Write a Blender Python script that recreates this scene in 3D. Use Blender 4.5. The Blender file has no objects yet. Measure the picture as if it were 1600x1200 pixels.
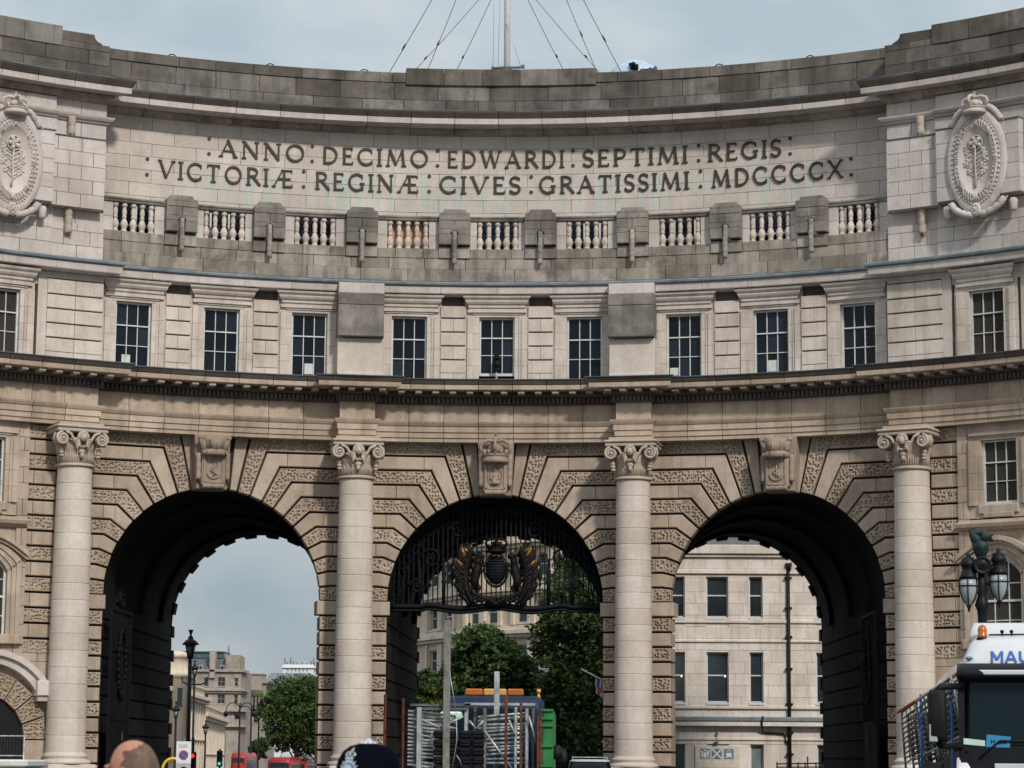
import bpy, math, random
import numpy as np
from math import sin, cos, tan, pi, radians, sqrt, atan2, hypot
from mathutils import Vector, Matrix
random.seed(7)
SC = bpy.context.scene
COL = SC.collection

# ------------------------------------------------------------------ camera
CAM = Vector((3.104, -94.0, 1.6))
YAW, PITCH, ROLL = .0265027, .1523827, .0067273
fwd = Vector((-sin(YAW)*cos(PITCH), cos(YAW)*cos(PITCH), sin(PITCH)))
rt0 = Vector((cos(YAW), sin(YAW), 0)); up0 = rt0.cross(fwd)
rt = rt0*cos(ROLL) + up0*sin(ROLL); up = -rt0*sin(ROLL) + up0*cos(ROLL)
cd = bpy.data.cameras.new('camera'); cam = bpy.data.objects.new('camera', cd); COL.objects.link(cam)
cam.matrix_world = Matrix(((rt.x, up.x, -fwd.x, CAM.x), (rt.y, up.y, -fwd.y, CAM.y), (rt.z, up.z, -fwd.z, CAM.z), (0, 0, 0, 1)))
cd.sensor_width = 36; cd.lens = 85.82; cd.clip_start = .1; cd.clip_end = 6000
cd.dof.use_dof = True; cd.dof.focus_distance = 95.; cd.dof.aperture_fstop = 9.
SC.camera = cam

# ------------------------------------------------------------------ sky, sun, exposure
SUN_AZ, SUN_EL = radians(27), radians(37)      # to the right of straight behind the camera
sdir = Vector((sin(SUN_AZ)*cos(SUN_EL), -cos(SUN_AZ)*cos(SUN_EL), sin(SUN_EL)))
W = bpy.data.worlds.new('World'); SC.world = W; W.use_nodes = True
wn, wl = W.node_tree.nodes, W.node_tree.links
wn.clear()
wo = wn.new('ShaderNodeOutputWorld'); bg = wn.new('ShaderNodeBackground')
sky = wn.new('ShaderNodeTexSky'); sky.sky_type = 'NISHITA'; sky.sun_disc = False
sky.sun_elevation = SUN_EL; sky.sun_rotation = pi - SUN_AZ; sky.air_density = 1.2; sky.dust_density = 2.5
tc = wn.new('ShaderNodeTexCoord'); mp_ = wn.new('ShaderNodeMapping'); mp_.inputs['Scale'].default_value = (2.6, 2.6, 5.5)
cn = wn.new('ShaderNodeTexNoise'); cn.inputs['Scale'].default_value = 2.3; cn.inputs['Detail'].default_value = 7; cn.inputs['Roughness'].default_value = .52
cr = wn.new('ShaderNodeValToRGB'); cr.color_ramp.elements[0].position = .38; cr.color_ramp.elements[1].position = .60
cr.color_ramp.elements[0].color = (4.1, 5.1, 5.8, 1); cr.color_ramp.elements[1].color = (6.3, 6.8, 7.2, 1)
mx = wn.new('ShaderNodeMix'); mx.data_type = 'RGBA'; mx.inputs[0].default_value = .93
wl.new(tc.outputs['Generated'], mp_.inputs[0]); wl.new(mp_.outputs[0], cn.inputs['Vector']); wl.new(cn.outputs['Fac'], cr.inputs[0])
sp_ = wn.new('ShaderNodeSeparateXYZ'); wl.new(tc.outputs['Generated'], sp_.inputs[0])
er = wn.new('ShaderNodeValToRGB'); er.color_ramp.elements[0].position = .0; er.color_ramp.elements[1].position = .30
er.color_ramp.elements[0].color = (.66, .68, .69, 1); er.color_ramp.elements[1].color = (1.06, 1.03, 1.0, 1)   # overcast sky: duller towards the horizon, brightest overhead, all round
e3 = er.color_ramp.elements.new(1.); e3.color = (1.95, 1.85, 1.75, 1)
wl.new(sp_.outputs[2], er.inputs[0]); em = wn.new('ShaderNodeMix'); em.data_type = 'RGBA'; em.blend_type = 'MULTIPLY'; em.inputs[0].default_value = 1.
wl.new(cr.outputs[0], em.inputs[6]); wl.new(er.outputs[0], em.inputs[7])
wl.new(sky.outputs[0], mx.inputs[6]); wl.new(em.outputs[2], mx.inputs[7]); wl.new(mx.outputs[2], bg.inputs[0])
bg.inputs[1].default_value = .108
wl.new(bg.outputs[0], wo.inputs[0])
sl = bpy.data.lights.new('sun', 'SUN'); so = bpy.data.objects.new('sun', sl); COL.objects.link(so)
sl.energy = 2.7; sl.angle = radians(5); sl.color = (1, .93, .84)
so.rotation_euler = sdir.to_track_quat('Z', 'Y').to_euler()
SC.cycles.use_adaptive_sampling = True; SC.cycles.adaptive_threshold = .02; SC.cycles.use_denoising = True; SC.cycles.max_bounces = 5; SC.cycles.diffuse_bounces = 3; SC.cycles.glossy_bounces = 2; SC.cycles.transmission_bounces = 2
vs = SC.view_settings; vs.view_transform = 'Standard'; vs.look = 'None'; vs.exposure = 0.; vs.gamma = 1; vs.use_curve_mapping = False

# ------------------------------------------------------------------ materials
MATS = {}
class NT:
    def __init__(s, name):
        m = bpy.data.materials.new(name); m.use_nodes = True; s.m = m; s.n = m.node_tree.nodes; s.l = m.node_tree.links
        s.b = s.n['Principled BSDF']; MATS[name] = m
    def new(s, t, **k):
        n = s.n.new('ShaderNode'+t)
        for a, v in k.items():
            if a in ('data_type', 'blend_type', 'operation', 'feature', 'distance'): setattr(n, a, v)
            else: n.inputs[a.replace('_', ' ')].default_value = v
        return n
    def pos(s, sc=(1, 1, 1)):
        g = s.n.new('ShaderNodeNewGeometry'); mp = s.n.new('ShaderNodeMapping'); mp.inputs['Scale'].default_value = sc
        s.l.new(g.outputs['Position'], mp.inputs[0]); return mp.outputs[0]
    def noise(s, scale, detail=4, rough=.55, sc=(1, 1, 1), vec=None):
        n = s.new('TexNoise', Scale=scale, Detail=detail, Roughness=rough); s.l.new(vec or s.pos(sc), n.inputs['Vector']); return n.outputs['Fac']
    def ramp(s, fac, a, b, ca=(0, 0, 0), cb=(1, 1, 1)):
        r = s.n.new('ShaderNodeValToRGB'); e = r.color_ramp.elements
        e[0].position, e[1].position = a, b; e[0].color = (*ca, 1); e[1].color = (*cb, 1)
        s.l.new(fac, r.inputs[0]); return r.outputs[0]
    def mix(s, fac, a, b, mode='MIX'):
        n = s.new('Mix', data_type='RGBA', blend_type=mode)
        for i, v in ((0, fac), (6, a), (7, b)):
            if isinstance(v, (int, float)): n.inputs[i].default_value = v
            elif isinstance(v, tuple): n.inputs[i].default_value = (*v, 1)
            else: s.l.new(v, n.inputs[i])
        return n.outputs[2]
    def math(s, op, a, b=0.):
        n = s.new('Math', operation=op)
        for i, v in ((0, a), (1, b)):
            if isinstance(v, (int, float)): n.inputs[i].default_value = v
            else: s.l.new(v, n.inputs[i])
        return n.outputs[0]
    def bump(s, h, strength=.3, dist=.02):
        n = s.new('Bump', Strength=strength, Distance=dist); s.l.new(h, n.inputs['Height']); s.l.new(n.outputs[0], s.b.inputs['Normal'])
    def out(s, col, rough=.8, metal=0., spec=.3):
        if isinstance(col, tuple): s.b.inputs['Base Color'].default_value = (*col, 1)
        else: s.l.new(col, s.b.inputs['Base Color'])
        if isinstance(rough, (int, float)): s.b.inputs['Roughness'].default_value = rough
        else: s.l.new(rough, s.b.inputs['Roughness'])
        s.b.inputs['Metallic'].default_value = metal; s.b.inputs['Specular IOR Level'].default_value = spec
        return s.m

def stone(name, c1, c2, stain=.5, stainc=(.07, .06, .05), streak=.4, var=.16, bump=.24, green=False, soot=None):
    t = NT(name)
    base = t.mix(t.ramp(t.noise(.55, 3), .35, .68), c1, c2)
    fn = t.noise(9., 6, .74)
    fine = t.ramp(fn, .25, .8, (.80, .80, .80), (1.09, 1.09, 1.09))
    base = t.mix(1., base, fine, 'MULTIPLY')
    oi = t.n.new('ShaderNodeObjectInfo'); ge = t.n.new('ShaderNodeNewGeometry')
    rnd = t.math('FRACT', t.math('ADD', oi.outputs['Random'], t.math('MULTIPLY', ge.outputs['Random Per Island'], 7.31)))
    v = t.math('ADD', t.math('MULTIPLY', rnd, 2*var), 1-var)
    cb = t.n.new('ShaderNodeCombineColor'); t.l.new(v, cb.inputs[0]); t.l.new(t.math('POWER', v, 1.08), cb.inputs[1]); t.l.new(t.math('POWER', v, 1.25), cb.inputs[2])
    base = t.mix(1., base, cb.outputs[0], 'MULTIPLY')
    st = t.ramp(t.noise(1.5, 4, .62, (1.6, 1.6, .16)), .48, .74)
    base = t.mix(t.math('MULTIPLY', st, streak), base, stainc)
    bl = t.ramp(t.noise(.9, 5, .68), .47, .72)
    base = t.mix(t.math('MULTIPLY', bl, stain), base, stainc)
    base = t.mix(t.math('MULTIPLY', t.ramp(fn, .62, .72), .16), base, stainc)
    if soot:
        base = t.mix(t.math('MULTIPLY', t.ramp(t.noise(.33, 7, .6, (1, 1, 2.2)), .4, .6), soot), base, (.05, .048, .045))
    if green:
        g = t.n.new('ShaderNodeNewGeometry'); sp = t.n.new('ShaderNodeSeparateXYZ'); t.l.new(g.outputs['Position'], sp.inputs[0])
        z = sp.outputs[2]
        band = t.math('MULTIPLY', t.ramp(t.math('MULTIPLY', t.math('SUBTRACT', z, 22.4), .5), .05, .5), t.ramp(t.math('MULTIPLY', t.math('SUBTRACT', z, 24.2), 1.), .0, .9, (1, 1, 1), (.15, .15, .15)))
        ab = t.math('ABSOLUTE', sp.outputs[0])
        band = t.math('MULTIPLY', band, t.ramp(t.math('MULTIPLY', ab, .05), .6, .66, (1, 1, 1), (0, 0, 0)))
        gs = t.ramp(t.noise(2.6, 4, .6, (1.5, 1.5, .10)), .47, .66)
        base = t.mix(t.math('MULTIPLY', t.math('MULTIPLY', gs, band), .55), base, (.27, .50, .44))
    t.bump(fn, bump, .03)
    return t.out(base, .88, 0, .2)

stone('stone_pale', (0.6, 0.5428, 0.5122), (0.51, 0.4548, 0.4235), .30, (.20, .175, .155), .34, .09)
stone('stone_inscribed', (0.62, 0.5477, 0.5023), (0.53, 0.4645, 0.4235), .26, (.27, .225, .19), .26, .055, green=True)
stone('stone_warm', (0.5, 0.4059, 0.33), (0.415, 0.3276, 0.261), .42, (.15, .115, .09), .42, .12)
stone('stone_frieze', (0.52, 0.4205, 0.33), (0.42, 0.3276, 0.2561), .36, (.15, .11, .08), .48, .12)
stone('stone_column', (0.64, 0.5672, 0.5122), (0.55, 0.4792, 0.4235), .35, (.30, .26, .22), .3, .07)
stone('stone_pitted', (0.46, 0.3716, 0.2955), (0.38, 0.2983, 0.2315), .25, (.12, .095, .075), .3, .10, .6)
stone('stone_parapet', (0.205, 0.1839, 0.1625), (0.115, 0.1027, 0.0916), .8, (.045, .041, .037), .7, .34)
stone('stone_balustrade', (0.385, 0.3423, 0.2955), (0.25, 0.221, 0.1872), .8, (.075, .068, .06), .75, .22)
stone('stone_slab', (.33, .30, .265), (.15, .137, .122), .75, (.07, .064, .057), .7, .14, .5)
stone('stone_soot_shade', (.014, .013, .013), (.009, .0085, .0085), .4, (.015, .014, .014), .4, .2)  # dirty passage stone, darkened further so its colour carries the tunnel's shade
stone('stone_cornice', (0.46, 0.3863, 0.3251), (0.35, 0.2885, 0.2364), .65, (.085, .07, .058), .65, .14)
stone('stone_crust_shade', (0.135, 0.1125, 0.0985), (0.085, 0.07042, 0.06107), .5, (.05, .042, .036), .5, .15)  # soot crust, with shade added to the tone for beds, dentils and recesses
stone('stone_attic', (0.63, 0.5575, 0.5023), (0.535, 0.4645, 0.4088), .36, (.22, .175, .14), .46, .07)
stone('stone_keystone', (0.36, 0.2885, 0.2315), (0.28, 0.22, 0.1724), .4, (.12, .095, .072), .3, .06)
stone('stone_carved', (0.5, 0.4205, 0.3546), (0.42, 0.3472, 0.2856), .3, (.17, .14, .11), .2, .06)
stone('stone_far', (0.74, 0.6748, 0.6206), (0.63, 0.5623, 0.5073), .3, (.28, .23, .18), .45, .08)
stone('stone_cream', (0.7, 0.6161, 0.5122), (0.62, 0.533, 0.4334), .3, (.30, .24, .17), .35, .05)
stone('stone_buff', (0.66, 0.5379, 0.4137), (0.57, 0.4548, 0.3398), .3, (.26, .2, .14), .3, .06)
stone('stone_greytown', (0.42, 0.3668, 0.3201), (0.32, 0.2787, 0.2413), .4, (.12, .1, .085), .3, .1)
stone('mortar', (.05, .042, .035), (.035, .03, .026), .3, (.03, .027, .024), .3, .1)
stone('lead_sheet', (.17, .205, .23), (.09, .115, .135), .5, (.30, .33, .34), .3, .1)
stone('slate', (.12, .13, .145), (.09, .10, .11), .3, (.05, .05, .055), .2, .1)

def plain(name, c, rough=.5, metal=0., spec=.4, nz=.12, nscale=4., bump=.0):
    t = NT(name)
    f = t.noise(nscale, 6, .6)
    k = t.ramp(f, .3, .72, (1-nz*1.6,)*3, (1+nz,)*3)
    col = t.mix(1., c, k, 'MULTIPLY')
    r = t.math('ADD', t.math('MULTIPLY', t.noise(nscale*2.3, 4), .25), rough-.12)
    if bump: t.bump(t.noise(nscale*6, 5), bump, .01)
    return t.out(col, r, metal, spec)
plain('bronze_letter', (.052, .043, .032), .6, .3)
plain('iron_black', (.009, .0095, .011), .6, 0, .2)
plain('iron_navy', (.005, .006, .009), .6, 0, .15)
plain('gilt', (.24, .115, .03), .5, .7, .5, .35, 9)
plain('bronze_dark', (.009, .0075, .007), .6, .1, .2, .4, 9)
plain('white_paint', (.56, .58, .58), .5)
plain('lamp_black', (.008, .010, .013), .45, 0, .18)
plain('verdigris', (.018, .034, .038), .6, .2, .4, .4, 9)
plain('opal_glass', (.30, .34, .35), .15, 0, .5, .05)
plain('rust', (.13, .05, .03), .8, 0, .2, .45, 9)
plain('galv', (.42, .45, .46), .45, .45, .4, .3, 6)
plain('galv_dark', (.11, .115, .115), .55, .3, .4, .35, 6)
plain('concrete_pole', (.19, .185, .165), .85, 0, .2, .3, 5)
plain('black_plastic', (.009, .009, .010), .55, 0, .15)
plain('black_rubber', (.02, .02, .02), .8)
plain('navy_paint', (.007, .017, .048), .5, 0, .2)
plain('cab_white', (.55, .57, .60), .25, 0, .5, .06, 1.5)
plain('cab_dark', (.009, .010, .014), .45, 0, .2)
plain('green_paint', (.018, .17, .045), .5, 0, .4, .3, 3)
plain('orange_band', (.55, .13, .03), .6, 0, .3, .25)
plain('amber_lens', (.42, .11, .015), .2, 0, .5, .15)
plain('amber_pale', (.55, .28, .09), .25, 0, .5, .1)
plain('bus_red', (.36, .02, .018), .35)
plain('blue_paint', (.02, .13, .45), .4)
plain('sign_blue', (.03, .10, .34), .4)
plain('sign_red', (.55, .06, .05), .4)
plain('sign_white', (.70, .71, .72), .4)
plain('sign_grey', (.40, .42, .44), .45)
plain('card_blue', (.025, .22, .44), .5)
plain('card_green', (.50, .66, .58), .5)
plain('yellow_paint', (.70, .48, .03), .45)
plain('crest_blue', (.12, .20, .27), .6)
plain('cream_board', (.58, .53, .45), .6)
plain('asphalt', (.052, .052, .054), .9, 0, .2, .3, 3, .3)
plain('paving', (.24, .225, .205), .9, 0, .2, .25, 2, .2)
plain('kerb_stone', (.30, .29, .27), .85, 0, .2, .2, 3)
plain('cloth_navy', (.012, .014, .022), .85)
plain('felt_black', (.003, .0035, .007), 1., 0, .02)
plain('silver', (.62, .66, .70), .28, .9)
plain('cloth_grey', (.10, .105, .115), .9)
plain('cloth_black', (.010, .010, .011), .9)
plain('umbrella_fabric', (.40, .50, .64), .6)
plain('mortar_pink', (.60, .33, .22), .7)
plain('paper_white', (.55, .57, .55), .7)
plain('lead_roof', (.22, .23, .24), .6)
plain('teal_glass', (.05, .16, .18), .12)
plain('bark', (.07, .055, .042), .9, 0, .2, .4, 5, .5)
plain('grass_roof', (.08, .11, .045), .95)
plain('glass_far', (.022, .034, .042), .08, 0, .6, .5, .35)
plain('curtain_glass', (.16, .20, .20), .12, 0, .5, .3, 1)
def glass(name, c):
    t = NT(name); oi = t.n.new('ShaderNodeObjectInfo')
    col = t.mix(t.math('POWER', oi.outputs['Random'], 2.), c, tuple(x*4. for x in c))
    t.bump(t.noise(1.6, 3), .10, .02)
    return t.out(col, .06, 0, .22)
glass('glass_dark', (.004, .006, .010)); glass('glass_screen', (.0015, .0035, .0045))
def emit(name, c, e):
    t = NT(name); t.out(c, .3); t.b.inputs['Emission Color'].default_value = (*c, 1); t.b.inputs['Emission Strength'].default_value = e
emit('red_lamp', (1, .04, .03), 1.6); emit('green_lamp', (.05, .9, .6), .5); emit('warm_lamp', (1, .62, .3), 3.)
def skinm(name, c1, c2):
    t = NT(name); col = t.mix(t.ramp(t.noise(18, 6), .35, .7), c1, c2); col = t.mix(t.ramp(t.noise(90, 2, .5), .60, .72), col, tuple(x*.75 for x in c2))
    t.b.inputs['Subsurface Weight'].default_value = .12; t.b.inputs['Subsurface Radius'].default_value = (.02, .008, .004)
    t.bump(t.noise(160, 3), .08, .002); t.out(col, .48, 0, .35)
skinm('skin', (.45, .215, .14), (.36, .155, .10)); skinm('skin_dark', (.30, .13, .08), (.22, .09, .055))
def hairm(name, c):
    t = NT(name); f = t.noise(60, 4, .6, (1, 1, .35)); t.bump(f, .7, .004)
    t.out(t.mix(t.ramp(f, .3, .7), tuple(x*.5 for x in c), c), .6, 0, .3)
hairm('hair_grey', (.17, .10, .072)); hairm('hair_brown', (.10, .05, .03)); hairm('hair_black', (.02, .015, .012))
def leafm(name, c1, c2, c3):
    t = NT(name); ge = t.n.new('ShaderNodeNewGeometry')
    col = t.mix(t.ramp(ge.outputs['Random Per Island'], .1, .9), c1, c2); col = t.mix(t.ramp(t.noise(.55, 3), .5, .66), col, c3)
    t.b.inputs['Subsurface Weight'].default_value = 0
    tr = t.n.new('ShaderNodeBsdfTranslucent'); t.l.new(col, tr.inputs[0]); ms = t.n.new('ShaderNodeMixShader'); ms.inputs[0].default_value = .22
    t.out(col, .6, 0, .3); o = t.n['Material Output']; t.l.new(t.b.outputs[0], ms.inputs[1]); t.l.new(tr.outputs[0], ms.inputs[2]); t.l.new(ms.outputs[0], o.inputs[0])
leafm('leaf_dark', (.024, .056, .018), (.055, .096, .028), (.085, .12, .03))
leafm('leaf_mid', (.030, .066, .02), (.064, .11, .03), (.105, .14, .03))

# ------------------------------------------------------------------ mesh helpers
R = 31.56
def FC(s, z, w):                        # curved frontage: s along the arc, z up, w towards the street
    t = s/R; return ((R-w)*sin(t), -R+(R-w)*cos(t), z)
def frame(s, w=0., z=0.):               # local frame on the frontage: x along, y away from the street, z up
    t = s/R; x, y, _ = FC(s, 0, w)
    return Matrix(((cos(t), sin(t), 0, x), (-sin(t), cos(t), 0, y), (0, 0, 1, z), (0, 0, 0, 1)))
class MB:
    def __init__(s): s.v = []; s.f = []; s.sm = []
    def add(s, vs, fs, smooth=False, M=None):
        o = len(s.v)
        if M is not None: vs = [tuple(M @ Vector(v)) for v in vs]
        s.v += [tuple(v) for v in vs]
        for f in fs: s.f.append([i+o for i in f]); s.sm.append(smooth)
    def box(s, c, d, M=None, ch=0.):
        x, y, z = c; a, b, e = d[0]/2, d[1]/2, d[2]/2
        if ch <= 0:
            vs = [(x+i*a, y+j*b, z+k*e) for k in (-1, 1) for j in (-1, 1) for i in (-1, 1)]
            s.add(vs, [(0, 2, 3, 1), (4, 5, 7, 6), (0, 1, 5, 4), (2, 6, 7, 3), (0, 4, 6, 2), (1, 3, 7, 5)], False, M)
        else:
            vs = []; fs = []
            ring = [(-a+ch, -b), (a-ch, -b), (a, -b+ch), (a, b-ch), (a-ch, b), (-a+ch, b), (-a, b-ch), (-a, -b+ch)]
            rin = [(px*(a-ch)/a, py*(b-ch)/b) for px, py in ring]
            for zz, rr in ((-e, rin), (-e+ch, ring), (e-ch, ring), (e, rin)): vs += [(x+px, y+py, z+zz) for px, py in rr]
            for k in range(3):
                for i in range(8): j = (i+1) % 8; fs.append((k*8+i, k*8+j, k*8+8+j, k*8+8+i))
            fs += [tuple(range(7, -1, -1)), tuple(range(24, 32))]
            s.add(vs, fs, False, M)
    def tube(s, pts, r, n=8, caps=True, smooth=True, M=None):
        pts = [Vector(p) for p in pts]; rs = r if isinstance(r, (list, tuple)) else [r]*len(pts)
        vs = []; fs = []; ref = None
        for i, p in enumerate(pts):
            d = (pts[min(i+1, len(pts)-1)]-pts[max(i-1, 0)]).normalized()
            if ref is None: ref = Vector((0, 0, 1)) if abs(d.z) < .9 else Vector((1, 0, 0))
            u = (ref - d*ref.dot(d)); u = u.normalized() if u.length > 1e-6 else d.orthogonal().normalized()
            ref = u; q = d.cross(u)
            vs += [p+(u*cos(2*pi*k/n)+q*sin(2*pi*k/n))*rs[i] for k in range(n)]
        for i in range(len(pts)-1):
            for k in range(n): l = (k+1) % n; fs.append((i*n+k, i*n+l, i*n+n+l, i*n+n+k))
        if caps: fs += [tuple(range(n-1, -1, -1)), tuple(range((len(pts)-1)*n, len(pts)*n))]
        s.add(vs, fs, smooth, M)
    def lathe(s, prof, c=(0, 0, 0), n=24, M=None, smooth=True, a0=0., a1=2*pi):
        vs = []; fs = []; full = abs(a1-a0-2*pi) < 1e-6; m = n if full else n+1
        for r, z in prof: vs += [(c[0]+r*cos(a0+(a1-a0)*k/n), c[1]+r*sin(a0+(a1-a0)*k/n), c[2]+z) for k in range(m)]
        for i in range(len(prof)-1):
            for k in range(n): l = (k+1) % m; fs.append((i*m+k, i*m+l, i*m+m+l, i*m+m+k))
        if full: fs += [tuple(range(m-1, -1, -1)), tuple(range((len(prof)-1)*m, len(prof)*m))]
        s.add(vs, fs, smooth, M)
    def ell(s, c, r, n=12, m=8, M=None, f=None):
        vs = []; fs = []
        rx, ry, rz = (r, r, r) if isinstance(r, (int, float)) else r
        vs.append((c[0], c[1], c[2]-rz))
        for i in range(1, m):
            a = -pi/2+pi*i/m
            for k in range(n): b = 2*pi*k/n; vs.append((c[0]+rx*cos(a)*cos(b), c[1]+ry*cos(a)*sin(b), c[2]+rz*sin(a)))
        vs.append((c[0], c[1], c[2]+rz))
        for k in range(n): fs.append((0, 1+(k+1) % n, 1+k)); fs.append((len(vs)-1, 1+(m-2)*n+k, 1+(m-2)*n+(k+1) % n))
        for i in range(m-2):
            for k in range(n): l = (k+1) % n; fs.append((1+i*n+k, 1+i*n+l, 1+i*n+n+l, 1+i*n+n+k))
        if f: vs = [f(*v) for v in vs]
        s.add(vs, fs, True, M)
    def prism(s, poly, w0, w1, mp, ch=0., ins=0.):
        """polygon (s,z) counter-clockwise seen from the street, pushed from w0 out to w1; ins = inset (number or per edge)"""
        p = inset(poly, ins); n = len(p)
        if ch > 0:
            q = inset(p, ch); rings = [(p, w0), (p, w1-ch), (q, w1)]
        else: rings = [(p, w0), (p, w1)]
        vs = [mp(a, b, w) for r, w in rings for a, b in r]; fs = []
        for k in range(len(rings)-1):
            for i in range(n): j = (i+1) % n; fs.append((k*n+i, k*n+j, k*n+n+j, k*n+n+i))
        fs += [tuple(range((len(rings)-1)*n, len(rings)*n)), tuple(range(n-1, -1, -1))]
        s.add(vs, fs)
    def sweep(s, prof, s0, s1, mp=None, ds=.8, m0=0, m1=0, smooth=False):
        """closed profile [(w,z)] run along the arc from s0 to s1; m0/m1=1 mitres that end outwards by w"""
        mp = mp or FC; n = max(1, int(abs(s1-s0)/ds+.5)); k = len(prof); vs = []; fs = []
        for i in range(n+1):
            f = i/n
            for w, z in prof:
                a, b = s0-m0*max(w-prof_base(prof), 0), s1+m1*max(w-prof_base(prof), 0)
                vs.append(mp(a+(b-a)*f, z, w))
        for i in range(n):
            for j in range(k): l = (j+1) % k; fs.append((i*k+j, i*k+l, i*k+k+l, i*k+k+j))
        fs += [tuple(range(k-1, -1, -1)), tuple(range(n*k, n*k+k))]
        s.add(vs, fs, smooth)
    def loft(s, secs, M=None, smooth=True, caps=True):
        n = len(secs[0]); vs = [p for q in secs for p in q]; fs = []
        for i in range(len(secs)-1):
            for k in range(n): l = (k+1) % n; fs.append((i*n+k, i*n+l, i*n+n+l, i*n+n+k))
        if caps: fs += [tuple(range(n-1, -1, -1)), tuple(range((len(secs)-1)*n, len(secs)*n))]
        s.add(vs, fs, smooth, M)
    def build(s, name, mat, parent=None):
        me = bpy.data.meshes.new(name); me.from_pydata(s.v, [], s.f); me.update()
        if any(s.sm):
            me.polygons.foreach_set('use_smooth', s.sm)
        if mat: me.materials.append(MATS[mat])
        o = bpy.data.objects.new(name, me); COL.objects.link(o)
        if parent: o.parent = parent
        return o
PB = [0.]
def prof_base(p): return PB[0]
def inset(poly, d):
    if isinstance(d, (int, float)):
        if d == 0: return list(poly)
        d = [d]*len(poly)
    n = len(poly); L = []
    for i in range(n):
        (x0, y0), (x1, y1) = poly[i], poly[(i+1) % n]; dx, dy = x1-x0, y1-y0; l = hypot(dx, dy) or 1e-9
        nx, ny = -dy/l, dx/l; L.append((x0+nx*d[i], y0+ny*d[i], dx/l, dy/l))
    out = []
    for i in range(n):
        x0, y0, a, b = L[i-1]; x1, y1, c, e = L[i]; den = a*e-b*c
        if abs(den) < 1e-6: out.append((x1, y1)); continue
        t = ((x1-x0)*e-(y1-y0)*c)/den; out.append((x0+a*t, y0+b*t))
    return out
def rrect(x0, x1, y0, y1, r, z, n=4):
    out = []
    for cx, cy, a in ((x1-r, y1-r, 0), (x0+r, y1-r, pi/2), (x0+r, y0+r, pi), (x1-r, y0+r, 1.5*pi)):
        out += [(cx+r*cos(a+pi/2*i/n), cy+r*sin(a+pi/2*i/n), z) for i in range(n+1)]
    return out
def ccw(poly):
    a = sum(poly[i][0]*poly[(i+1) % len(poly)][1]-poly[(i+1) % len(poly)][0]*poly[i][1] for i in range(len(poly)))
    return list(poly) if a > 0 else list(poly)[::-1]
def rect(a, b, c, d): return [(a, b), (c, b), (c, d), (a, d)]
def tag(o, label, cat, group=None, kind=None):
    if label: o['label'] = label
    if cat: o['category'] = cat
    if group: o['group'] = group
    if kind: o['kind'] = kind
    return o
def thing(name, label, cat, loc=(0, 0, 0), rz=0., group=None):
    o = bpy.data.objects.new(name, None); COL.objects.link(o); o.location = loc; o.rotation_euler = (0, 0, rz); o.empty_display_size = .2
    return tag(o, label, cat, group)
def copy_tree(o, parent=None):
    c = o.copy(); COL.objects.link(c); c.parent = parent
    for ch in o.children: copy_tree(ch, c)
    return c
def pixel(x, y, Y):                     # point at depth plane Y that the photograph shows at (x, y): used to measure places
    cr_, sr_ = cos(ROLL), sin(ROLL); a, b = x-800, y-600
    d = fwd + rt0*((a*cr_+b*sr_)/3814.24) - up0*((-a*sr_+b*cr_)/3814.24)
    return CAM + d*((Y-CAM.y)/d.y)
PIT = {}
def pits(S, Z):
    """worm-eaten relief: depth 0..1 at arrays S, Z"""
    g = .122; d = np.full(S.shape, 9.); gx = np.floor(S/g).astype(int); gz = np.floor(Z/g).astype(int)
    for i in (-1, 0, 1):
        for j in (-1, 0, 1):
            a, b = gx+i, gz+j
            h = np.sin(a*127.1+b*311.7)*43758.5453; h = h-np.floor(h); k = np.sin(a*269.5+b*183.3)*43758.5453; k = k-np.floor(k); q = np.sin(a*57.3+b*91.7)*43758.5453; q = q-np.floor(q)
            x, y = (a+.15+.7*h)*g, (b+.15+.7*k)*g; an = q*3.1416
            dx, dy = S-x, Z-y; u = dx*np.cos(an)+dy*np.sin(an); v = -dx*np.sin(an)+dy*np.cos(an)
            d = np.minimum(d, np.sqrt((u/1.35)**2+v**2)/(.026+.010*h))
    return np.clip((1.25-d)*2.2, 0, 1)
def vermic(mb, quads, w0, w1, mp, res=.025, depth=.09):
    """worm-eaten stone made of one or two four-cornered patches"""
    for q in quads:
        a, b, c, d = [np.array(p) for p in q]
        nx = max(3, int(max(np.linalg.norm(b-a), np.linalg.norm(c-d))/res)); ny = max(3, int(max(np.linalg.norm(d-a), np.linalg.norm(c-b))/res))
        U, V = np.meshgrid(np.linspace(0, 1, nx+1), np.linspace(0, 1, ny+1))
        P = (a[None, None]*((1-U)*(1-V))[..., None]+b*(U*(1-V))[..., None]+c*(U*V)[..., None]+d*((1-U)*V)[..., None])
        S, Z = P[..., 0], P[..., 1]
        edge = np.minimum(np.minimum(U, 1-U)*nx, np.minimum(V, 1-V)*ny)
        Wd = w1-depth*pits(S, Z)*np.clip((edge-1.2)/1.2, 0, 1)-.02*(edge < .5)
        vs = [mp(x, z, w) for x, z, w in zip(S.ravel(), Z.ravel(), Wd.ravel())]
        fs = [(j*(nx+1)+i, j*(nx+1)+i+1, (j+1)*(nx+1)+i+1, (j+1)*(nx+1)+i) for j in range(ny) for i in range(nx)]
        mb.add(vs, fs, True)
        k = [tuple(x) for x in q]; vs = [mp(x, z, w) for w in (w0, w1-.02) for x, z in k]
        mb.add(vs, [(i, (i+1) % 4, 4+(i+1) % 4, 4+i) for i in range(4)])
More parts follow.
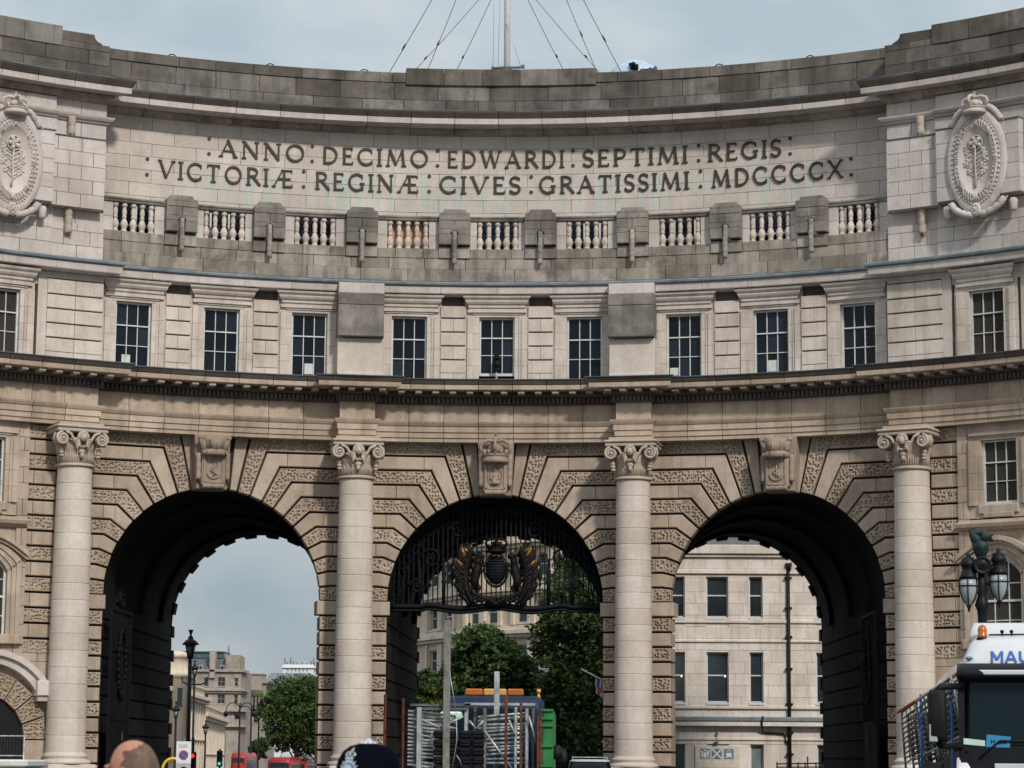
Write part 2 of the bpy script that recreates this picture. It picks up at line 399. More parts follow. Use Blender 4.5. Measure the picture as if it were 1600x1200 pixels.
# ================================================================== THE ARCH
arch = thing('triumphal_arch', 'curved pale stone triumphal arch building with three tall archways and Latin inscription', 'building')
ZA = 13.74; ZS = 7.53; RA = 4.2
BAYS = ((-10.98, -16.3, -5.5), (0., -5.35, 5.35), (11.02, 5.5, 16.3))
BK = (ZA-ZS)/11; TH = [radians(12.5+77.5*k/11) for k in range(12)]
wall = None
def part(mb, name, mat, parent=arch): return mb.build(name, mat, parent)

# --- core wall behind the banded stones, with the three openings
AW = -.66                                # the arcade face lies back under the architrave
FA = lambda s, z, w: FC(s*R/(R-AW), 1.6+(z-1.6)*1.006, w+AW)
mb = MB()
for sc, s0, s1 in BAYS:
    n = 28; pts = [(sc-RA*cos(pi*i/n)*1.012, ZS+RA*sin(pi*i/n)*1.012) for i in range(n+1)]
    for (a, b), (c, d) in zip(pts, pts[1:]): mb.prism([(a, b), (c, d), (c, ZA), (a, ZA)], -.5, -.03, FA)
    mb.prism(rect(s0, 0, pts[0][0], ZS), -.5, -.03, FA); mb.prism(rect(s0, ZS, pts[0][0], ZA), -.5, -.03, FA)
    mb.prism(rect(pts[-1][0], 0, s1, ZS), -.5, -.03, FA); mb.prism(rect(pts[-1][0], ZS, s1, ZA), -.5, -.03, FA)
arcade = part(mb, 'arcade_wall', 'mortar')

def put_stone(parent, name, polys, pitted, mp=FC, w0=-.35, ws=.10, wp=.14, mat='stone_warm', ch=.025):
    m = MB()
    if pitted: vermic(m, polys, w0, wp, mp)
    elif len(polys) == 2 and abs(polys[0][1][0]-polys[1][0][0]) < 1e-6 and abs(polys[0][2][0]-polys[1][3][0]) < 1e-6:
        p, q = polys; m.prism([p[0], p[1], q[1], q[2], p[2], p[3]], w0, ws, mp, ch)
    else:
        for p in polys: m.prism(p, w0, ws, mp, ch)
    return part(m, name, 'stone_pitted' if pitted else mat, parent)
G = .042
for sc, s0, s1 in BAYS:
    for sd in (-1, 1):
        edge = s0 if sd < 0 else s1
        mp = (lambda sd, sc: (lambda s, z, w: FA(sc+sd*s, z, w)))(sd, sc)     # local: s >= 0 outwards from the arch axis
        E_ = abs(edge-sc)
        bend = [(tan(TH[k])*(ZA-k*BK-ZS) if k < 11 else RA*1.06, ZA-k*BK) for k in range(12)]
        itr = [(RA*sin(t), ZS+RA*cos(t)) for t in TH]
        for k in range(11):
            pit = k % 2 == 0
            b0, b1, i0, i1 = bend[k], bend[k+1], itr[k], itr[k+1]
            sj = max(b0[0], b1[0]) + (.28 if k % 3 else .5)
            top, bot = b0[1], b1[1]
            # offset the long edges by G (groove), the end joints by a hair
            def off(p, q, d):
                dx, dy = q[0]-p[0], q[1]-p[1]; l = hypot(dx, dy) or 1; return (dx/l*d, dy/l*d)
            # radial patch: corners lower-inner i1, lower bend b1, upper bend b0, upper inner i0
            pr = ccw([i1, b1, b0, i0]); 
            seq = [i1, b1, b0, i0]
            a = sum(seq[i][0]*seq[(i+1) % 4][1]-seq[(i+1) % 4][0]*seq[i][1] for i in range(4))
            d4 = [G, 0, G, 0]
            rp = inset(seq, d4) if a > 0 else inset(seq[::-1], [G, 0, G, 0][::1])[::-1] if False else inset(ccw(seq), [G, 0, G, 0] if a > 0 else [0, G, 0, G])
            if a <= 0: rp = rp[::-1]
            # rp order follows seq
            hp = [(rp[1][0], bot+G), (sj-.006, bot+G), (sj-.006, top-G), (rp[2][0], top-G)]
            rp = [rp[0], (rp[1][0], bot+G), (rp[2][0], top-G), rp[3]]
            put_stone(arcade, 'voussoir', [rp, hp], pit, mp)
            if E_-sj > .12:
                put_stone(arcade, 'band_stone', [rect(sj+.006, bot+G, E_, top-G)], pit, mp)
        # smooth wedge beside the keystone
        b0, i0 = bend[0], itr[0]
        put_stone(arcade, 'voussoir', [[(.62, ZS+sqrt(RA*RA-.62**2)), (i0[0]-.05, i0[1]+.01), (b0[0]-.06, ZA-.02), (.78, ZA-.02)]], False, mp)
        # jamb bands down to the plinth
        z = ZS; k = 0
        while z > .75:
            zz = z-BK; pit = k % 2 == 1
            i_ = RA-.12 if k == 0 else RA
            put_stone(arcade, 'band_stone', [rect(i_, zz+G, E_, z-G*(k > 0))], pit, mp, -.9)
            z = zz; k += 1
        put_stone(arcade, 'band_stone', [rect(RA-.05, 0, E_, z-G)], False, mp, -.9, .2)

# --- keystones: tapered block, garlands, framed relief, scroll and crown
def crown(m, c, rr, h, M, arches=True):
    x, y, z = c
    m.lathe([(rr*.86, 0), (rr*.98, .02*h), (rr*.98, .16*h), (rr*.9, .18*h), (rr*.9, .26*h), (rr*.97, .28*h), (rr*.97, .34*h), (rr*.8, .36*h)], c, 20, M)
    for k in range(12):
        a = 2*pi*k/12; m.ell((x+rr*.92*cos(a), y+rr*.92*sin(a), z+.42*h), (rr*.15, rr*.15, h*(.12 if k % 2 else .08)), 6, 4, M)
    if arches:
        for k in range(4):
            a = pi/4*0+pi/2*k
            pts = [(x+rr*f*cos(a), y+rr*f*sin(a), z+h*q) for f, q in ((.9, .4), (1.12, .6), (1.02, .78), (.6, .9), (.2, .88), (0, .84))]
            m.tube(pts, rr*.14, 6, True, True, M)
            for f, q in ((1.02, .5), (1.14, .62), (1.08, .74), (.86, .84), (.6, .92), (.36, .93)): m.ell((x+rr*f*cos(a), y+rr*f*sin(a), z+h*q), rr*.11, 6, 4, M)
        m.ell((x, y, z+h*.55), (rr*.62, rr*.62, h*.22), 10, 6, M)
        m.ell((x, y, z+h*.95), rr*.17, 8, 6, M); m.box((x, y, z+h*1.09), (rr*.10, rr*.10, h*.2), M); m.box((x, y, z+h*1.10), (rr*.3, rr*.10, h*.06), M)
def garland(m, pts, r, M=None, step=.16):
    """thick fruit-and-leaf swag along a polyline"""
    P = [Vector(p) for p in pts]; L = [0]
    for a, b in zip(P, P[1:]): L.append(L[-1]+(b-a).length)
    n = max(2, int(L[-1]/step)); out = []
    for i in range(n+1):
        d = L[-1]*i/n; j = max(k for k in range(len(L)-1) if L[k] <= d+1e-6); f = (d-L[j])/max(L[j+1]-L[j], 1e-6); out.append(P[j].lerp(P[j+1], min(f, 1)))
    rs = []
    q = []
    for i, p in enumerate(out[:-1]):
        for f, k in ((0, .9), (.2, 1.), (.75, 1.06), (.95, .92)): q.append(p.lerp(out[i+1], f)); rs.append(r*k)
    m.tube(q, rs, 9, True, True, M)
    for i, p in enumerate(out):
        for k in range(4):
            a = k*pi/2+i*.8; m.ell((p.x+r*.85*cos(a), p.y+r*.7*sin(a)*.9, p.z+r*.2*sin(a*2)), r*.30, 6, 4, M)
for bi, (sc, s0, s1) in enumerate(BAYS):
    M = frame(sc, .1)
    m = MB(); m.prism([(-.60, 11.66), (.60, 11.66), (.70, 13.73), (-.70, 13.73)], -.8, .06, lambda s, z, w, c=sc: FC(c+s, z, w), .02)
    m.box((0, -.12, 12.42), (.92, .3, 1.25), M, .03)
    for sg in (-1, 1): m.box((sg*.36, -.29, 12.38), (.09, .06, 1.02), M, .012)
    m.box((0, -.29, 11.90), (.80, .06, .09), M, .012)
    ks = part(m, 'keystone', 'stone_keystone')
    m = MB()
    for sg in (-1, 1):
        garland(m, [(sg*.56, -.1, 13.2 if bi == 1 else 13.0), (sg*.55, -.12, 12.5), (sg*.55, -.1, 12.0)], .105, M, .26)
    part(m, 'garland', 'stone_keystone', ks)
    m = MB()
    Mx = M @ Matrix.Translation((0, -.24, 11.76)) @ Matrix.Rotation(pi/2, 4, 'Y')
    m.lathe([(.06, -.42), (.11, -.40), (.12, -.36), (.085, -.3), (.12, -.16), (.085, -.05), (.10, -.02), (.10, .02), (.085, .05), (.12, .16), (.085, .3), (.12, .36), (.11, .40), (.06, .42)], (0, 0, 0), 12, Mx)
    part(m, 'scroll', 'stone_keystone', ks)
    m = MB()
    if bi == 1:   # standing saint in an oval
        m.tube([(.27*sin(a), -.29, 12.36+.40*cos(a)) for a in [2*pi*i/20 for i in range(21)]], .03, 6, False, True, M)
        m.ell((0, -.29, 12.62), (.08, .06, .10), 8, 6, M); m.tube([(.16*sin(a), -.28, 12.63+.17*cos(a)) for a in [2*pi*i/14 for i in range(15)]], .025, 6, False, True, M)
        m.lathe([(.2, 0), (.19, .1), (.12, .3), (.14, .42), (.05, .5)], (0, -.24, 12.06), 10, M)
        for sg in (-1, 1): m.tube([(sg*.13, -.3, 12.5), (sg*.17, -.32, 12.3), (sg*.06, -.36, 12.22)], .04, 6, True, True, M)
        part(m, 'relief', 'stone_keystone', ks)
        m = MB(); crown(m, (0, -.22, 12.88), .52, 1.0, M)
        part(m, 'crown', 'stone_keystone', ks)
    else:         # fouled anchor
        m.tube([(0, -.28, 12.02), (.02, -.30, 12.74)], .035, 6, True, True, M); m.tube([(-.17, -.29, 12.66), (.19, -.29, 12.68)], .03, 6, True, True, M)
        m.tube([(.25*sin(a), -.29, 12.27-.22*cos(a)) for a in [-1.7+3.4*i/14 for i in range(15)]], [.02]+[.045]*13+[.02], 6, True, True, M)
        m.tube([(.02+.13*sin(a*1.0), -.31-.02*cos(a), 12.7-.62*a/9) for a in [i*.5 for i in range(19)]], .025, 6, True, True, M)
        m.tube([(.09*sin(a), -.29, 12.78+.07*cos(a)) for a in [2*pi*i/10 for i in range(11)]], .02, 6, False, True, M)
        part(m, 'relief', 'stone_keystone', ks)
        m = MB()      # naval crown: band, hulls and sails
        m.lathe([(.44, 0), (.5, .02), (.5, .2), (.46, .23)], (0, -.2, 12.9), 20, M)
        for x, y, rx in ((0, -.60, .25), (-.41, -.30, .16), (.41, -.30, .16)):
            m.ell((x, y, 13.42), (rx, .18, .34), 14, 8, M, lambda a, b, c: (a, b, min(c, 13.44)))
            m.tube([(x-rx, y+.04, 13.45), (x-rx*.5, y-.12, 13.45), (x+rx*.5, y-.12, 13.45), (x+rx, y+.04, 13.45)], .03, 6, True, True, M)
        m.tube([(0, -.8, 13.1), (0, -.82, 13.4)], .025, 5, True, True, M)
        for x in (-.46, .46): m.tube([(x*.85, -.3, 13.1), (x*1.1, -.34, 13.4), (x*1.22, -.34, 13.66)], [.1, .09, .05], 6, True, True, M); m.ell((x*1.18, -.34, 13.58), (.12, .1, .09), 8, 5, M)
        m.lathe([(.40, .2), (.5, .5), (.54, .72), (.48, .74)], (0, -.14, 12.9), 16, M)
        for k in range(7): m.box((-.42+.14*k, -.66+.03*abs(k-3), 13.0), (.07, .05, .1), M, .01)
        part(m, 'naval_crown', 'stone_keystone', ks)

# --- columns
def col_r(z): f = (z-1.75)/(12.15-1.75); return .725-.085*max(0, f)**1.6
drum_me = []
ZD = [1.72+(12.12-1.72)*k/17 for k in range(18)]
def spiral(m, cx, cz, r0, sg, y0, y1, M, turns=2.1):
    pts = []; n = 34
    for i in range(n+1):
        a = 2*pi*turns*i/n; r = r0*(1-.86*i/n); pts.append((cx+sg*r*sin(a+.1), cz+r*cos(a+.1)))
    vs = []; fs = []
    for i, (x, z) in enumerate(pts):
        h = .055*(1-.6*i/n); nx, nz = (x-cx), (z-cz); l = hypot(nx, nz) or 1
        for q, yy in ((h, y0+.02), (h*.9, y0), (-h*.9, y0), (-h, y1)): vs.append((x+nx/l*q, yy, z+nz/l*q))
        vs.append((x+nx/l*h, y1, z+nz/l*h))
    for i in range(n):
        for k in range(5): l = (k+1) % 5; fs.append((i*5+k, i*5+l, i*5+5+l, i*5+5+k))
    m.add(vs, fs, True, M); m.ell((cx, y0-.01, cz), (.06, .06, .06), 8, 6, M)
    m.lathe([(r0*.9, 0), (r0*.9, y1-y0)], (0, 0, 0), 16, M @ Matrix.Translation((cx, y0+.06, cz)) @ Matrix.Rotation(-pi/2, 4, 'X'))
for ci, s in enumerate((-16.46, -5.44, 5.44, 16.46)):
    M = frame(s, .62)
    m = MB(); m.box((0, .05, .55), (1.95, 1.9, 1.1), M, .03); m.box((0, .02, 1.2), (1.80, 1.75, .2), M, .03)
    m.lathe([(.90, 1.3), (.94, 1.36), (.90, 1.44), (.80, 1.47), (.78, 1.53), (.84, 1.58), (.80, 1.65), (.735, 1.68), (.73, 1.74)], (0, 0, 0), 32, M)
    col = part(m, 'column', 'stone_column')
    for k in range(17):
        a, b = ZD[k]+.008, ZD[k+1]-.008
        m = MB(); m.lathe([(col_r(a)-.02, a-.014), (col_r(a)-.006, a), (col_r(a), a+.01), (col_r(a+.03), a+.03), (col_r((a+b)/2), (a+b)/2), (col_r(b-.03), b-.03), (col_r(b), b-.01), (col_r(b)-.006, b), (col_r(b)-.02, b+.006)], (0, 0, 0), 36, M)
        part(m, 'drum', 'stone_column', col)
    # capital
    m = MB(); m.lathe([(.64, 12.12), (.72, 12.14), (.73, 12.19), (.70, 12.23), (.655, 12.26), (.66, 12.5), (.70, 12.75), (.74, 12.86), (.72, 13.05), (.62, 13.2)], (0, 0, 0), 36, M)
    for k in range(24):       # leaf fluting round the neck
        a = pi+pi*(k+.5)/24; m.tube([(.665*cos(a), .665*sin(a), 12.28), (.67*cos(a), .67*sin(a), 12.5), (.71*cos(a), .71*sin(a), 12.66 if k % 2 else 12.56)], [.035, .035, .012], 5, True, True, M)
    m.box((0, 0, 13.44), (1.94, 1.72, .13), M, .03); m.box((0, 0, 13.57), (2.04, 1.82, .10), M, .035); m.box((0, .1, 13.68), (1.7, 1.5, .14), M)
    for sg in (-1, 1):
        spiral(m, sg*.74, 13.12, .235, sg, -.84, -.3, M)
        m.tube([(sg*.66, -.84, 13.38), (sg*.45, -.82, 13.28), (sg*.30, -.80, 13.02), (sg*.14, -.82, 12.86), (0, -.84, 12.82)], [.06, .06, .055, .05, .04], 7, True, True, M)
        # side volute seen edge-on and the husk festoon under it
        m.tube([(sg*.92, -.55, 13.34), (sg*.95, -.5, 13.12), (sg*.90, -.5, 12.9)], [.08, .10, .07], 8, True, True, M)
        for i, (x, z) in enumerate(((.72, 12.74), (.70, 12.62), (.69, 12.5))): m.ell((sg*x, -.52, z), (.10, .1, .09-.015*i), 8, 5, M)
    cp = part(m, 'capital', 'stone_carved', col)
    m = MB()  # winged head and mask under it
    m.ell((0, -.92, 13.16), (.13, .12, .16), 10, 8, M); m.ell((0, -1.03, 13.14), (.03, .04, .04), 6, 4, M)
    for k in range(9): a = pi*k/8; m.ell((.17*cos(a), -.88, 13.18+.17*sin(a)), .075, 7, 5, M)
    for sg in (-1, 1):
        for k in range(4): m.tube([(sg*.12, -.88, 13.1-.05*k), (sg*(.3-.03*k), -.84, 13.08-.09*k), (sg*(.34-.05*k), -.82, 12.98-.1*k)], [.05, .05, .015], 6, True, True, M)
    m.ell((0, -.76, 12.66), (.14, .10, .10), 8, 6, M); m.ell((0, -.78, 12.52), (.09, .10, .12), 8, 6, M); m.ell((0, -.74, 12.78), (.05, .07, .16), 8, 6, M)
    part(m, 'mask', 'stone_carved', col)

# --- entablature: architrave, frieze, dentils, brackets, cornice; breaks forward over the columns
BR = [(-26, -15.6, .5, 0, 1), (-15.6, -6.12, 0, 0, 0), (-6.12, -4.74, .5, 1, 1), (-4.74, 4.74, 0, 0, 0), (4.74, 6.12, .5, 1, 1), (6.12, 15.6, 0, 0, 0), (15.6, 26, .5, 1, 0)]
def run(prof, name, mat, parent, length, regions=BR, gap=.022, ds=.7, base=0., reg_off=True):
    for a, b, o, m0, m1 in regions:
        n = max(1, round((b-a)/length)); PB[0] = base+o
        for i in range(n):
            p0, p1 = a+(b-a)*i/n, a+(b-a)*(i+1)/n
            m = MB(); m.sweep([(w+o if w > -.55 else w, z) for w, z in prof], p0+gap/2*(i > 0), p1-gap/2*(i < n-1), FC, ds, m0 if i == 0 else 0, m1 if i == n-1 else 0)
            part(m, name, mat, parent)
m = MB(); m.sweep([(-.6, 13.80), (-.1, 13.80), (-.1, 16.0), (-.6, 16.0)], -26, 26, FC, 1.); ent = part(m, 'entablature', 'mortar')
run([(-1.3, 13.74), (0, 13.74), (0, 13.885), (.05, 13.90), (.05, 14.10), (.10, 14.115), (.10, 14.33), (.14, 14.35), (.20, 14.45), (.22, 14.515), (-1.3, 14.515)], 'architrave_stone', 'stone_frieze', ent, 1.34)
run([(-.58, 14.525), (0, 14.525), (0, 15.18), (-.58, 15.18)], 'frieze_stone', 'stone_frieze', ent, 1.34)
run([(-.58, 15.185), (.10, 15.185), (.16, 15.215), (.16, 15.44), (.34, 15.46), (.36, 15.50), (.36, 15.655), (-.58, 15.655)], 'bed_mould_stone', 'stone_crust_shade', ent, 2.7)  # bed mould: soot crust plus soffit shade put into the colour
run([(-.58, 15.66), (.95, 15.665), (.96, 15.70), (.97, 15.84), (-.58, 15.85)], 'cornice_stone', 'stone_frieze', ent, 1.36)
run([(-.58, 15.855), (.985, 15.855), (1.01, 15.89), (1.06, 15.98), (1.10, 16.03), (-.58, 16.10)], 'cyma_stone', 'stone_crust_shade', ent, 1.36)
for a, b, o, m0, m1 in BR:
    PB[0] = o; ex0, ex1 = (.98 if m0 else 0), (.98 if m1 else 0)
    m = MB(); m.sweep([(-.4, 16.115), (1.115+o, 16.035), (1.125+o, 16.065), (-.4, 16.15)], a, b, FC, 1., m0, m1); part(m, 'lead_flashing', 'lead_sheet', ent)
    m = MB(); n = int((b-a+2*.2*(m0+m1)/2)/.172); a2, b2 = a-.12*m0, b+.12*m1
    for i in range(n):
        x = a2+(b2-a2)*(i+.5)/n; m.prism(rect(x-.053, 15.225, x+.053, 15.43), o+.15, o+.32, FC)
    part(m, 'dentil_course', 'stone_crust_shade', ent)  # crust tone also carries the shade among the dentils
    a2, b2 = a-.55*m0, b+.55*m1; n = max(1, round((b2-a2)/.70))
    for i in range(n):
        x = a2+(b2-a2)*(i+.5)/n; m = MB(); m.prism(rect(x-.13, 15.53, x+.13, 15.66), o+.3, o+.86, FC, .015); part(m, 'modillion', 'stone_cornice', ent)

# --- attic storey with sash windows
def sash(s, z0, z1, hw, w, parent=arch, sill=True, mp=None, rows=(1/3, 1/3, 1/3), dark='glass_dark', bars=True, low=0.):
    """white sash window: frame, 3 x 3 panes"""
    mp = mp or (lambda a, b, c: FC(s+a, b, c)); f = .07
    m = MB()
    m.prism(rect(-hw, z0, -hw+f, z1), w-.1, w+.05, mp); m.prism(rect(hw-f, z0, hw, z1), w-.1, w+.05, mp)
    m.prism(rect(-hw+f, z1-f*.8, hw-f, z1), w-.1, w+.05, mp); m.prism(rect(-hw+f, z0, hw-f, z0+f*1.5), w-.1, w+.05, mp)
    a0, a1, b0, b1 = -hw+f, hw-f, z0+f*1.5, z1-f*.8
    h = b1-b0; zs = [b0, b0+h*.335, b0+h*.655, b1]; xs = [a0+(a1-a0)*k/3 for k in range(4)]
    m.prism(rect(a0, zs[2]-.024, a1, zs[2]+.024), w-.09, w+.035, mp)
    win = part(m, 'window', 'white_paint', parent)
    for k in (1, 2):
        g = MB(); g.prism(rect(xs[k]-.016, b0, xs[k]+.016, b1), w-.06, w+.01, mp); part(g, 'glazing_bar', 'white_paint', win)
    g = MB(); g.prism(rect(a0, zs[1]-.014, a1, zs[1]+.014), w-.055, w+.012, mp); part(g, 'glazing_bar', 'white_paint', win)
    for j in range(3):
        for k in range(3):
            g = MB(); t = random.uniform(-.006, .006); 
            g.add([mp(xs[k], zs[j], w-.05+t), mp(xs[k+1], zs[j], w-.05), mp(xs[k+1], zs[j+1], w-.05-t), mp(xs[k], zs[j+1], w-.05)], [(0, 1, 2, 3)]); part(g, 'pane', dark, win)
    return win
AZ0, AZ1 = 16.12, 19.53
WC = [g*10.68+k*3.405 for g in (-1, 0, 1) for k in (-1, 0, 1)]
m = MB(); m.sweep([(-1.0, 16.0), (-.62, 16.0), (-.62, 20.0), (-1.0, 20.0)], -26, 26, FC, 1.)
attic = part(m, 'attic_wall', 'mortar')
def surround(sc, hw, z0, z1, wb, wo, head=True, parent=None):
    """stepped stone architrave round a window, in short lengths"""
    mp = lambda a, b, c: FC(sc+a, b, c)
    n = 4
    for sg in (-1, 1):
        for i in range(n):
            a, b = z0+(z1-z0)*i/n, z0+(z1-z0)*(i+1)/n; m = MB()
            for x0, x1, w in ((hw, hw+.17, wb+.02), (hw+.17, hw+.27, wb+.06), (hw+.27, hw+.46, wb+.11), (hw+.46, hw+.56, wb+.04)):
                m.prism(rect(min(sg*x0, sg*x1), a+.005, max(sg*x0, sg*x1), b-.005), wb-.35, w, mp)
            part(m, 'surround_stone', 'stone_warm' if parent else 'stone_attic', parent or attic)
    m = MB()
    for q0, q1, w in ((0, .1, wb+.02), (.1, .17, wb+.06), (.17, .3, wb+.11)):
        m.prism(rect(-hw-q1*1.5-.0, z1+q0+.005, hw+q1*1.5, z1+q1), wb-.35, w, mp)
    part(m, 'surround_stone', 'stone_warm' if parent else 'stone_attic', parent or attic)
    m = MB(); m.prism(rect(-hw-.565, z1+.002, hw+.565, z1+.8 if head else z1+.3), wb-.33, wb-.004, mp); part(m, 'surround_stone', 'stone_warm' if parent else 'stone_attic', parent or attic)
    if head:
        PB[0] = wb+.11; m = MB(); zt = z1+.3
        m.sweep([(wb-.3, zt), (wb+.11, zt), (wb+.13, zt+.05), (wb+.17, zt+.06), (wb+.17, zt+.15), (wb+.24, zt+.20), (wb+.29, zt+.28), (wb+.29, zt+.34), (wb+.38, zt+.42), (wb+.40, zt+.50), (wb-.3, zt+.50)], -hw-.36, hw+.36, mp, .8, 1, 1)
        part(m, 'window_head', 'stone_warm' if parent else 'stone_attic', parent or attic)
for i, sc in enumerate(WC):
    surround(sc, .69, 16.14, 18.73, -.3, 0)
    win = sash(sc, 16.16 if i != 4 else 16.42, 18.72, .685, -.5)
    mpw = lambda a, b, c, sc=sc: FC(sc+a, b, c)
    if i in (0, 2, 6, 7):    # papers and blinds standing behind the lowest middle pane
        g = MB(); x = (-.2, .02, -.42, -.02)[(0, 2, 6, 7).index(i)]; g.prism(rect(x-.16, 16.36, x+.17, 16.36+(.36, .42, .3, .44)[(0, 2, 6, 7).index(i)]), -.545, -.54, mpw); part(g, 'paper', 'paper_white', win)
    if i == 4:
        g = MB(); g.prism(rect(-.6, 16.16, .6, 16.42), -.75, -.7, mpw); part(g, 'open_gap', 'black_plastic', win)
# grooved strips between the windows and by the slabs
def strip(a, b, wb=-.3, cols=2, z0=16.14, parent=None, tops=None):
    zz = [z0, 16.49, 17.04, 17.59, 18.14, 18.69, 19.20]
    for i in range(6):
        nc = cols if i % 2 == 0 else 1
        for c in range(nc):
            x0, x1 = a+(b-a)*c/nc, a+(b-a)*(c+1)/nc
            m = MB(); m.prism(rect(x0+.004, zz[i]+.006, x1-.004, zz[i+1]-(.05 if i else .01)), wb-.3, wb+.10, FC, .015); part(m, 'attic_stone', 'stone_attic', attic)
for g in (-1, 0, 1):
    for k in (-1, 1):
        x = g*10.68+k*3.405/2; strip(x-.49, x+.49, -.3, 2)
        m = MB(); m.prism(rect(x-.49, 19.2, x+.49, 19.52), -.6, -.36, FC); part(m, 'attic_stone', 'stone_crust_shade', attic)  # back of the recess: shade of the hollow put into the stone colour
for sg in (-1, 1):   # heavy slabs over the inner columns
    a, b = sorted((sg*4.44, sg*6.24))
    m = MB(); m.prism(rect(a, 16.14, b, 17.72), -.4, .28, FC, .02); m.prism(rect(a, 17.72, a+.2, 17.75), -.3, .3, FC)
    m.prism(rect(a+.0, 16.14, b-.0, 16.36), -.3, .36, FC, .02); pl = part(m, 'pilaster', 'stone_column', attic)
    m = MB(); m.prism(rect(a-.02, 17.75, b+.0, 18.98), -.3, .58, FC, .025); m.prism(rect(a-.02, 18.992, b, 19.44), -.3, .58, FC, .02); part(m, 'stone_slab', 'stone_slab', pl)
    m = MB(); m.prism(rect(a-.0, 19.45, b, 19.86), -.3, .5, FC, .02); part(m, 'stone_cap', 'stone_pale', pl)
AR = [(-26, -15.35, .5, 0, 1), (-15.35, -6.26, 0, 0, 0), (-4.42, 4.42, 0, 0, 0), (6.26, 15.35, 0, 0, 0), (15.35, 26, .5, 1, 0)]
run([(-.58, 19.53), (-.15, 19.53), (-.12, 19.55), (.16, 19.57), (.18, 19.60), (.20, 19.85), (-.58, 19.87)], 'attic_cornice_stone', 'stone_pale', attic, 2.0, AR, .012, .7, -.3)
for a, b, o, m0, m1 in ((-26, -15.35, .5, 0, 1), (-15.35, 15.35, 0, 0, 0), (15.35, 26, .5, 1, 0)):
    PB[0] = -.3+o
    m = MB(); m.sweep([(-.5, 19.86), (.22+o, 19.855), (.30+o, 19.90), (.31+o, 19.97), (.24+o, 20.03), (-.5, 20.06)], a, b, FC, .8, m0, m1); part(m, 'lead_flashing', 'lead_sheet', attic)

# --- balustrade stage
PC = [-12.47, -9.0, -5.345, -1.69, 1.71, 5.355, 9.06, 12.49]
m = MB(); m.sweep([(-.5, 19.9), (.02, 19.9), (.02, 21.35), (-.5, 21.35)], -15.5, 15.5, FC, 1.); bal = part(m, 'balustrade', 'mortar')
random.seed(11)
for z0, z1, L, w in ((20.05, 20.535, 2.05, .16), (20.545, 20.975, 1.62, .10)):
    x = -15.5-random.random()
    while x < 15.5:
        a, b = max(x, -15.5), min(x+L*random.uniform(.85, 1.15), 15.5); x += b-x
        if b-a > .05: m = MB(); m.prism(rect(a+.008, z0, b-.008, z1), -.4, w, FC, .015); part(m, 'parapet_stone', 'stone_balustrade', bal)
edges = [-15.5]+[v for p in PC for v in (p-.62, p+.62)]+[15.5]
def baluster(m, x, mp, half=False):
    pr = [(.105, 0), (.105, .07), (.075, .09), (.09, .13), (.125, .24), (.13, .32), (.10, .42), (.062, .50), (.06, .53), (.085, .55), (.09, .58), (.06, .61), (.08, .68), (.09, .76), (.075, .88), (.055, .95), (.085, .98), (.105, 1.0), (.105, 1.10)]
    s_ = x; M = frame(s_, -.05, 21.36); m.lathe([(r*1.1, z) for r, z in pr], (0, 0, 0), 12, M)
for i in range(9):
    a, b = edges[2*i], edges[2*i+1]; c = (a+b)/2
    for k, (p, q) in enumerate(((a, a+(b-a)*.3), (a+(b-a)*.3, a+(b-a)*.75), (a+(b-a)*.75, b))):
        m = MB(); m.prism(rect(p+.006, 20.985, q-.006, 21.36), -.4, .12, FC, .015); part(m, 'parapet_stone', 'stone_balustrade', bal)
    m = MB(); m.sweep([(-.3, 22.47), (.08, 22.47), (.12, 22.5), (.13, 22.56), (.17, 22.60), (.17, 22.66), (-.3, 22.68)], a, b, FC, .8); part(m, 'rail', 'stone_slab', bal)
    pw = min(.36, (b-a)/2-.85)
    hw = .82
    for sg in (-1, 1):
        x0, x1 = sorted((c+sg*hw, (b if sg > 0 else a))); m = MB(); m.prism(rect(x0, 21.362, x1, 21.9), -.3, .06, FC, .01); m.prism(rect(x0, 21.91, x1, 22.47), -.3, .06, FC, .01); part(m, 'end_post', 'stone_pale', bal)
    for k in (-2, -1, 0, 1, 2):
        m = MB(); baluster(m, c+k*.35, FC); part(m, 'baluster', 'stone_attic', bal)
    # window of the terrace room behind
    mpw = lambda u, v, w, c=c: FC(c+u, v, w)
    m = MB()
    if i == 3: m.prism(rect(-1.0, 21.3, 1.0, 22.6), -.32, -.3, mpw); part(m, 'timber_panel', 'mortar_pink', bal)
    else:
        for x in (-.9, -.42+.1*(i % 3), .38, .9): m.prism(rect(x-.035, 21.2, x+.035, 22.7), -1.16, -1.08, mpw)
        m.prism(rect(-.9, 21.86, .9, 21.91), -1.15, -1.09, mpw); wt = part(m, 'window', 'white_paint', bal)
        for a2, b2, c2, d2 in ((-.9, -.02, 21.2, 21.88), (-.02, .9, 21.2, 21.88), (-.9, -.02, 21.88, 22.7), (-.02, .9, 21.88, 22.7)):
            g = MB(); g.prism(rect(a2, c2, b2, d2), -1.19, -1.14, mpw); part(g, 'pane', 'glass_dark', wt)
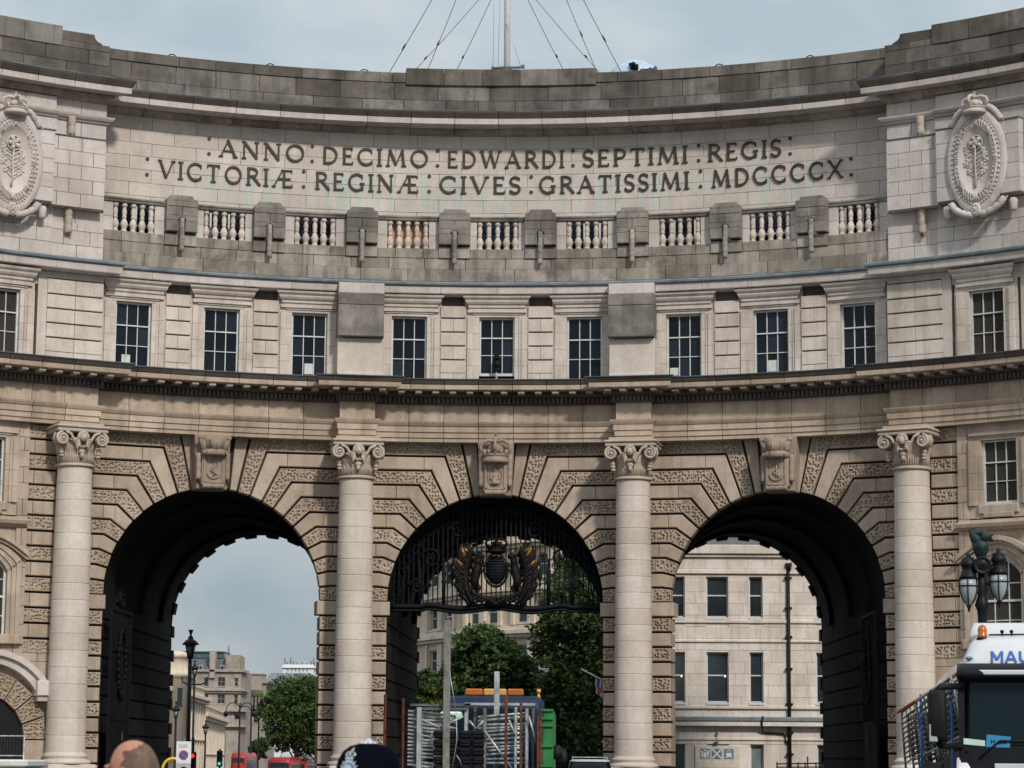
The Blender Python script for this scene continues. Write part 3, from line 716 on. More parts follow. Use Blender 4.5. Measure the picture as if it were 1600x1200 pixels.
for p in PC:
    mpw = lambda u, v, w, p=p: FC(p+u, v, w)
    m = MB(); m.prism(rect(-.62, 21.50, -.13, 21.92), -.4, .36, mpw, .02); m.prism(rect(.13, 21.50, .62, 21.92), -.4, .36, mpw, .02)
    n = 8; arcp = [(.16*cos(pi*i/n), 21.92+.16*sin(pi*i/n)) for i in range(n+1)]
    for (x0, z0), (x1, z1) in zip(arcp, arcp[1:]): m.prism(ccw([(x0, z0), (x1, z1), (x1, 22.12), (x0, 22.12)]), -.4, .36, mpw)
    m.prism(rect(-.62, 21.93, -.16, 22.12), -.4, .36, mpw); m.prism(rect(.16, 21.93, .62, 22.12), -.4, .36, mpw)
    m.prism(rect(-.62, 22.125, -.008, 22.46), -.4, .362, mpw, .012); m.prism(rect(.008, 22.125, .62, 22.46), -.4, .362, mpw, .012); m.prism(rect(-.62, 22.472, .62, 22.68), -.4, .366, mpw, .02)
    m.prism([(-.62, 22.69), (.62, 22.69), (.58, 22.78), (-.58, 22.78)], -.4, .35, mpw); m.prism([(-.50, 22.78), (.50, 22.78), (.43, 22.93), (-.43, 22.93)], -.4, .26, mpw)
    pier = part(m, 'pier', 'stone_slab', bal)
    m = MB(); m.prism(rect(-.62, 20.985, -.0, 21.44), -.4, .18, mpw, .015); m.prism(rect(.01, 20.985, .62, 21.44), -.4, .18, mpw, .015); part(m, 'pier_base', 'stone_balustrade', pier)
    m = MB(); garland(m, [(0, .02, 22.02), (0, -.02, 21.4), (0, 0, 20.72)], .10, frame(p, .34), .2); part(m, 'garland', 'stone_balustrade', pier)

# --- inscription wall
m = MB(); m.sweep([(-1.7, 19.8), (-1.24, 19.8), (-1.24, 28.2), (-1.7, 28.2)], -16.2, 16.2, FC, 1.); insc = part(m, 'inscription_wall', 'mortar')
CH = (26.26-21.0)/10
for r_ in range(10):
    z0 = 21.0+CH*r_; x = -15.9-(.85 if r_ % 2 else 0)
    while x < 15.9:
        L = 1.70; a, b = max(x, -15.9), min(x+L, 15.9); x += L
        if b-a > .05: m = MB(); m.prism(rect(a+.006, z0+.006, b-.006, z0+CH-.006), -1.4, -1.2+random.uniform(-.004, .004), FC, .006); part(m, 'ashlar_stone', 'stone_inscribed', insc)
CR = [(-15.5, 15.5, 0, 0, 0)]
run([(-1.6, 26.26), (-1.14, 26.26), (-1.10, 26.30), (-1.02, 26.31), (-.98, 26.40), (-.88, 26.44), (-.88, 26.48), (-1.6, 26.48)], 'upper_bed_stone', 'stone_cornice', insc, 1.72, CR)
run([(-1.6, 26.485), (-.14, 26.49), (-.13, 26.71), (-1.6, 26.72)], 'upper_corona_stone', 'stone_pale', insc, 1.72, CR)
run([(-1.6, 26.725), (-.11, 26.725), (-.10, 26.75), (-.07, 26.80), (.0, 26.92), (.0, 26.96), (-1.6, 27.05)], 'upper_cyma_stone', 'stone_crust_shade', insc, 1.72, CR)
m = MB(); m.sweep([(-1.5, 27.06), (.01, 26.965), (.02, 27.0), (-1.5, 27.09)], -15.4, 15.4, FC, .8); part(m, 'lead_flashing', 'lead_sheet', insc)
m = MB(); m.sweep([(-1.5, 27.0), (-.96, 27.0), (-.96, 28.7), (-1.5, 28.7)], -15.9, 15.9, FC, 1.); pp = part(m, 'parapet', 'mortar')
random.seed(5)
for z0, z1, L, w, off_ in ((27.02, 27.63, 1.66, -.90, 0), (27.64, 28.33, 1.9, -.90, .7), (28.34, 28.75, 1.85, -.86, .2)):
    x = -15.8-off_
    while x < 15.8:
        b = min(x+L*random.uniform(.75, 1.2), 15.8)
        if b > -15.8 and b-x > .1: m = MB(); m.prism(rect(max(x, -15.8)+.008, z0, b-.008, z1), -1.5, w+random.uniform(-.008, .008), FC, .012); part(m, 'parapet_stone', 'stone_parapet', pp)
        x = b
for i in range(5):
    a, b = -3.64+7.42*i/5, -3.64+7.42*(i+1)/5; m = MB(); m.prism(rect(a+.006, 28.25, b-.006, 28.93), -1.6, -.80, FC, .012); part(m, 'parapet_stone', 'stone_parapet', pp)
for x in (-12.7, -8.9, -5.25, 8.55, 12.1, 5.6):   # iron hoops on the coping
    M = frame(x, -1.1, 28.75); m = MB(); m.tube([(.17*cos(a), 0, .13*sin(a)) for a in [pi*i/10 for i in range(11)]], .022, 6, True, True, M); m.tube([(.3, 0, .02), (.17, 0, .02)], .02, 6, True, True, M); part(m, 'hoop', 'iron_black', pp)

# --- wings with the oval medallions
def rows(mp, a, b, zs, L, w, name, mat, parent, ch=.008, w0=-.5, gap=.009, sh=.5):
    for r_ in range(len(zs)-1):
        x = a-(L*sh if r_ % 2 else 0)
        while x < b-.02:
            p, q = max(x, a), min(x+L, b); x += L
            if q-p > .12: m = MB(); m.prism(rect(p+gap, zs[r_]+gap*.8, q-gap, zs[r_+1]-gap*.8), w0, w, mp, ch); part(m, name, mat, parent)
for sg in (-1, 1):
    mp = lambda s, z, w, sg=sg: FC(sg*s, z, w)
    m = MB(); m.sweep([(-1.4, 19.8), (-.06, 19.8), (-.06, 28.4), (-1.4, 28.4)], 15.52, 26, mp, 1.); m.sweep([(-1.4, 0), (-.06, 0), (-.06, 19.9), (-1.4, 19.9)], 16.3, 26, mp, 1.)
    wing = part(m, 'wing_wall', 'mortar')
    # plain ashlar under and over the blocks
    rows(mp, 15.5, 17.55, [20.05, 20.6, 21.15, 21.44], 1.05, .20, 'wing_stone', 'stone_pale', wing)
    rows(mp, 17.55, 26, [20.05, 20.6, 21.15, 21.5], 1.3, .34, 'wing_stone', 'stone_pale', wing)
    rows(mp, 15.5, 17.5, [21.44, 21.97], 1.1, .10, 'wing_stone', 'stone_pale', wing)
    rows(mp, 17.5, 26, [21.5, 22.0], 1.4, .16, 'wing_stone', 'stone_pale', wing)
    rows(mp, 15.64, 17.74, [21.97, 22.5, 23.04, 23.58, 24.12, 24.66], .95, .58, 'wing_stone', 'stone_pale', wing)
    rows(mp, 17.75, 21.2, [22.02, 22.55, 23.1, 23.65, 24.2, 24.74], 1.15, .80, 'wing_stone', 'stone_pale', wing)
    rows(mp, 21.2, 26, [22.0, 22.55, 23.1, 23.65, 24.2, 24.74], 1.15, .5, 'wing_stone', 'stone_pale', wing)
    rows(mp, 15.5, 17.5, [24.66, 25.36], 1.0, .12, 'wing_stone', 'stone_pale', wing)
    rows(mp, 17.5, 26, [24.74, 25.36], 1.2, .30, 'wing_stone', 'stone_pale', wing)
    rows(mp, 15.5, 17.55, [25.66, 26.2], 1.0, .12, 'wing_stone', 'stone_pale', wing)
    rows(mp, 17.55, 26, [25.66, 26.2], 1.25, .30, 'wing_stone', 'stone_pale', wing)
    for a, b, o in ((15.5, 17.52, 0), (17.52, 26, .18)):
        PB[0] = .12+o; m = MB(); m.sweep([(-.4, 25.37), (.14+o, 25.37), (.2+o, 25.41), (.2+o, 25.46), (.3+o, 25.5), (.36+o, 25.58), (.38+o, 25.65), (-.4, 25.66)], a, b, mp, .8, 1 if a < 16 else .0, 0); part(m, 'string_course', 'stone_pale', wing)
        m = MB(); m.sweep([(.0, 24.66+.08*(o > 0)), ((.62 if o == 0 else .84), 24.665+.08*(o > 0)), ((.63 if o == 0 else .85), 24.70+.08*(o > 0)), (.0, 24.74+.08*(o > 0))], 15.62 if o == 0 else 17.73, 17.74 if o == 0 else 21.22, mp, .8); part(m, 'lead_flashing', 'lead_sheet', wing)
    # crowning cornice
    PB[0] = .1
    n = 7; xs = [15.6+(26-15.6)*i/n for i in range(n+1)]
    for prof, nm, mt in (([(-.6, 26.2), (.16, 26.2), (.2, 26.25), (.28, 26.26), (.32, 26.38), (.42, 26.42), (.42, 26.51), (-.6, 26.51)], 'upper_bed_stone', 'stone_cornice'),
                         ([(-.6, 26.515), (.92, 26.52), (.93, 26.74), (-.6, 26.75)], 'upper_corona_stone', 'stone_pale'),
                         ([(-.6, 26.755), (.95, 26.755), (.97, 26.79), (1.06, 26.95), (1.07, 27.0), (-.6, 27.16)], 'upper_cyma_stone', 'stone_crust_shade')):
        for i in range(n):
            m = MB(); m.sweep(prof, xs[i]+.01*(i > 0), xs[i+1]-.01, mp, .7, 1 if i == 0 else 0, 0); part(m, nm, mt, wing)
    m = MB(); m.sweep([(-.4, 27.18), (1.08, 27.01), (1.09, 27.05), (-.4, 27.22)], 15.6, 26, mp, .8, 1, 0); part(m, 'lead_flashing', 'lead_sheet', wing)
    # stepped blocking course
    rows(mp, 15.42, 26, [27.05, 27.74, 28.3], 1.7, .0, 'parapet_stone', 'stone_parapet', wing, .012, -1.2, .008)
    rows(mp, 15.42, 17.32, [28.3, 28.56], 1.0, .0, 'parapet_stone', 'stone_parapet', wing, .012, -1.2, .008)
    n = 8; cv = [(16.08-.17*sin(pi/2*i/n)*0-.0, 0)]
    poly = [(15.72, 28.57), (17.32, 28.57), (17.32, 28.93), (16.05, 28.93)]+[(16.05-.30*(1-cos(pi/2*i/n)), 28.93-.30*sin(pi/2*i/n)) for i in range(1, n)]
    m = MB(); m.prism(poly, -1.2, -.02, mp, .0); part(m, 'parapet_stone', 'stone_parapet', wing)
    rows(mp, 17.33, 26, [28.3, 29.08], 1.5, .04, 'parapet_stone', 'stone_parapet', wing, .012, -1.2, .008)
    # oval medallion
    C0, Z0 = 19.45, 23.36; Mw = frame(sg*C0, .745)
    m = MB(); n = 44; vs = []; fs = []
    rings = [(1.20, 1.98, 0), (1.20, 1.98, .13), (1.18, 1.95, .17), (1.0, 1.72, .19), (.98, 1.69, .18), (.90, 1.58, .18), (.88, 1.55, .23), (.66, 1.24, .23), (.63, 1.20, .16), (.3, .6, .13), (.02, .04, .12)]
    for a, b, w in rings: vs += [(a*cos(2*pi*k/n), -w, Z0+b*sin(2*pi*k/n)) for k in range(n)]
    for i in range(len(rings)-1):
        for k in range(n): l = (k+1) % n; fs.append((i*n+k, i*n+l, i*n+n+l, i*n+n+k))
    m.add(vs, fs, True, Mw); med = part(m, 'medallion', 'stone_pale')
    m = MB()
    for k in range(56): a = 2*pi*k/56; m.ell((.94*cos(a), -.2, Z0+1.635*sin(a)), (.04, .05, .05), 6, 4, Mw)
    part(m, 'beading', 'stone_pale', med)
    m = MB()
    for k in range(8):
        a0 = 2*pi*k/8+.12
        for e in range(2):
            pts = []
            for i in range(19):
                a = a0+.52*i/18; rr = 1+.10*sin(i/18*pi*4+pi*e); pts.append((.77*rr*cos(a), -.25-.015*cos(i/18*pi*4+pi*e), Z0+1.395*rr*sin(a)))
            m.tube(pts, .019, 5, True, True, Mw)
        for j in range(4): a = a0+.56+.045*j; m.tube([(.67*cos(a), -.24, Z0+1.27*sin(a)), (.86*cos(a), -.25, Z0+1.52*sin(a))], .018, 5, True, True, Mw)
    part(m, 'knotwork_band', 'stone_pale', med)
    m = MB()   # rose, thistle and shamrock stem
    m.tube([(-.05, -.17, Z0-1.0), (0, -.2, Z0-.6), (-.03, -.2, Z0), (0, -.2, Z0+.5)], [.05, .035, .03, .03], 7, True, True, Mw)
    for ring, rr, k0 in ((.17, .09, 5), (.08, .06, 5)):
        for k in range(k0): a = 2*pi*k/k0+ring*4; m.ell((ring*cos(a), -.22, Z0+.66+ring*sin(a)), (rr, .06, rr), 8, 5, Mw)
    m.ell((0, -.26, Z0+.66), .05, 8, 5, Mw); m.tube([(.27*cos(a), -.19, Z0+.66+.27*sin(a)) for a in [2*pi*i/16 for i in range(17)]], .03, 6, False, True, Mw)
    rs = random.Random(3)
    for k in range(14):
        sd = -1 if k % 2 else 1; h = -.62+.075*k; l = .14+.22*rs.random(); e = Vector((sd*(l+.06), -.19, Z0+h+.1+.1*rs.random()))
        m.tube([(0, -.16, Z0+h-.12), (sd*l*.6, -.16, Z0+h-.02), tuple(e)], [.014, .014, .010], 5, True, True, Mw)
        for q in range(3): m.ell((e.x+.06*cos(q*2.1), -.155, e.z+.06*sin(q*2.1)), (.07, .035, .06), 7, 4, Mw)
    part(m, 'flower_relief', 'stone_pale', med)
    m = MB(); crown(m, (0, -.18, Z0+1.72), .46, .74, Mw); part(m, 'crown', 'stone_pale', med)
    for e in (-1, 1):
        m = MB(); garland(m, [(e*.44, -.1, Z0+2.0), (e*.7, -.12, Z0+1.86), (e*.92, -.1, Z0+1.56), (e*1.02, -.06, Z0+1.4)], .12, Mw, .22); part(m, 'garland', 'stone_pale', med)
        m = MB(); garland(m, [(e*1.06, -.1, Z0-1.5), (e*.86, -.16, Z0-1.78), (e*.5, -.2, Z0-1.98), (e*.12, -.2, Z0-2.05)], .13, Mw, .24); part(m, 'garland', 'stone_pale', med)
        m = MB(); m.lathe([(.08, 0), (.15, .05), (.14, .2), (.17, .38), (.12, .48)], (e*1.32, .1, Z0-2.0), 12, Mw); part(m, 'tassel', 'stone_pale', med)
    m = MB(); m.ell((0, -.26, Z0-1.86), (.2, .07, .26), 14, 8, Mw); m.tube([(.13*cos(a), -.32, Z0-1.86+.17*sin(a)) for a in [2*pi*i/14 for i in range(15)]], .02, 5, False, True, Mw); m.tube([(-.08, -.33, Z0-1.78), (.08, -.33, Z0-1.94)], .02, 5, True, True, Mw); m.tube([(.08, -.33, Z0-1.78), (-.08, -.33, Z0-1.94)], .02, 5, True, True, Mw); part(m, 'badge', 'stone_pale', med)
    # vertical husk drops
    for zt, zb, wv in ((25.5, 24.78, .3), (21.98, 21.0, .3)):
        m = MB(); garland(m, [(0, 0, zt), (0, 0, zb)], .15, frame(sg*16.94, wv), .25); part(m, 'garland', 'stone_carved', wing)
    # attic storey of the wing
    for a, b, cols in ((15.42, 17.62, 2), (21.1, 23.2, 2), (23.2, 26, 3)):
        zz = [16.14, 16.49, 17.04, 17.59, 18.14, 18.69, 19.28]
        for i in range(6):
            for c in range(cols):
                x0, x1 = a+(b-a)*c/cols, a+(b-a)*(c+1)/cols; m = MB(); m.prism(rect(x0+.006, zz[i]+.006, x1-.006, zz[i+1]-(.05 if i else .01)), -.3, .20, mp, .015); part(m, 'attic_stone', 'stone_attic', attic)
        m = MB(); m.prism(rect(a, 19.28, b, 19.52), -.3, .14, mp); part(m, 'attic_stone', 'stone_attic', attic)
    for r4, w4 in ((rect(17.62, 16.12, 17.98, 19.5), .16), (rect(20.75, 16.12, 21.1, 19.5), .16), (rect(18, 19.0, 20.8, 19.5), .12)):
        m = MB(); m.prism(r4, -.3, w4, mp); part(m, 'attic_stone', 'stone_attic', attic)
    surround(sg*19.36, .69, 16.2, 18.68, .16, 0); sash(sg*19.36, 16.24, 18.66, .685, -.02)
    # lower storeys: bands beside the column, window bay
    z = ZA; k = 0
    while z > 5.6:
        zz = z-BK; put_stone(wing, 'band_stone', [rect(17.0, zz+G, 17.86, z-G)] if k % 2 == 0 else [rect(17.0, zz+G, 17.84, z-G), rect(17.855, zz+G, 18.08, z-G)], k % 2 == 0, mp, -.3, .10, .14)
        if k % 2 == 0: put_stone(wing, 'band_stone', [rect(17.87, zz+G, 18.08, z-G)], True, mp, -.3, .10, .14)
        z = zz; k += 1
    rows(mp, 18.08, 18.5, [5.6, 6.3, 7.0, 7.7, 8.4, 9.1, 9.86, 10.3, 10.9, 11.5, 12.1, 12.7, 13.2, 13.74], .42, .20, 'wing_stone', 'stone_warm', wing)
    rows(mp, 21.0, 26, [3.0, 3.7, 4.4, 5.1, 5.8, 6.4, 7.0, 7.7, 8.4, 9.1, 9.8, 10.4, 11.0, 11.7, 12.4, 13.1, 13.74], 1.2, .20, 'wing_stone', 'stone_warm', wing)
    m = MB(); m.prism(rect(18.5, 13.42, 21.0, 13.74), -.3, .2, mp); part(m, 'wing_stone', 'stone_warm', wing); m = MB(); m.prism(rect(18.5, 10.3, 21, 10.75), -.3, .16, mp); m.prism(rect(18.9, 10.45, 20.5, 10.78), -.3, .26, mp, .03); m.prism(rect(19.1, 10.3, 20.3, 10.5), -.3, .3, mp, .03)
    PB[0] = .2; m.sweep([(-.3, 9.86), (.24, 9.86), (.30, 9.92), (.40, 9.98), (.44, 10.10), (.30, 10.24), (-.3, 10.3)], 18.3, 20.9, mp, .7, 1, 1); part(m, 'wing_stone', 'stone_warm', wing)
    surround(sg*19.72, .70, 10.76, 13.13, .16, 0, False, wing); sash(sg*19.72, 10.8, 13.12, .69, -.02, wing)
    # arched lower window with curved hood
    cw = 19.62; hw = .86; zsp = 8.25; rise = .62
    def seg(hw_, rise_, z, n=12): return [(cw+hw_*(-1+2*i/n), z+rise_*(1-(-1+2*i/n)**2)) for i in range(n+1)]
    inn = seg(hw, rise, zsp)
    for o, wv in ((.0, .18), (.14, .24), (.30, .30)):
        m = MB(); out_ = seg(hw+o+.16, rise+.06, zsp+.16+o*.9); inn2 = seg(hw+o, rise+.03, zsp+o*.95)
        for (p, q), (r1, r2) in zip(zip(inn2, inn2[1:]), zip(out_, out_[1:])): m.prism(ccw([p, q, r2, r1]), -.3, wv, mp)
        for e in (-1, 1): x0, x1 = sorted((cw+e*(hw+o), cw+e*(hw+o+.16))); m.prism(rect(x0, 5.95, x1, zsp+o*.95), -.3, wv, mp)
        part(m, 'window_surround', 'stone_warm', wing)
    m = MB(); hd = seg(1.52, .82, 8.66, 16); hd = [(x, z+(.14*abs((x-cw)/1.52)**4)) for x, z in hd]
    for (p, q) in zip(hd, hd[1:]): m.prism(ccw([p, q, (q[0], q[1]+.17), (p[0], p[1]+.17)]), -.3, .52, mp); m.prism(ccw([(p[0], p[1]-.12), (q[0], q[1]-.12), q, p]), -.3, .40, mp)
    part(m, 'window_hood', 'stone_warm', wing)
    fill = seg(1.5, .8, 8.6, 12)
    m = MB()
    for (p, q) in zip(fill, fill[1:]): m.prism([(p[0], 8.0), (q[0], 8.0), q, p], -.3, .12, mp) if abs((p[0]+q[0])/2-cw) > hw+.1 else m.prism(ccw([(p[0], zsp+rise*(1-((p[0]-cw)/hw)**2)+.1), (q[0], zsp+rise*(1-((q[0]-cw)/hw)**2)+.1), q, p]), -.3, .12, mp)
    m.prism(rect(18.5, 8.0, cw-hw-.3, 9.86), -.3, .10, mp); m.prism(rect(18.5, 5.6, cw-hw-.4, 8.0), -.3, .14, mp); m.prism(rect(18.5, 9.3, 21, 9.86), -.3, .10, mp); m.prism(rect(cw+hw+.4, 5.6, 21, 9.86), -.3, .10, mp); part(m, 'wing_stone', 'stone_warm', wing)
    m = MB(); m.prism(rect(18.2, 5.6, 21, 5.95), -.3, .34, mp, .03); part(m, 'window_sill', 'stone_warm', wing)
    m = MB()
    for (p, q) in zip(inn, inn[1:]): m.prism(ccw([(p[0], p[1]-.09), (q[0], q[1]-.09), q, p]), -.15, .0, mp)
    for x in (cw-hw+.04, cw+hw-.04): m.prism(rect(x-.04, 5.96, x+.04, zsp+.02), -.15, .0, mp)
    m.prism(rect(cw-hw, 7.28, cw+hw, 7.36), -.14, -.01, mp); lw = part(m, 'window', 'white_paint', wing)
    for x in (cw-.28, cw+.28):
        g = MB(); g.prism(rect(x-.022, 5.96, x+.022, zsp+rise*.86), -.12, -.04, mp); part(g, 'glazing_bar', 'white_paint', lw)
    for z in (6.62, 7.95):
        g = MB(); g.prism(rect(cw-hw, z-.02, cw+hw, z+.02), -.12, -.045, mp); part(g, 'glazing_bar', 'white_paint', lw)
    for x0, x1 in ((cw-hw, cw-.28), (cw-.28, cw+.28), (cw+.28, cw+hw)):
        for z0, z1 in ((5.96, 6.62), (6.62, 7.32), (7.32, 7.95), (7.95, 8.85)):
            g = MB(); g.prism(rect(x0, z0, x1, z1), -.2, -.09, mp); part(g, 'pane', 'glass_dark', lw)
    # small round-arched doorway below, pitted voussoirs and a curved hood
    dc, dr, dz = 19.5, 1.62, 2.17
    for k in range(9):
        a0, a1 = pi*k/9, pi*(k+1)/9; ro = dr+.86
        q = [(dc+dr*cos(a0), dz+dr*sin(a0)), (dc+ro*cos(a0), dz+ro*sin(a0)), (dc+ro*cos(a1), dz+ro*sin(a1)), (dc+dr*cos(a1), dz+dr*sin(a1))]
        put_stone(wing, 'door_voussoir', [inset(q, [.03, 0, .03, 0])], True, mp, -.4, .2, .22)
    m = MB()
    for e in (-1, 1): x0, x1 = sorted((dc+e*dr, dc+e*(dr+.86))); m = MB(); m.prism(rect(x0, 1.0, x1, dz-.02), -.4, .22, mp, .02); part(m, 'door_jamb', 'stone_warm', wing); m = MB(); m.prism(rect(x0, 0, x1, .98), -.4, .26, mp, .02); part(m, 'door_jamb', 'stone_warm', wing)
    m = MB(); ho = [(dc+2.35*cos(a)*1.05, 3.0+2.2*sin(a)) for a in [pi*(.14+.72*i/18) for i in range(19)]]
    for p, q in zip(ho, ho[1:]):
        f = lambda v, d: (dc+(v[0]-dc)*(1+d/2.4), 3.0+(v[1]-3.0)*(1+d/2.3))
        m.prism(ccw([p, q, f(q, .22), f(p, .22)]), -.3, .62, mp); m.prism(ccw([f(p, -.3), f(q, -.3), q, p]), -.3, .46, mp)
    part(m, 'door_hood', 'stone_pale', wing)
    
    for e in (-1, 1):
        x0, x1 = sorted((dc+e*2.62, dc+e*1.88)); m = MB(); m.prism(rect(x0, 3.75, x1, 4.3), -.3, .66, mp, .03); m.prism(rect(x0+.06, 3.55, x1-.06, 3.76), -.3, .56, mp, .02); part(m, 'hood_bracket', 'stone_pale', wing)
    rows(mp, 17.0, 18.9, [4.3, 5.0, 5.6], .95, .10, 'wing_stone', 'stone_warm', wing); rows(mp, 18.9, 21, [5.22, 5.6], 1.0, .10, 'wing_stone', 'stone_warm', wing); rows(mp, 17.0, 17.4, [.0, .9, 1.7, 2.5, 3.2, 3.75], .6, .08, 'wing_stone', 'stone_warm', wing)
    m = MB()
    nn = 20
    for i in range(nn):
        a0, a1 = pi*i/nn, pi*(i+1)/nn; p, q = (dc+2.48*cos(a0), dz+2.48*sin(a0)), (dc+2.48*cos(a1), dz+2.48*sin(a1)); m.prism(ccw([p, q, (q[0], 5.3), (p[0], 5.3)]), -.4, .02, mp)
    part(m, 'door_spandrel', 'stone_warm', wing)
    m = MB(); m.prism(rect(dc-dr, 0, dc+dr, 3.8), -.02, .03, mp); part(m, 'door', 'iron_black', wing)

# --- back of the building: passages, vaults, rear wall, roof
YB = 18.0
BX = ((-15.45, -7.3), (-4.15, 4.55), (6.3, 14.35))
def front_pt(sc, a): return FA(sc-RA*1.005*cos(a), ZS+RA*1.005*sin(a), -.3)
for (sc, s0, s1), (x0, x1) in zip(BAYS, BX):
    n = 24; m = MB(); xc, hr = (x0+x1)/2, (x1-x0)/2
    def pf(i):
        if i == 0: p = front_pt(sc, 0); return (p[0], p[1], 0)
        if i == n+2: p = front_pt(sc, pi); return (p[0], p[1], 0)
        return front_pt(sc, pi*(i-1)/n)
    def pb(i):
        if i == 0: return (x0, YB, 0)
        if i == n+2: return (x1, YB, 0)
        a = pi*(i-1)/n; return (xc-hr*cos(a), YB, ZS+RA*sin(a))
    J = 10
    vs = []; fs = []
    for j in range(J+1):
        for i in range(n+3):
            a, b = Vector(pf(i)), Vector(pb(i)); p = a.lerp(b, j/J); vs.append(tuple(p))
    for j in range(J):
        for i in range(n+2): fs.append((j*(n+3)+i, j*(n+3)+i+1, (j+1)*(n+3)+i+1, (j+1)*(n+3)+i))
    m.add(vs, fs); vault = part(m, 'passage_vault', 'stone_soot_shade')
    # ribs across the vault and stone bands on its walls
    for j in (2, 5, 8):
        m = MB(); ring = [Vector(pf(i)).lerp(Vector(pb(i)), j/J) for i in range(1, n+2)]; cc = sum(ring, Vector())/len(ring)
        for p, q in zip(ring, ring[1:]):
            c0 = Vector(((ring[0].x+ring[-1].x)/2, p.y, ZS)); p2, q2 = c0+(p-c0)*.955, Vector(((ring[0].x+ring[-1].x)/2, q.y, ZS))+(q-Vector(((ring[0].x+ring[-1].x)/2, q.y, ZS)))*.955
            o = Vector((0, .9, 0)); m.add([p2, q2, q2+o, p2+o, p, q, q+o, p+o], [(0, 1, 2, 3), (0, 1, 5, 4), (3, 2, 6, 7)])
        part(m, 'vault_rib', 'stone_soot_shade', vault)
    for sd, i0 in ((1, 0), (-1, n+2)):
        f0, b0 = Vector(pf(i0)), Vector(pb(i0)); dirv = (b0-f0); L = dirv.length; dirv.normalize(); nr = Vector((sd, 0, 0))
        for r_ in range(10):
            z0 = .3+r_*.72
            for k in range(5):
                p = f0+dirv*(.8+(L-1.2)*k/5+.02); q = f0+dirv*(.8+(L-1.2)*(k+1)/5-.02); t = nr*.07
                m = MB(); V = [Vector((p.x, p.y, z0)), Vector((q.x, q.y, z0)), Vector((q.x, q.y, z0+.64)), Vector((p.x, p.y, z0+.64))]
                m.add([v+nr*.005 for v in V]+[v+t for v in V], [(4, 5, 6, 7), (0, 1, 5, 4), (1, 2, 6, 5), (2, 3, 7, 6), (3, 0, 4, 7)]); part(m, 'passage_stone', 'stone_soot_shade', vault)
    # rusticated ring of the far opening: alternate blocks jut into the light
    for k in range(25):
        a0, a1 = pi*k/25, pi*(k+1)/25; ri = hr-(.11 if k % 2 else -.02); rz = RA-(.11 if k % 2 else -.02)
        fq = lambda a, r1, r2: (xc-r1*cos(a), ZS+r2*sin(a))
        q = [fq(a0, ri, rz), fq(a1, ri, rz), fq(a1, hr+.5, RA+.5), fq(a0, hr+.5, RA+.5)]
        m = MB(); m.prism(ccw(q), 0, .75, lambda s, z, w: (s, YB+.4-w, z)); part(m, 'rear_voussoir', 'stone_soot_shade', vault)
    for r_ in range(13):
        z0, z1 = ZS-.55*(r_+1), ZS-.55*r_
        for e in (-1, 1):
            ii = hr-(.11 if r_ % 2 == 0 else -.02); a, b = sorted((xc+e*ii, xc+e*(hr+.45))); m = MB(); m.prism(rect(a, max(z0, 0)+.02, b, z1-.02), 0, .75, lambda s, z, w: (s, YB+.4-w, z)); part(m, 'rear_jamb_stone', 'stone_soot_shade', vault)
m = MB(); WB = lambda s, z, w: (s, YB+.3-w, z)
xs = [-24.0]
for x0, x1 in BX:
    m.prism(rect(xs[-1], 0, x0-.2, 27.3), 0, .5, WB); xs.append(x1+.2)
    n = 20; xc, hr = (x0+x1)/2, (x1-x0)/2+.2
    pts = [(xc-hr*cos(pi*i/n), ZS+(RA+.2)*sin(pi*i/n)) for i in range(n+1)]
    for p, q in zip(pts, pts[1:]): m.prism([p, q, (q[0], 27.3), (p[0], 27.3)], 0, .5, WB)
m.prism(rect(xs[-1], 0, 24, 27.3), 0, .5, WB)
part(m, 'rear_wall', 'stone_warm')
m = MB(); n = 30; vs = [FC(-25.5+51*i/n, 27.5, -1.3) for i in range(n+1)]+[(-24+48*i/n, YB+.3, 27.3) for i in range(n+1)]
m.add(vs, [(i, i+1, n+2+i, n+1+i) for i in range(n)])
m.add([FC(-25.5, 0, -1.0), (-24, YB+.2, 0), (-24, YB+.2, 27.3), FC(-25.5, 27.5, -1.0), FC(25.5, 0, -1.0), (24, YB+.2, 0), (24, YB+.2, 27.3), FC(25.5, 27.5, -1.0)], [(0, 1, 2, 3), (4, 5, 6, 7)])
part(m, 'roof', 'lead_roof')
# ================================================================== INSCRIPTION
def ribbon(pts, w):
    """quads of a stroke of width w (number or list) along a polyline"""
    n = len(pts); L = []; Rr = []
    for i, p in enumerate(pts):
        a, b = pts[max(i-1, 0)], pts[min(i+1, n-1)]; dx, dy = b[0]-a[0], b[1]-a[1]; l = hypot(dx, dy) or 1
        h = (w[i] if isinstance(w, list) else w)/2; L.append((p[0]-dy/l*h, p[1]+dx/l*h)); Rr.append((p[0]+dy/l*h, p[1]-dx/l*h))
    return [[Rr[i], Rr[i+1], L[i+1], L[i]] for i in range(n-1)]
def arcp(cx, cy, rx, ry, a0, a1, n=14): return [(cx+rx*cos(radians(a0+(a1-a0)*i/n)), cy+ry*sin(radians(a0+(a1-a0)*i/n))) for i in range(n+1)]
TK, TN = .142, .082
def serif(x, y, w=.2): return [(x-w/2, y-.035), (x+w/2, y-.035), (x+w/2, y+.035), (x-w/2, y+.035)]
def bar(x0, x1, y, w=TN): return [(x0, y-w/2), (x1, y-w/2), (x1, y+w/2), (x0, y+w/2)]
def stem(x, w=TK, a=0., b=1.): return [(x-w/2, a), (x+w/2, a), (x+w/2, b), (x-w/2, b)]
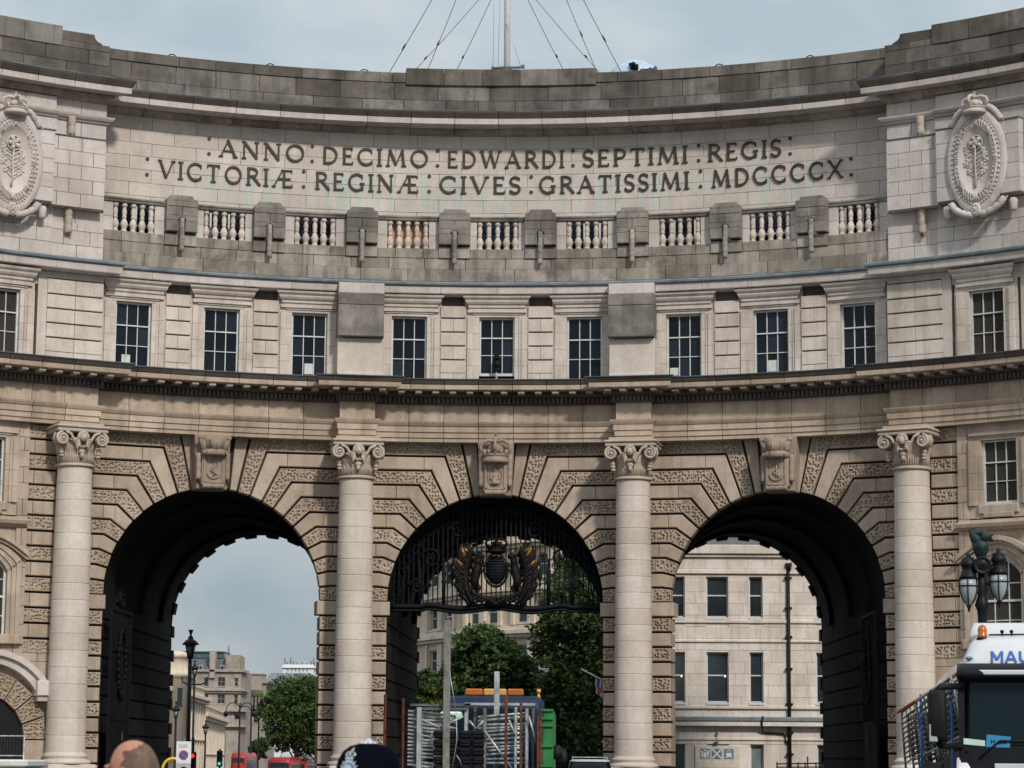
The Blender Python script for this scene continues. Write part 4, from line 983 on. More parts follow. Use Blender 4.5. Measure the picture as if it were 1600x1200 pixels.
def glyph(c):
    if c == 'A': return 1.0, ribbon([(.1, .02), (.5, 1)], TN)+ribbon([(.46, 1.0), (.88, .02)], TK)+[bar(.26, .74, .35), serif(.1, .03, .24), serif(.88, .03, .26)]
    if c == 'N': return .98, [stem(.15, TN), stem(.83, TN)]+ribbon([(.14, .98), (.84, .03)], TK)+[serif(.15, .03, .24), serif(.11, .97, .16), serif(.83, .97, .24)]
    if c == 'O': return 1.06, ribbon(arcp(.53, .5, .43, .455, 0, 360, 28), .125)
    if c == 'D': return .95, [stem(.17)]+ribbon([(.1, .955)]+arcp(.38, .5, .46, .455, 90, -90, 18)+[(.1, .045)], .12)
    if c == 'E': return .72, [stem(.17), bar(.08, .62, .955), bar(.16, .55, .52), bar(.08, .65, .045), serif(.60, .90, .07), serif(.64, .10, .07), stem(.61, .06, .84, .98), stem(.64, .06, .02, .18)]
    if c == 'C': return .95, ribbon(arcp(.52, .5, .43, .455, 48, 312, 24), .125)+[stem(.83, .07, .70, .92), stem(.84, .07, .08, .28)]
    if c == 'I': return .40, [stem(.2), serif(.2, .03, .3), serif(.2, .97, .3)]
    if c == 'M': return 1.15, ribbon([(.12, 0), (.22, 1)], TN)+ribbon([(.22, .99), (.58, .08)], TK)+ribbon([(.58, .08), (.93, .99)], TN)+ribbon([(.93, 1), (1.03, 0)], TK)+[serif(.12, .03, .24), serif(1.03, .03, .28)]
    if c == 'W': return 1.30, ribbon([(.08, 1), (.38, .02)], TK)+ribbon([(.38, .02), (.66, 1)], TN)+ribbon([(.62, 1), (.90, .02)], TK)+ribbon([(.90, .02), (1.2, 1)], TN)+[serif(.08, .97, .24), serif(.64, .97, .2), serif(1.2, .97, .22)]
    if c == 'R': return .86, [stem(.17), serif(.17, .03, .28)]+ribbon([(.08, .955)]+arcp(.38, .735, .28, .22, 90, -90, 12)+[(.16, .515)], .11)+ribbon([(.40, .52), (.82, .03)], TK)+[serif(.82, .03, .14)]
    if c == 'P': return .76, [stem(.17), serif(.17, .03, .28)]+ribbon([(.08, .955)]+arcp(.38, .71, .29, .245, 90, -90, 12)+[(.16, .465)], .11)
    if c == 'T': return .86, [stem(.43), serif(.43, .03, .3), bar(.06, .80, .955), stem(.09, .06, .80, .97), stem(.77, .06, .80, .97)]
    if c == 'S': return .68, ribbon(arcp(.35, .73, .235, .225, 30, 270, 14)+arcp(.34, .275, .245, .23, 90, -150, 14)[1:], .125)+[stem(.57, .06, .78, .95), stem(.10, .06, .05, .24)]
    if c == 'G': return 1.0, ribbon(arcp(.52, .5, .43, .455, 48, 318, 24), .125)+[stem(.84, TK, .06, .44), serif(.84, .44, .28), stem(.83, .07, .70, .92)]
    if c == 'V': return .98, ribbon([(.1, 1), (.48, .01)], TK)+ribbon([(.48, .01), (.88, 1)], TN)+[serif(.1, .97, .24), serif(.88, .97, .24)]
    if c == 'X': return .95, ribbon([(.1, 1), (.86, 0)], TK)+ribbon([(.86, 1), (.1, 0)], TN)+[serif(.1, .97, .22), serif(.86, .97, .22), serif(.1, .03, .22), serif(.86, .03, .22)]
    if c == 'Æ': return 1.25, ribbon([(.08, .02), (.60, 1)], TN)+[stem(.68), bar(.5, 1.12, .955), bar(.3, 1.06, .48), bar(.6, 1.16, .045), serif(.08, .03, .22), stem(1.12, .06, .84, .98), stem(1.15, .06, .02, .18)]
    if c == ':': return .3, [arcp(.15, .10, .12, .10, 0, 330, 11), arcp(.15, .98, .12, .10, 0, 330, 11)]
def lay(words, base, H, w=-1.2, th=.07):
    for txt, s0, s1 in words:
        gl = [glyph(c) for c in txt]; tot = sum(g[0] for g in gl)
        if txt == ':': k = H; x = s0-.15*H
        else: x = s0-.06*H; k = (s1-s0+.12*H)/tot
        for c, (adv, polys) in zip(txt, gl):
            m = MB()
            for i, p in enumerate(polys):
                q = [(x+(adv*.09+a*.83)*k, base+b*H) for a, b in p]; m.prism(ccw(q), w-.02, w+(th if c != ':' else .045)+.0016*(i % 7), FC, 0)
            part(m, 'letter' if c != ':' else 'stop_mark', 'bronze_letter', insc); x += adv*k
lay([(':', -11.17, 0), ('ANNO', -10.82, -7.45), (':', -7.20, 0), ('DECIMO', -6.86, -2.69), (':', -2.37, 0), ('EDWARDI', -2.02, 2.54), (':', 2.86, 0), ('SEPTIMI', 3.20, 7.32), (':', 7.72, 0), ('REGIS', 8.04, 10.95), (':', 11.27, 0)], 24.96, .70)
lay([(':', -13.52, 0), ('VICTORIÆ', -13.13, -7.85), (':', -7.51, 0), ('REGINÆ', -7.11, -3.02), (':', -2.68, 0), ('CIVES', -2.33, .88), (':', 1.25, 0), ('GRATISSIMI', 1.52, 7.37), (':', 7.79, 0), ('MDCCCCX', 8.19, 13.32), (':', 13.62, 0)], 23.90, .71)

# ================================================================== ROOF
YP = 5.0
b = pixel(792, 112, YP)
fp = thing('flagpole', 'tall white flagpole stayed by guy wires on the roof behind the parapet', 'flagpole', (b.x, b.y, 27.3))
L = lambda v: (v[0]-b.x, v[1]-b.y, v[2]-27.3)
m = MB(); m.tube([(0, 0, 0), (0, 0, 9), (0, 0, 22)], [.135, .125, .08], 14); m.build('pole', 'sign_white', fp)
m = MB(); m.ell((0, 0, 22.1), .16, 12, 8); m.build('truck_ball', 'gilt', fp)
m = MB(); p = pixel(768, 107, YP), pixel(818, 105, YP)
m.tube([L(p[0]), L(p[1])], .05, 6); m.box(L(pixel(817, 104, YP)), (.14, .1, .14)); m.box(L(pixel(770, 106, YP)), (.12, .1, .1)); m.box(L(pixel(790, 107, YP)), (.5, .3, .1)); m.build('cleat_bar', 'galv_dark', fp)
sc_ = .3375
for x0, x1, y1, Yb, mat, r in ((420, 220, 345, 1.4, 'iron_black', .014), (535, 400, 335, 9, 'galv_dark', .014), (640, 330, 335, 4, 'rust', .013), (700, 533, 335, 1.4, 'iron_black', .013), (880, 1050, 335, 1.4, 'iron_black', .013), (920, 1220, 340, 4, 'rust', .013), (1058, 1190, 315, 9, 'galv_dark', .014), (1138, 1312, 335, 1.4, 'iron_black', .014)):
    xm, ym = 782, 0
    y_at = -(782-x0)*y1/(x0-x1) if x0 != x1 else -500
    bot = pixel(530+x1*sc_, (y1+12)*sc_, Yb); top = Vector((b.x, b.y, min(pixel(792, y_at*sc_, YP).z, 27.3+21.5)))
    mid = (bot+top)/2+Vector((0, 0, -.06))
    m = MB(); m.tube([L(bot), L(bot.lerp(mid, .5)-Vector((0, 0, .03))), L(mid), L(top)], r, 5); g = m.build('guy_wire', mat, fp)
    f = bot.lerp(top, .12+.02*(x0 % 3)); f2 = bot.lerp(top, .15+.02*(x0 % 3)); m = MB(); m.tube([L(f), L(f.lerp(f2, .5)), L(f2)], [.02, .045, .02], 6); m.build('turnbuckle', mat, g)
for xa, ya, xb, yb in ((720, -300, 712, 325), (752, -300, 735, 318), (775, 100, 838, 305)):
    m = MB(); m.tube([L(pixel(530+xa*sc_, ya*sc_, YP-.2)), L(pixel(530+xb*sc_, yb*sc_, YP-.2))], .010, 5); m.build('halyard', 'galv', fp)

def person(name, label, loc, rz, H, top, bottom, skin, hair, arms=None, group=None, hairlen=.0, bald=False):
    """standing figure of height H, one continuous skinned body; facing -y locally"""
    root = thing(name, label, 'person', loc, rz, group); k = H/1.75
    J = {'pel': (0, 0, .95), 'wai': (0, 0, 1.10), 'che': (0, 0, 1.30), 'nek': (0, .01, 1.47), 'hed': (0, -.01, 1.56)}
    E = [('pel', 'wai'), ('wai', 'che'), ('che', 'nek'), ('nek', 'hed')]
    rad = {'pel': (.155, .115), 'wai': (.14, .105), 'che': (.165, .12), 'nek': (.062, .062), 'hed': (.06, .065)}
    arms = arms or {-1: ((-.25, .02, 1.12), (-.27, -.08, .86), (-.27, -.12, .78)), 1: ((.25, .02, 1.12), (.27, -.08, .86), (.27, -.12, .78))}
    for sg in (-1, 1):
        e, w, h = arms[sg]; n = str(sg)
        J['sh'+n] = (sg*.175, 0, 1.39); J['el'+n] = e; J['wr'+n] = w; J['ha'+n] = h
        E += [('che', 'sh'+n), ('sh'+n, 'el'+n), ('el'+n, 'wr'+n), ('wr'+n, 'ha'+n)]
        rad['sh'+n] = (.068, .068); rad['el'+n] = (.05, .05); rad['wr'+n] = (.034, .034); rad['ha'+n] = (.038, .03)
        J['hp'+n] = (sg*.10, 0, .88); J['kn'+n] = (sg*.11, -.02, .49); J['an'+n] = (sg*.115, .02, .09); J['to'+n] = (sg*.125, -.15, .04)
        E += [('pel', 'hp'+n), ('hp'+n, 'kn'+n), ('kn'+n, 'an'+n), ('an'+n, 'to'+n)]
        rad['hp'+n] = (.10, .10); rad['kn'+n] = (.062, .062); rad['an'+n] = (.045, .045); rad['to'+n] = (.042, .035)
        for q in range(5):     # five fingers rooted in the palm
            fx = h[0]+sg*(q-2)*.016 if q else h[0]; f0 = 'f%d%s' % (q, n); l = (.05, .075, .085, .08, .06)[q]
            d = Vector(h)-Vector(w); d = d.normalized() if d.length else Vector((0, 0, -1)); sd = Vector((0, -1, 0)) if abs(d.y) < .8 else Vector((1, 0, 0))
            o = sd*((q-2)*.018); 
            p1 = Vector(h)+d*.035+o; p2 = p1+d*l*.5+Vector((-sg*.006, 0, 0)); p3 = p2+d*l*.5+Vector((-sg*.016, 0, 0))
            if q == 0: p1 = Vector(h)+sd*-.045; p2 = p1+d*.03+sd*-.02; p3 = p2+d*.03
            J[f0+'a'], J[f0+'b'], J[f0+'c'] = tuple(p1), tuple(p2), tuple(p3); E += [('ha'+n, f0+'a'), (f0+'a', f0+'b'), (f0+'b', f0+'c')]
            for z in 'abc': rad[f0+z] = (.009, .009)
    names = list(J); me = bpy.data.meshes.new('body'); me.from_pydata([tuple(c*k for c in J[n]) for n in names], [(names.index(a), names.index(c)) for a, c in E], []); me.update()
    bo = bpy.data.objects.new('body', me); COL.objects.link(bo); bo.parent = root
    sm = bo.modifiers.new('skin', 'SKIN'); sv = me.skin_vertices[0].data
    for i, n in enumerate(names): sv[i].radius = (rad[n][0]*k, rad[n][1]*k); sv[i].use_root = (n == 'pel')
    sm.use_smooth_shade = True; ss = bo.modifiers.new('sub', 'SUBSURF'); ss.levels = 2; ss.render_levels = 2
    t = NT('clothes_'+name+'_'+top); sp = t.n.new('ShaderNodeSeparateXYZ'); tcx = t.n.new('ShaderNodeTexCoord'); t.l.new(tcx.outputs['Object'], sp.inputs[0])
    tc_ = MATS[top].node_tree.nodes['Principled BSDF']; z = t.math('MULTIPLY', sp.outputs[2], 1/H)
    cloth = {'cloth_navy': (.012, .014, .022), 'cloth_grey': (.10, .105, .115), 'cloth_black': (.01, .01, .011)}; sk = {'skin': (.50, .25, .165), 'skin_dark': (.26, .11, .07)}[skin]
    c = t.mix(t.math('GREATER_THAN', z, .53), cloth[bottom], cloth[top]); c = t.mix(t.math('GREATER_THAN', z, .845), c, sk)
    wr_ = t.math('MULTIPLY', t.math('LESS_THAN', z, .50), t.math('GREATER_THAN', t.math('ABSOLUTE', sp.outputs[0]), .23)); c = t.mix(wr_, c, sk)
    t.bump(t.noise(9, 4), .3, .02); t.out(c, .8); me.materials.append(t.m)
    # head: skull, jaw, nose, brow, ears, eyes, mouth
    def shape(x, y, z):
        X, Y, Z = x, y, z-1.645
        if Z < -.02: X *= 1-.28*min(1, (-.02-Z)/.1)**1.2; Y = Y-.018*min(1, (-.02-Z)/.1)
        if Y < -.06 and abs(Z) < .12: Y += .012*(1-abs(Z)/.12)
        if Y > .05 and Z < .0: Y -= .02*min(1, -Z/.09)
        return (X*k, Y*k, (Z+1.645)*k)
    m = MB(); m.ell((0, 0, 1.645), (.076, .098, .116), 28, 20, None, shape)
    kx = lambda c: tuple(v*k for v in c)
    m.ell(kx((0, -.098, 1.625)), tuple(v*k for v in (.014, .022, .024)), 8, 6); m.ell(kx((0, -.083, 1.668)), tuple(v*k for v in (.05, .018, .012)), 10, 6)
    m.ell(kx((0, -.088, 1.582)), tuple(v*k for v in (.026, .012, .007)), 8, 5); m.ell(kx((0, -.086, 1.545)), tuple(v*k for v in (.03, .02, .02)), 10, 6)
    for sg in (-1, 1): m.ell(kx((sg*.079, .012, 1.635)), tuple(v*k for v in (.011, .021, .034)), 8, 6)
    hd = m.build('head', skin, root)
    for sg in (-1, 1):
        m = MB(); m.ell(kx((sg*.031, -.082, 1.648)), .013*k, 8, 6); m.build('eye', 'white_paint', hd); m = MB(); m.ell(kx((sg*.031, -.0925, 1.648)), .006*k, 6, 4); m.build('pupil', 'black_plastic', hd) if False else None
    if not bald:
        def hs(x, y, z):
            X, Y, Z = x, y, z-1.655
            if Y < -.04 and Z < .045: Y = -.045; 
            if Z < -.05-hairlen: Z = -.05-hairlen
            return (X*k, (Y+.006)*k, (Z+1.655)*k)
        m = MB(); m.ell((0, .004, 1.655), (.086, .104, .118), 24, 16, None, hs); m.build('hair', hair, root)
    return root
# two people and an umbrella on the roof
pu = pixel(1024, 104, 2.6)
person('person', 'person with dark brown hair looking over the roof parapet, just right of the umbrella', (pu.x, pu.y, pu.z-1.74), .2, 1.74, 'cloth_grey', 'cloth_black', 'skin_dark', 'hair_brown')
pv = pixel(1002, 105.5, 2.6)
person('person', 'pale haired person behind the black camera under the umbrella on the roof', (pv.x, pv.y, pv.z-1.70), 0, 1.70, 'cloth_black', 'cloth_black', 'skin', 'hair_grey', {-1: ((-.26, -.1, 1.2), (-.20, -.28, 1.38), (-.18, -.34, 1.42)), 1: ((.25, .02, 1.12), (.2, -.25, 1.2), (.15, -.32, 1.25))})
um = pixel(984, 106, 3.2)
ur = thing('umbrella', 'pale blue open umbrella tilted over the camera on the roof', 'umbrella', (um.x, um.y, um.z-.1))
Mu = Matrix.Rotation(radians(-14), 4, 'Y') @ Matrix.Rotation(radians(8), 4, 'X')
m = MB(); n = 8; prof = [(.0, .42), (.33, .37), (.66, .22), (.95, .0), (1.1, -.18)]
vs = []; fs = []
for r_, z in prof:
    for k in range(n*3):
        a = 2*pi*k/(n*3); sag = 1-.05*(r_/1.1)*abs(sin(a*n/2)); vs.append((r_*sag*cos(a), r_*sag*sin(a), z-(.05*r_ if k % 3 else 0)))
for i in range(len(prof)-1):
    for k in range(n*3): l = (k+1) % (n*3); fs.append((i*n*3+k, i*n*3+l, (i+1)*n*3+l, (i+1)*n*3+k))
m.add(vs, fs, True, Mu); m.build('canopy', 'umbrella_fabric', ur)
m = MB(); m.tube([(0, 0, .40), (0, 0, -.9)], .012, 6, True, True, Mu); m.tube([(0, 0, -.9), (.03, 0, -.98), (.08, 0, -.95)], .016, 6, True, True, Mu); m.build('shaft', 'iron_black', ur)
for k in range(n):
    a = 2*pi*k/n; m = MB(); m.tube([(r_*cos(a), r_*sin(a), z-.012) for r_, z in prof[1:]], .006, 4, True, True, Mu); m.build('rib', 'iron_black', ur)
cm = pixel(991, 106, 2.3)
cr_ = thing('video_camera', 'black broadcast camera propped on the roof parapet below the umbrella', 'camera', (cm.x, cm.y, 27.35)); hz = cm.z-27.35
m = MB(); m.box((0, 0, hz), (.34, .5, .2), None, .03); m.build('camera_body', 'black_plastic', cr_)
m = MB(); m.lathe([(.06, 0), (.08, .02), (.085, .2), (.1, .22), (.1, .3)], (0, 0, 0), 14, Matrix.Translation((-.05, -.25, hz)) @ Matrix.Rotation(pi/2, 4, 'X')); m.build('lens', 'black_plastic', cr_)
m = MB(); m.box((-.17, -.05, hz+.13), (.12, .16, .12), None, .03); m.tube([(-.1, 0, hz+.1), (0, 0, hz+.15), (.14, .05, hz+.1)], .02, 6); m.build('viewfinder', 'black_plastic', cr_)
for k in range(3): a = 2*pi*k/3+.3; m = MB(); m.tube([(0, 0, hz-.1), (.45*cos(a), .45*sin(a), 0)], .02, 6); m.build('leg', 'black_plastic', cr_)

# camera on the sill of the middle attic window
q = FC(.0, 0, -.12)
cc = thing('security_camera', 'black security camera standing on the sill of the middle attic window', 'camera', (q[0], q[1], 16.12))
m = MB(); m.box((0, 0, .06), (.22, .2, .12), None, .02); m.tube([(0, 0, .1), (0, 0, .45)], .05, 10); m.build('bracket', 'sign_grey', cc)
m = MB(); m.ell((.02, 0, .72), (.15, .15, .17), 14, 10); m.lathe([(.11, 0), (.12, .1), (.08, .16)], (.02, 0, .42), 14); m.build('dome', 'black_plastic', cc)
m = MB(); m.box((0, -.02, .98), (.26, .24, .2), None, .05); m.box((-.06, -.13, .96), (.1, .06, .1), None, .02); m.build('lamp_head', 'black_plastic', cc)

# ================================================================== IRON GATES
gt = thing('gate_overthrow', 'black wrought iron overthrow with royal coat of arms filling the middle archway', 'gate', (0, 1.6, 7.35))
def ga(x): return sqrt(max(0, 4.17**2-x*x))
m = MB(); pts = [(-4.15+8.3*i/40, 0, .12+.07*cos(3*pi*(i-20)/20)*(1 if abs(i-20) < 14 else 0)) for i in range(41)]
m.tube(pts, .11, 8); m.tube([(p[0], 0, p[2]-.16) for p in pts], .06, 6); m.build('bottom_rail', 'iron_navy', gt)
for k in range(43):
    x = -4.0+8.0*k/42
    h = ga(x)+.15
    if h < .4: continue
    m = MB(); m.box((x, 0, .15+h/2), (.05, .05, h)); g = m.build('bar', 'iron_navy', gt)
    if k in (12, 17, 25, 30): 
        m = MB(); m.lathe([(.02, 0), (.07, .1), (.03, .2), (.09, .34), (.09, .5), (.03, .62), (.05, .7), (.02, .8)], (x, 0, .45 if k in (17, 25) else .9), 8); m.build('knop', 'iron_black', g)
for x in (-3.0, -2.05, 2.05, 3.0):
    m = MB(); m.lathe([(.07, 0), (.07, .9), (.11, 1.0), (.05, 1.1), (.1, 1.3), (.04, 1.5), (.03, 1.9)], (x, -.02, .1), 10); m.build('standard', 'iron_navy', gt)
for k in range(22):   # border of rings following the vault
    a = radians(8+164*k/21); m = MB(); c = (4.0*cos(a), 4.0*sin(a)+.12)
    m.tube([(c[0]+.15*cos(t), -.03, c[1]+.15*sin(t)) for t in [2*pi*i/12 for i in range(13)]], .022, 5, False); m.build('ring', 'iron_navy', gt)
m = MB(); m.tube([(3.8*cos(a), -.03, 3.8*sin(a)+.12) for a in [pi*i/30 for i in range(31)]], .03, 5); m.build('arch_band', 'iron_navy', gt)
for sg in (-1, 1):
    for c0, c1, r0 in ((2.55, 2.0, .42), (3.1, .9, .3), (1.5, 3.1, .34)):
        m = MB(); m.tube([(sg*(c0+r0*(1-.8*i/24)*cos(i*.42)), -.05, c1+r0*(1-.8*i/24)*sin(i*.42)) for i in range(25)], [.05-.0012*i for i in range(25)], 6); m.ell((sg*c0, -.05, c1), .07, 8, 6); m.build('scroll', 'iron_navy', gt)
# royal arms
m = MB(); m.ell((0, -.22, 1.55), (.46, .16, .62), 24, 14); rsd = random.Random(4)
for k in range(9): m.tube([(-.4*sqrt(1-((k-4)/5)**2), -.33, 1.55+(k-4)*.12), (0, -.39, 1.55+(k-4)*.12+.01), (.4*sqrt(1-((k-4)/5)**2), -.33, 1.55+(k-4)*.12)], .02, 5)
shd = m.build('shield', 'iron_navy', gt)
m = MB(); m.tube([(.52*cos(a), -.26, 1.55+.70*sin(a)) for a in [2*pi*i/32 for i in range(33)]], .06, 7, False); m.build('garter', 'bronze_dark', shd)
m = MB()
for a0, a1 in ((.35, 1.2), (1.95, 2.9), (3.4, 3.8)): m.tube([(.54*cos(a), -.32, 1.55+.72*sin(a)) for a in [a0+(a1-a0)*i/10 for i in range(11)]], .022, 6)
m.build('gilt_edge', 'gilt', shd)
m = MB(); crown(m, (0, -.2, 2.28), .42, .66, Matrix.Identity(4)); m.build('crown', 'bronze_dark', gt)
m = MB()  # crowned lion, rampant
for sg, mt in ((-1, 'lion'), (1, 'unicorn')):
    m = MB(); f = lambda x, z, y=-.2: (sg*x*.98, y, z)
    m.tube([f(.92, .78), f(.98, 1.1), f(.88, 1.5), f(.82, 1.8)], [.17, .20, .21, .16], 10)
    m.tube([f(.82, 1.75), f(.80, 1.95), f(.74, 2.08)], [.16, .15, .11], 10)
    m.ell(f(.70, 2.14), (.16, .13, .15), 12, 8); m.tube([f(.66, 2.12), f(.53, 2.07)], [.1, .06], 8)
    m.tube([f(.78, 1.70), f(.62, 1.74), f(.50, 1.86)], [.09, .07, .06], 8); m.tube([f(.80, 1.55), f(.64, 1.5), f(.52, 1.58)], [.09, .07, .06], 8)
    m.tube([f(.96, .95), f(.78, .78), f(.86, .5), f(.72, .42)], [.15, .12, .07, .06], 8); m.tube([f(1.0, .9), f(1.10, .66), f(1.02, .46), f(.9, .4)], [.14, .11, .07, .06], 8)
    m.tube([f(1.06, .95), f(1.24, 1.1), f(1.16, 1.4), f(1.28, 1.62), f(1.2, 1.78)], [.04, .04, .04, .05, .03], 7); m.ell(f(1.22, 1.76), (.09, .07, .12), 8, 6)
    if mt == 'lion':
        for k in range(14): a = k*.45; m.ell(f(.78+.15*cos(a), 2.0+.19*sin(a), -.2-.05*(k % 2)), (.09, .08, .11), 7, 5)
        crown(m, (sg*.72, -.2, 2.24), .12, .22, Matrix.Identity(4), False)
    else:
        m.tube([f(.66, 2.24), f(.58, 2.62)], [.03, .008], 6)
        for k in range(8): m.ell(f(.9-.01*k, 2.14-.07*k), (.05, .05, .07), 6, 4)
        m.tube([f(.76, 2.22), f(.80, 2.36)], [.04, .01], 5)
    m.build(mt, 'bronze_dark', gt)
for sg in (-1, 1):    # acanthus sprays, partly gilt
    rsd = random.Random(9)
    for k in range(46):
        t = (k % 23)/22; a = radians(-80+160*t); row = k//23; rr = .98-.22*row
        cx, cz = sg*(.55+rr*cos(a*.62)), 1.28+(1.3-.12*row)*sin(a*.75)
        dx, dz = sg*(.24+.30*rsd.random())*cos(a*.8), .16+.34*rsd.random()*(.4+t)
        m = MB(); m.tube([(cx-dx*.5, -.16, cz-dz*.5), (cx+dx*.2, -.24-.05*row, cz), (cx+dx*.8, -.22, cz+dz*.7), (cx+dx*.8*(1 if k % 2 else 1.3), -.14, cz+dz*1.35)], [.05, .12, .085, .012], 6)
        m.build('acanthus_leaf', 'gilt' if k in (19, 21, 15) else 'bronze_dark', gt)
    m = MB(); m.tube([(0, -.2, .28), (sg*.5, -.24, .34), (sg*1.0, -.22, .58), (sg*1.4, -.2, 1.0), (sg*1.55, -.18, 1.7), (sg*1.4, -.18, 2.3), (sg*1.15, -.18, 2.62)], [.1, .1, .09, .08, .06, .05, .02], 7); m.build('branch', 'bronze_dark', gt)
    m = MB(); m.tube([(sg*1.5, -.24, 1.35), (sg*1.5, -.25, 1.9), (sg*1.36, -.24, 2.3), (sg*1.1, -.24, 2.64), (sg*.9, -.24, 2.7)], [.02, .035, .035, .03, .012], 7); m.build('gilt_frond', 'gilt', gt)
    m = MB()
    for k in range(7): m.tube([(sg*.15*k, -.22, .3+.03*k), (sg*(.15*k+.2), -.3, .2+.06*(k % 3)), (sg*(.15*k+.36), -.22, .08+.1*(k % 2))], [.06, .07, .01], 6)
    m.build('ribbon_spray', 'bronze_dark', gt)
m = MB(); m.ell((0, -.16, .25), (.42, .14, .14), 14, 8); m.build('boss', 'iron_navy', gt)

for o in gt.children:
    if o.name.split('.')[0] in ('shield', 'crown', 'lion', 'unicorn', 'acanthus_leaf', 'branch', 'gilt_frond', 'ribbon_spray'): o.scale = (.88, 1, .92); o.location.z = .12
def gate_leaf(label, x, y0, y1, sd):
    g = thing('gate_leaf', label, 'gate', (x, y0, 0), 0, 'open iron gate leaves in the side archways'); L_ = y1-y0
    m = MB(); m.box((0, L_/2, 1.5), (.06, L_, 2.9)); m.build('lower_panel', 'iron_navy', g)
    for k in range(3):
        m = MB(); m.box((0, L_*k/2, 3.6), (.10, .12, 7.1)); m.build('stile', 'iron_navy', g)
    for z in (.15, 3.0, 5.6, 7.1):
        m = MB(); m.box((0, L_/2, z), (.12, L_, .13)); m.build('rail', 'iron_navy', g)
    for k in range(13):
        m = MB(); m.box((0, L_*(k+.5)/13, 5.0), (.035, .035, 4.0)); m.build('bar', 'iron_navy', g)
    m = MB()
    for k in range(30): a = 2*pi*k/30; m.ell((sd*.09, L_*.5+.75*cos(a), 5.1+1.25*sin(a)), (.07, .12, .15), 6, 5)
    m.build('wreath', 'bronze_dark', g)
    m = MB()
    for e in (-1, 1): m.tube([(sd*.04, L_/2+e*(.25+.35*(1-.8*i/18)*cos(i*.5)), 7.45+.35*(1-.8*i/18)*sin(i*.5)) for i in range(19)], .05, 6)
    m.build('crest', 'iron_navy', g)
    m = MB(); m.box((sd*.08, L_*.62, 2.35), (.05, .09, .34)); m.build('lock_plate', 'rust', g)
    return g
gate_leaf('open iron gate leaf with oval wreath against the inner wall of the left archway', -14.32, -2.4, 1.6, 1)
gate_leaf('open iron gate leaf against the inner wall of the right archway', 14.28, -2.4, 1.6, -1)
# ================================================================== GROUND AND STREETS
def gz(y): return 0. if y < 25 else -2.8*min(1., (y-25)/120.)
def sheet(name, x0, x1, ys, dz, mat):
    m = MB(); vs = []; fs = []
    for y in ys: vs += [(x0, y, gz(y)+dz), (x1, y, gz(y)+dz)]
    for i in range(len(ys)-1): fs.append((2*i, 2*i+1, 2*i+3, 2*i+2))
    m.add(vs, fs); return tag(m.build(name, mat), None, None, None, 'structure')
YS = [-400, -60, 0, 25, 45, 85, 145, 400, 3000]
sheet('ground', -2500, 2500, YS, -.12, 'asphalt')
sheet('road', -14, 14, [-400, -60, 0, 19], -.05, 'asphalt')
sheet('street', -130, 60, [19.5, 25, 45, 85, 145, 400], -.05, 'asphalt')
for x0, x1 in ((-40, -14), (14, 40)):
    m = MB(); m.box(((x0+x1)/2, -60, -.02), (x1-x0, 140, .2), None, .03); tag(m.build('pavement', 'paving'), None, None, None, 'structure')
    m = MB(); m.box((14.1 if x0 > 0 else -14.1, -60, -.015), (.3, 140, .214), None, .02); tag(m.build('kerb', 'kerb_stone'), None, None, None, 'structure')

# ================================================================== BUILDINGS BEYOND
def on_line(P, Q, x, y):
    """point of the vertical plane through P, Q (plan) seen at photo pixel (x, y): returns distance along P->Q and height"""
    a = pixel(x, y, 0.); d = a-CAM; ux, uy = Q[0]-P[0], Q[1]-P[1]; L_ = hypot(ux, uy); ux /= L_; uy /= L_
    k = ((P[0]-CAM.x)*uy-(P[1]-CAM.y)*ux)/(d.x*uy-d.y*ux); p = CAM+d*k
    return (p.x-P[0])*ux+(p.y-P[1])*uy, p.z
def plane_map(P, Q):
    ux, uy = Q[0]-P[0], Q[1]-P[1]; L_ = hypot(ux, uy); ux /= L_; uy /= L_
    return lambda s, z, w: (P[0]+ux*s+uy*w, P[1]+uy*s-ux*w, z)
def town_window(mp, a, b, z0, z1, parent, glassm='glass_far', frame_='white_paint', f=.07, w=-.25, mid=True, sill=True, mull=False, lit=False):
    m = MB()
    for r_ in (rect(a, z0, a+f, z1), rect(b-f, z0, b, z1), rect(a+f, z1-f, b-f, z1), rect(a+f, z0, b-f, z0+f*1.3)): m.prism(r_, w-.04, w+.05, mp)
    if mid: zm = z0+(z1-z0)*.54; m.prism(rect(a+f, zm-.035, b-f, zm+.035), w-.03, w+.04, mp)
    if mull: m.prism(rect((a+b)/2-.03, z0, (a+b)/2+.03, z1), w-.03, w+.03, mp)
    if sill: m.prism(rect(a-.05, z0-.12, b+.05, z0), w-.1, .08, mp)
    wn_ = m.build('window', frame_, parent)
    zz = [z0, z0+(z1-z0)*.54, z1] if mid else [z0, z1]
    for q0, q1 in zip(zz, zz[1:]):
        g = MB(); g.prism(rect(a+f*.5, q0, b-f*.5, q1), w-.08, w-.02, mp); g.build('pane', glassm, wn_)
    if lit: g = MB(); g.ell(tuple(mp(a+(b-a)*.85, z0+(z1-z0)*.52, w+.02)), .045, 6, 4); g.build('lamp', 'warm_lamp', wn_)
    return wn_
def holes(m, mp, a, b, z0, z1, wins, w0, w1):
    """wall panel from a to b, z0 to z1, with rectangular openings (x0, x1, za, zb) left out"""
    xs = sorted({a, b} | {v for h in wins for v in h[:2] if a < v < b}); zs = sorted({z0, z1} | {v for h in wins for v in h[2:] if z0 < v < z1})
    for i in range(len(xs)-1):
        for j in range(len(zs)-1):
            cx, cz = (xs[i]+xs[i+1])/2, (zs[j]+zs[j+1])/2
            if not any(h[0] < cx < h[1] and h[2] < cz < h[3] for h in wins): m.prism(rect(xs[i], zs[j], xs[i+1], zs[j+1]), w0, w1, mp)

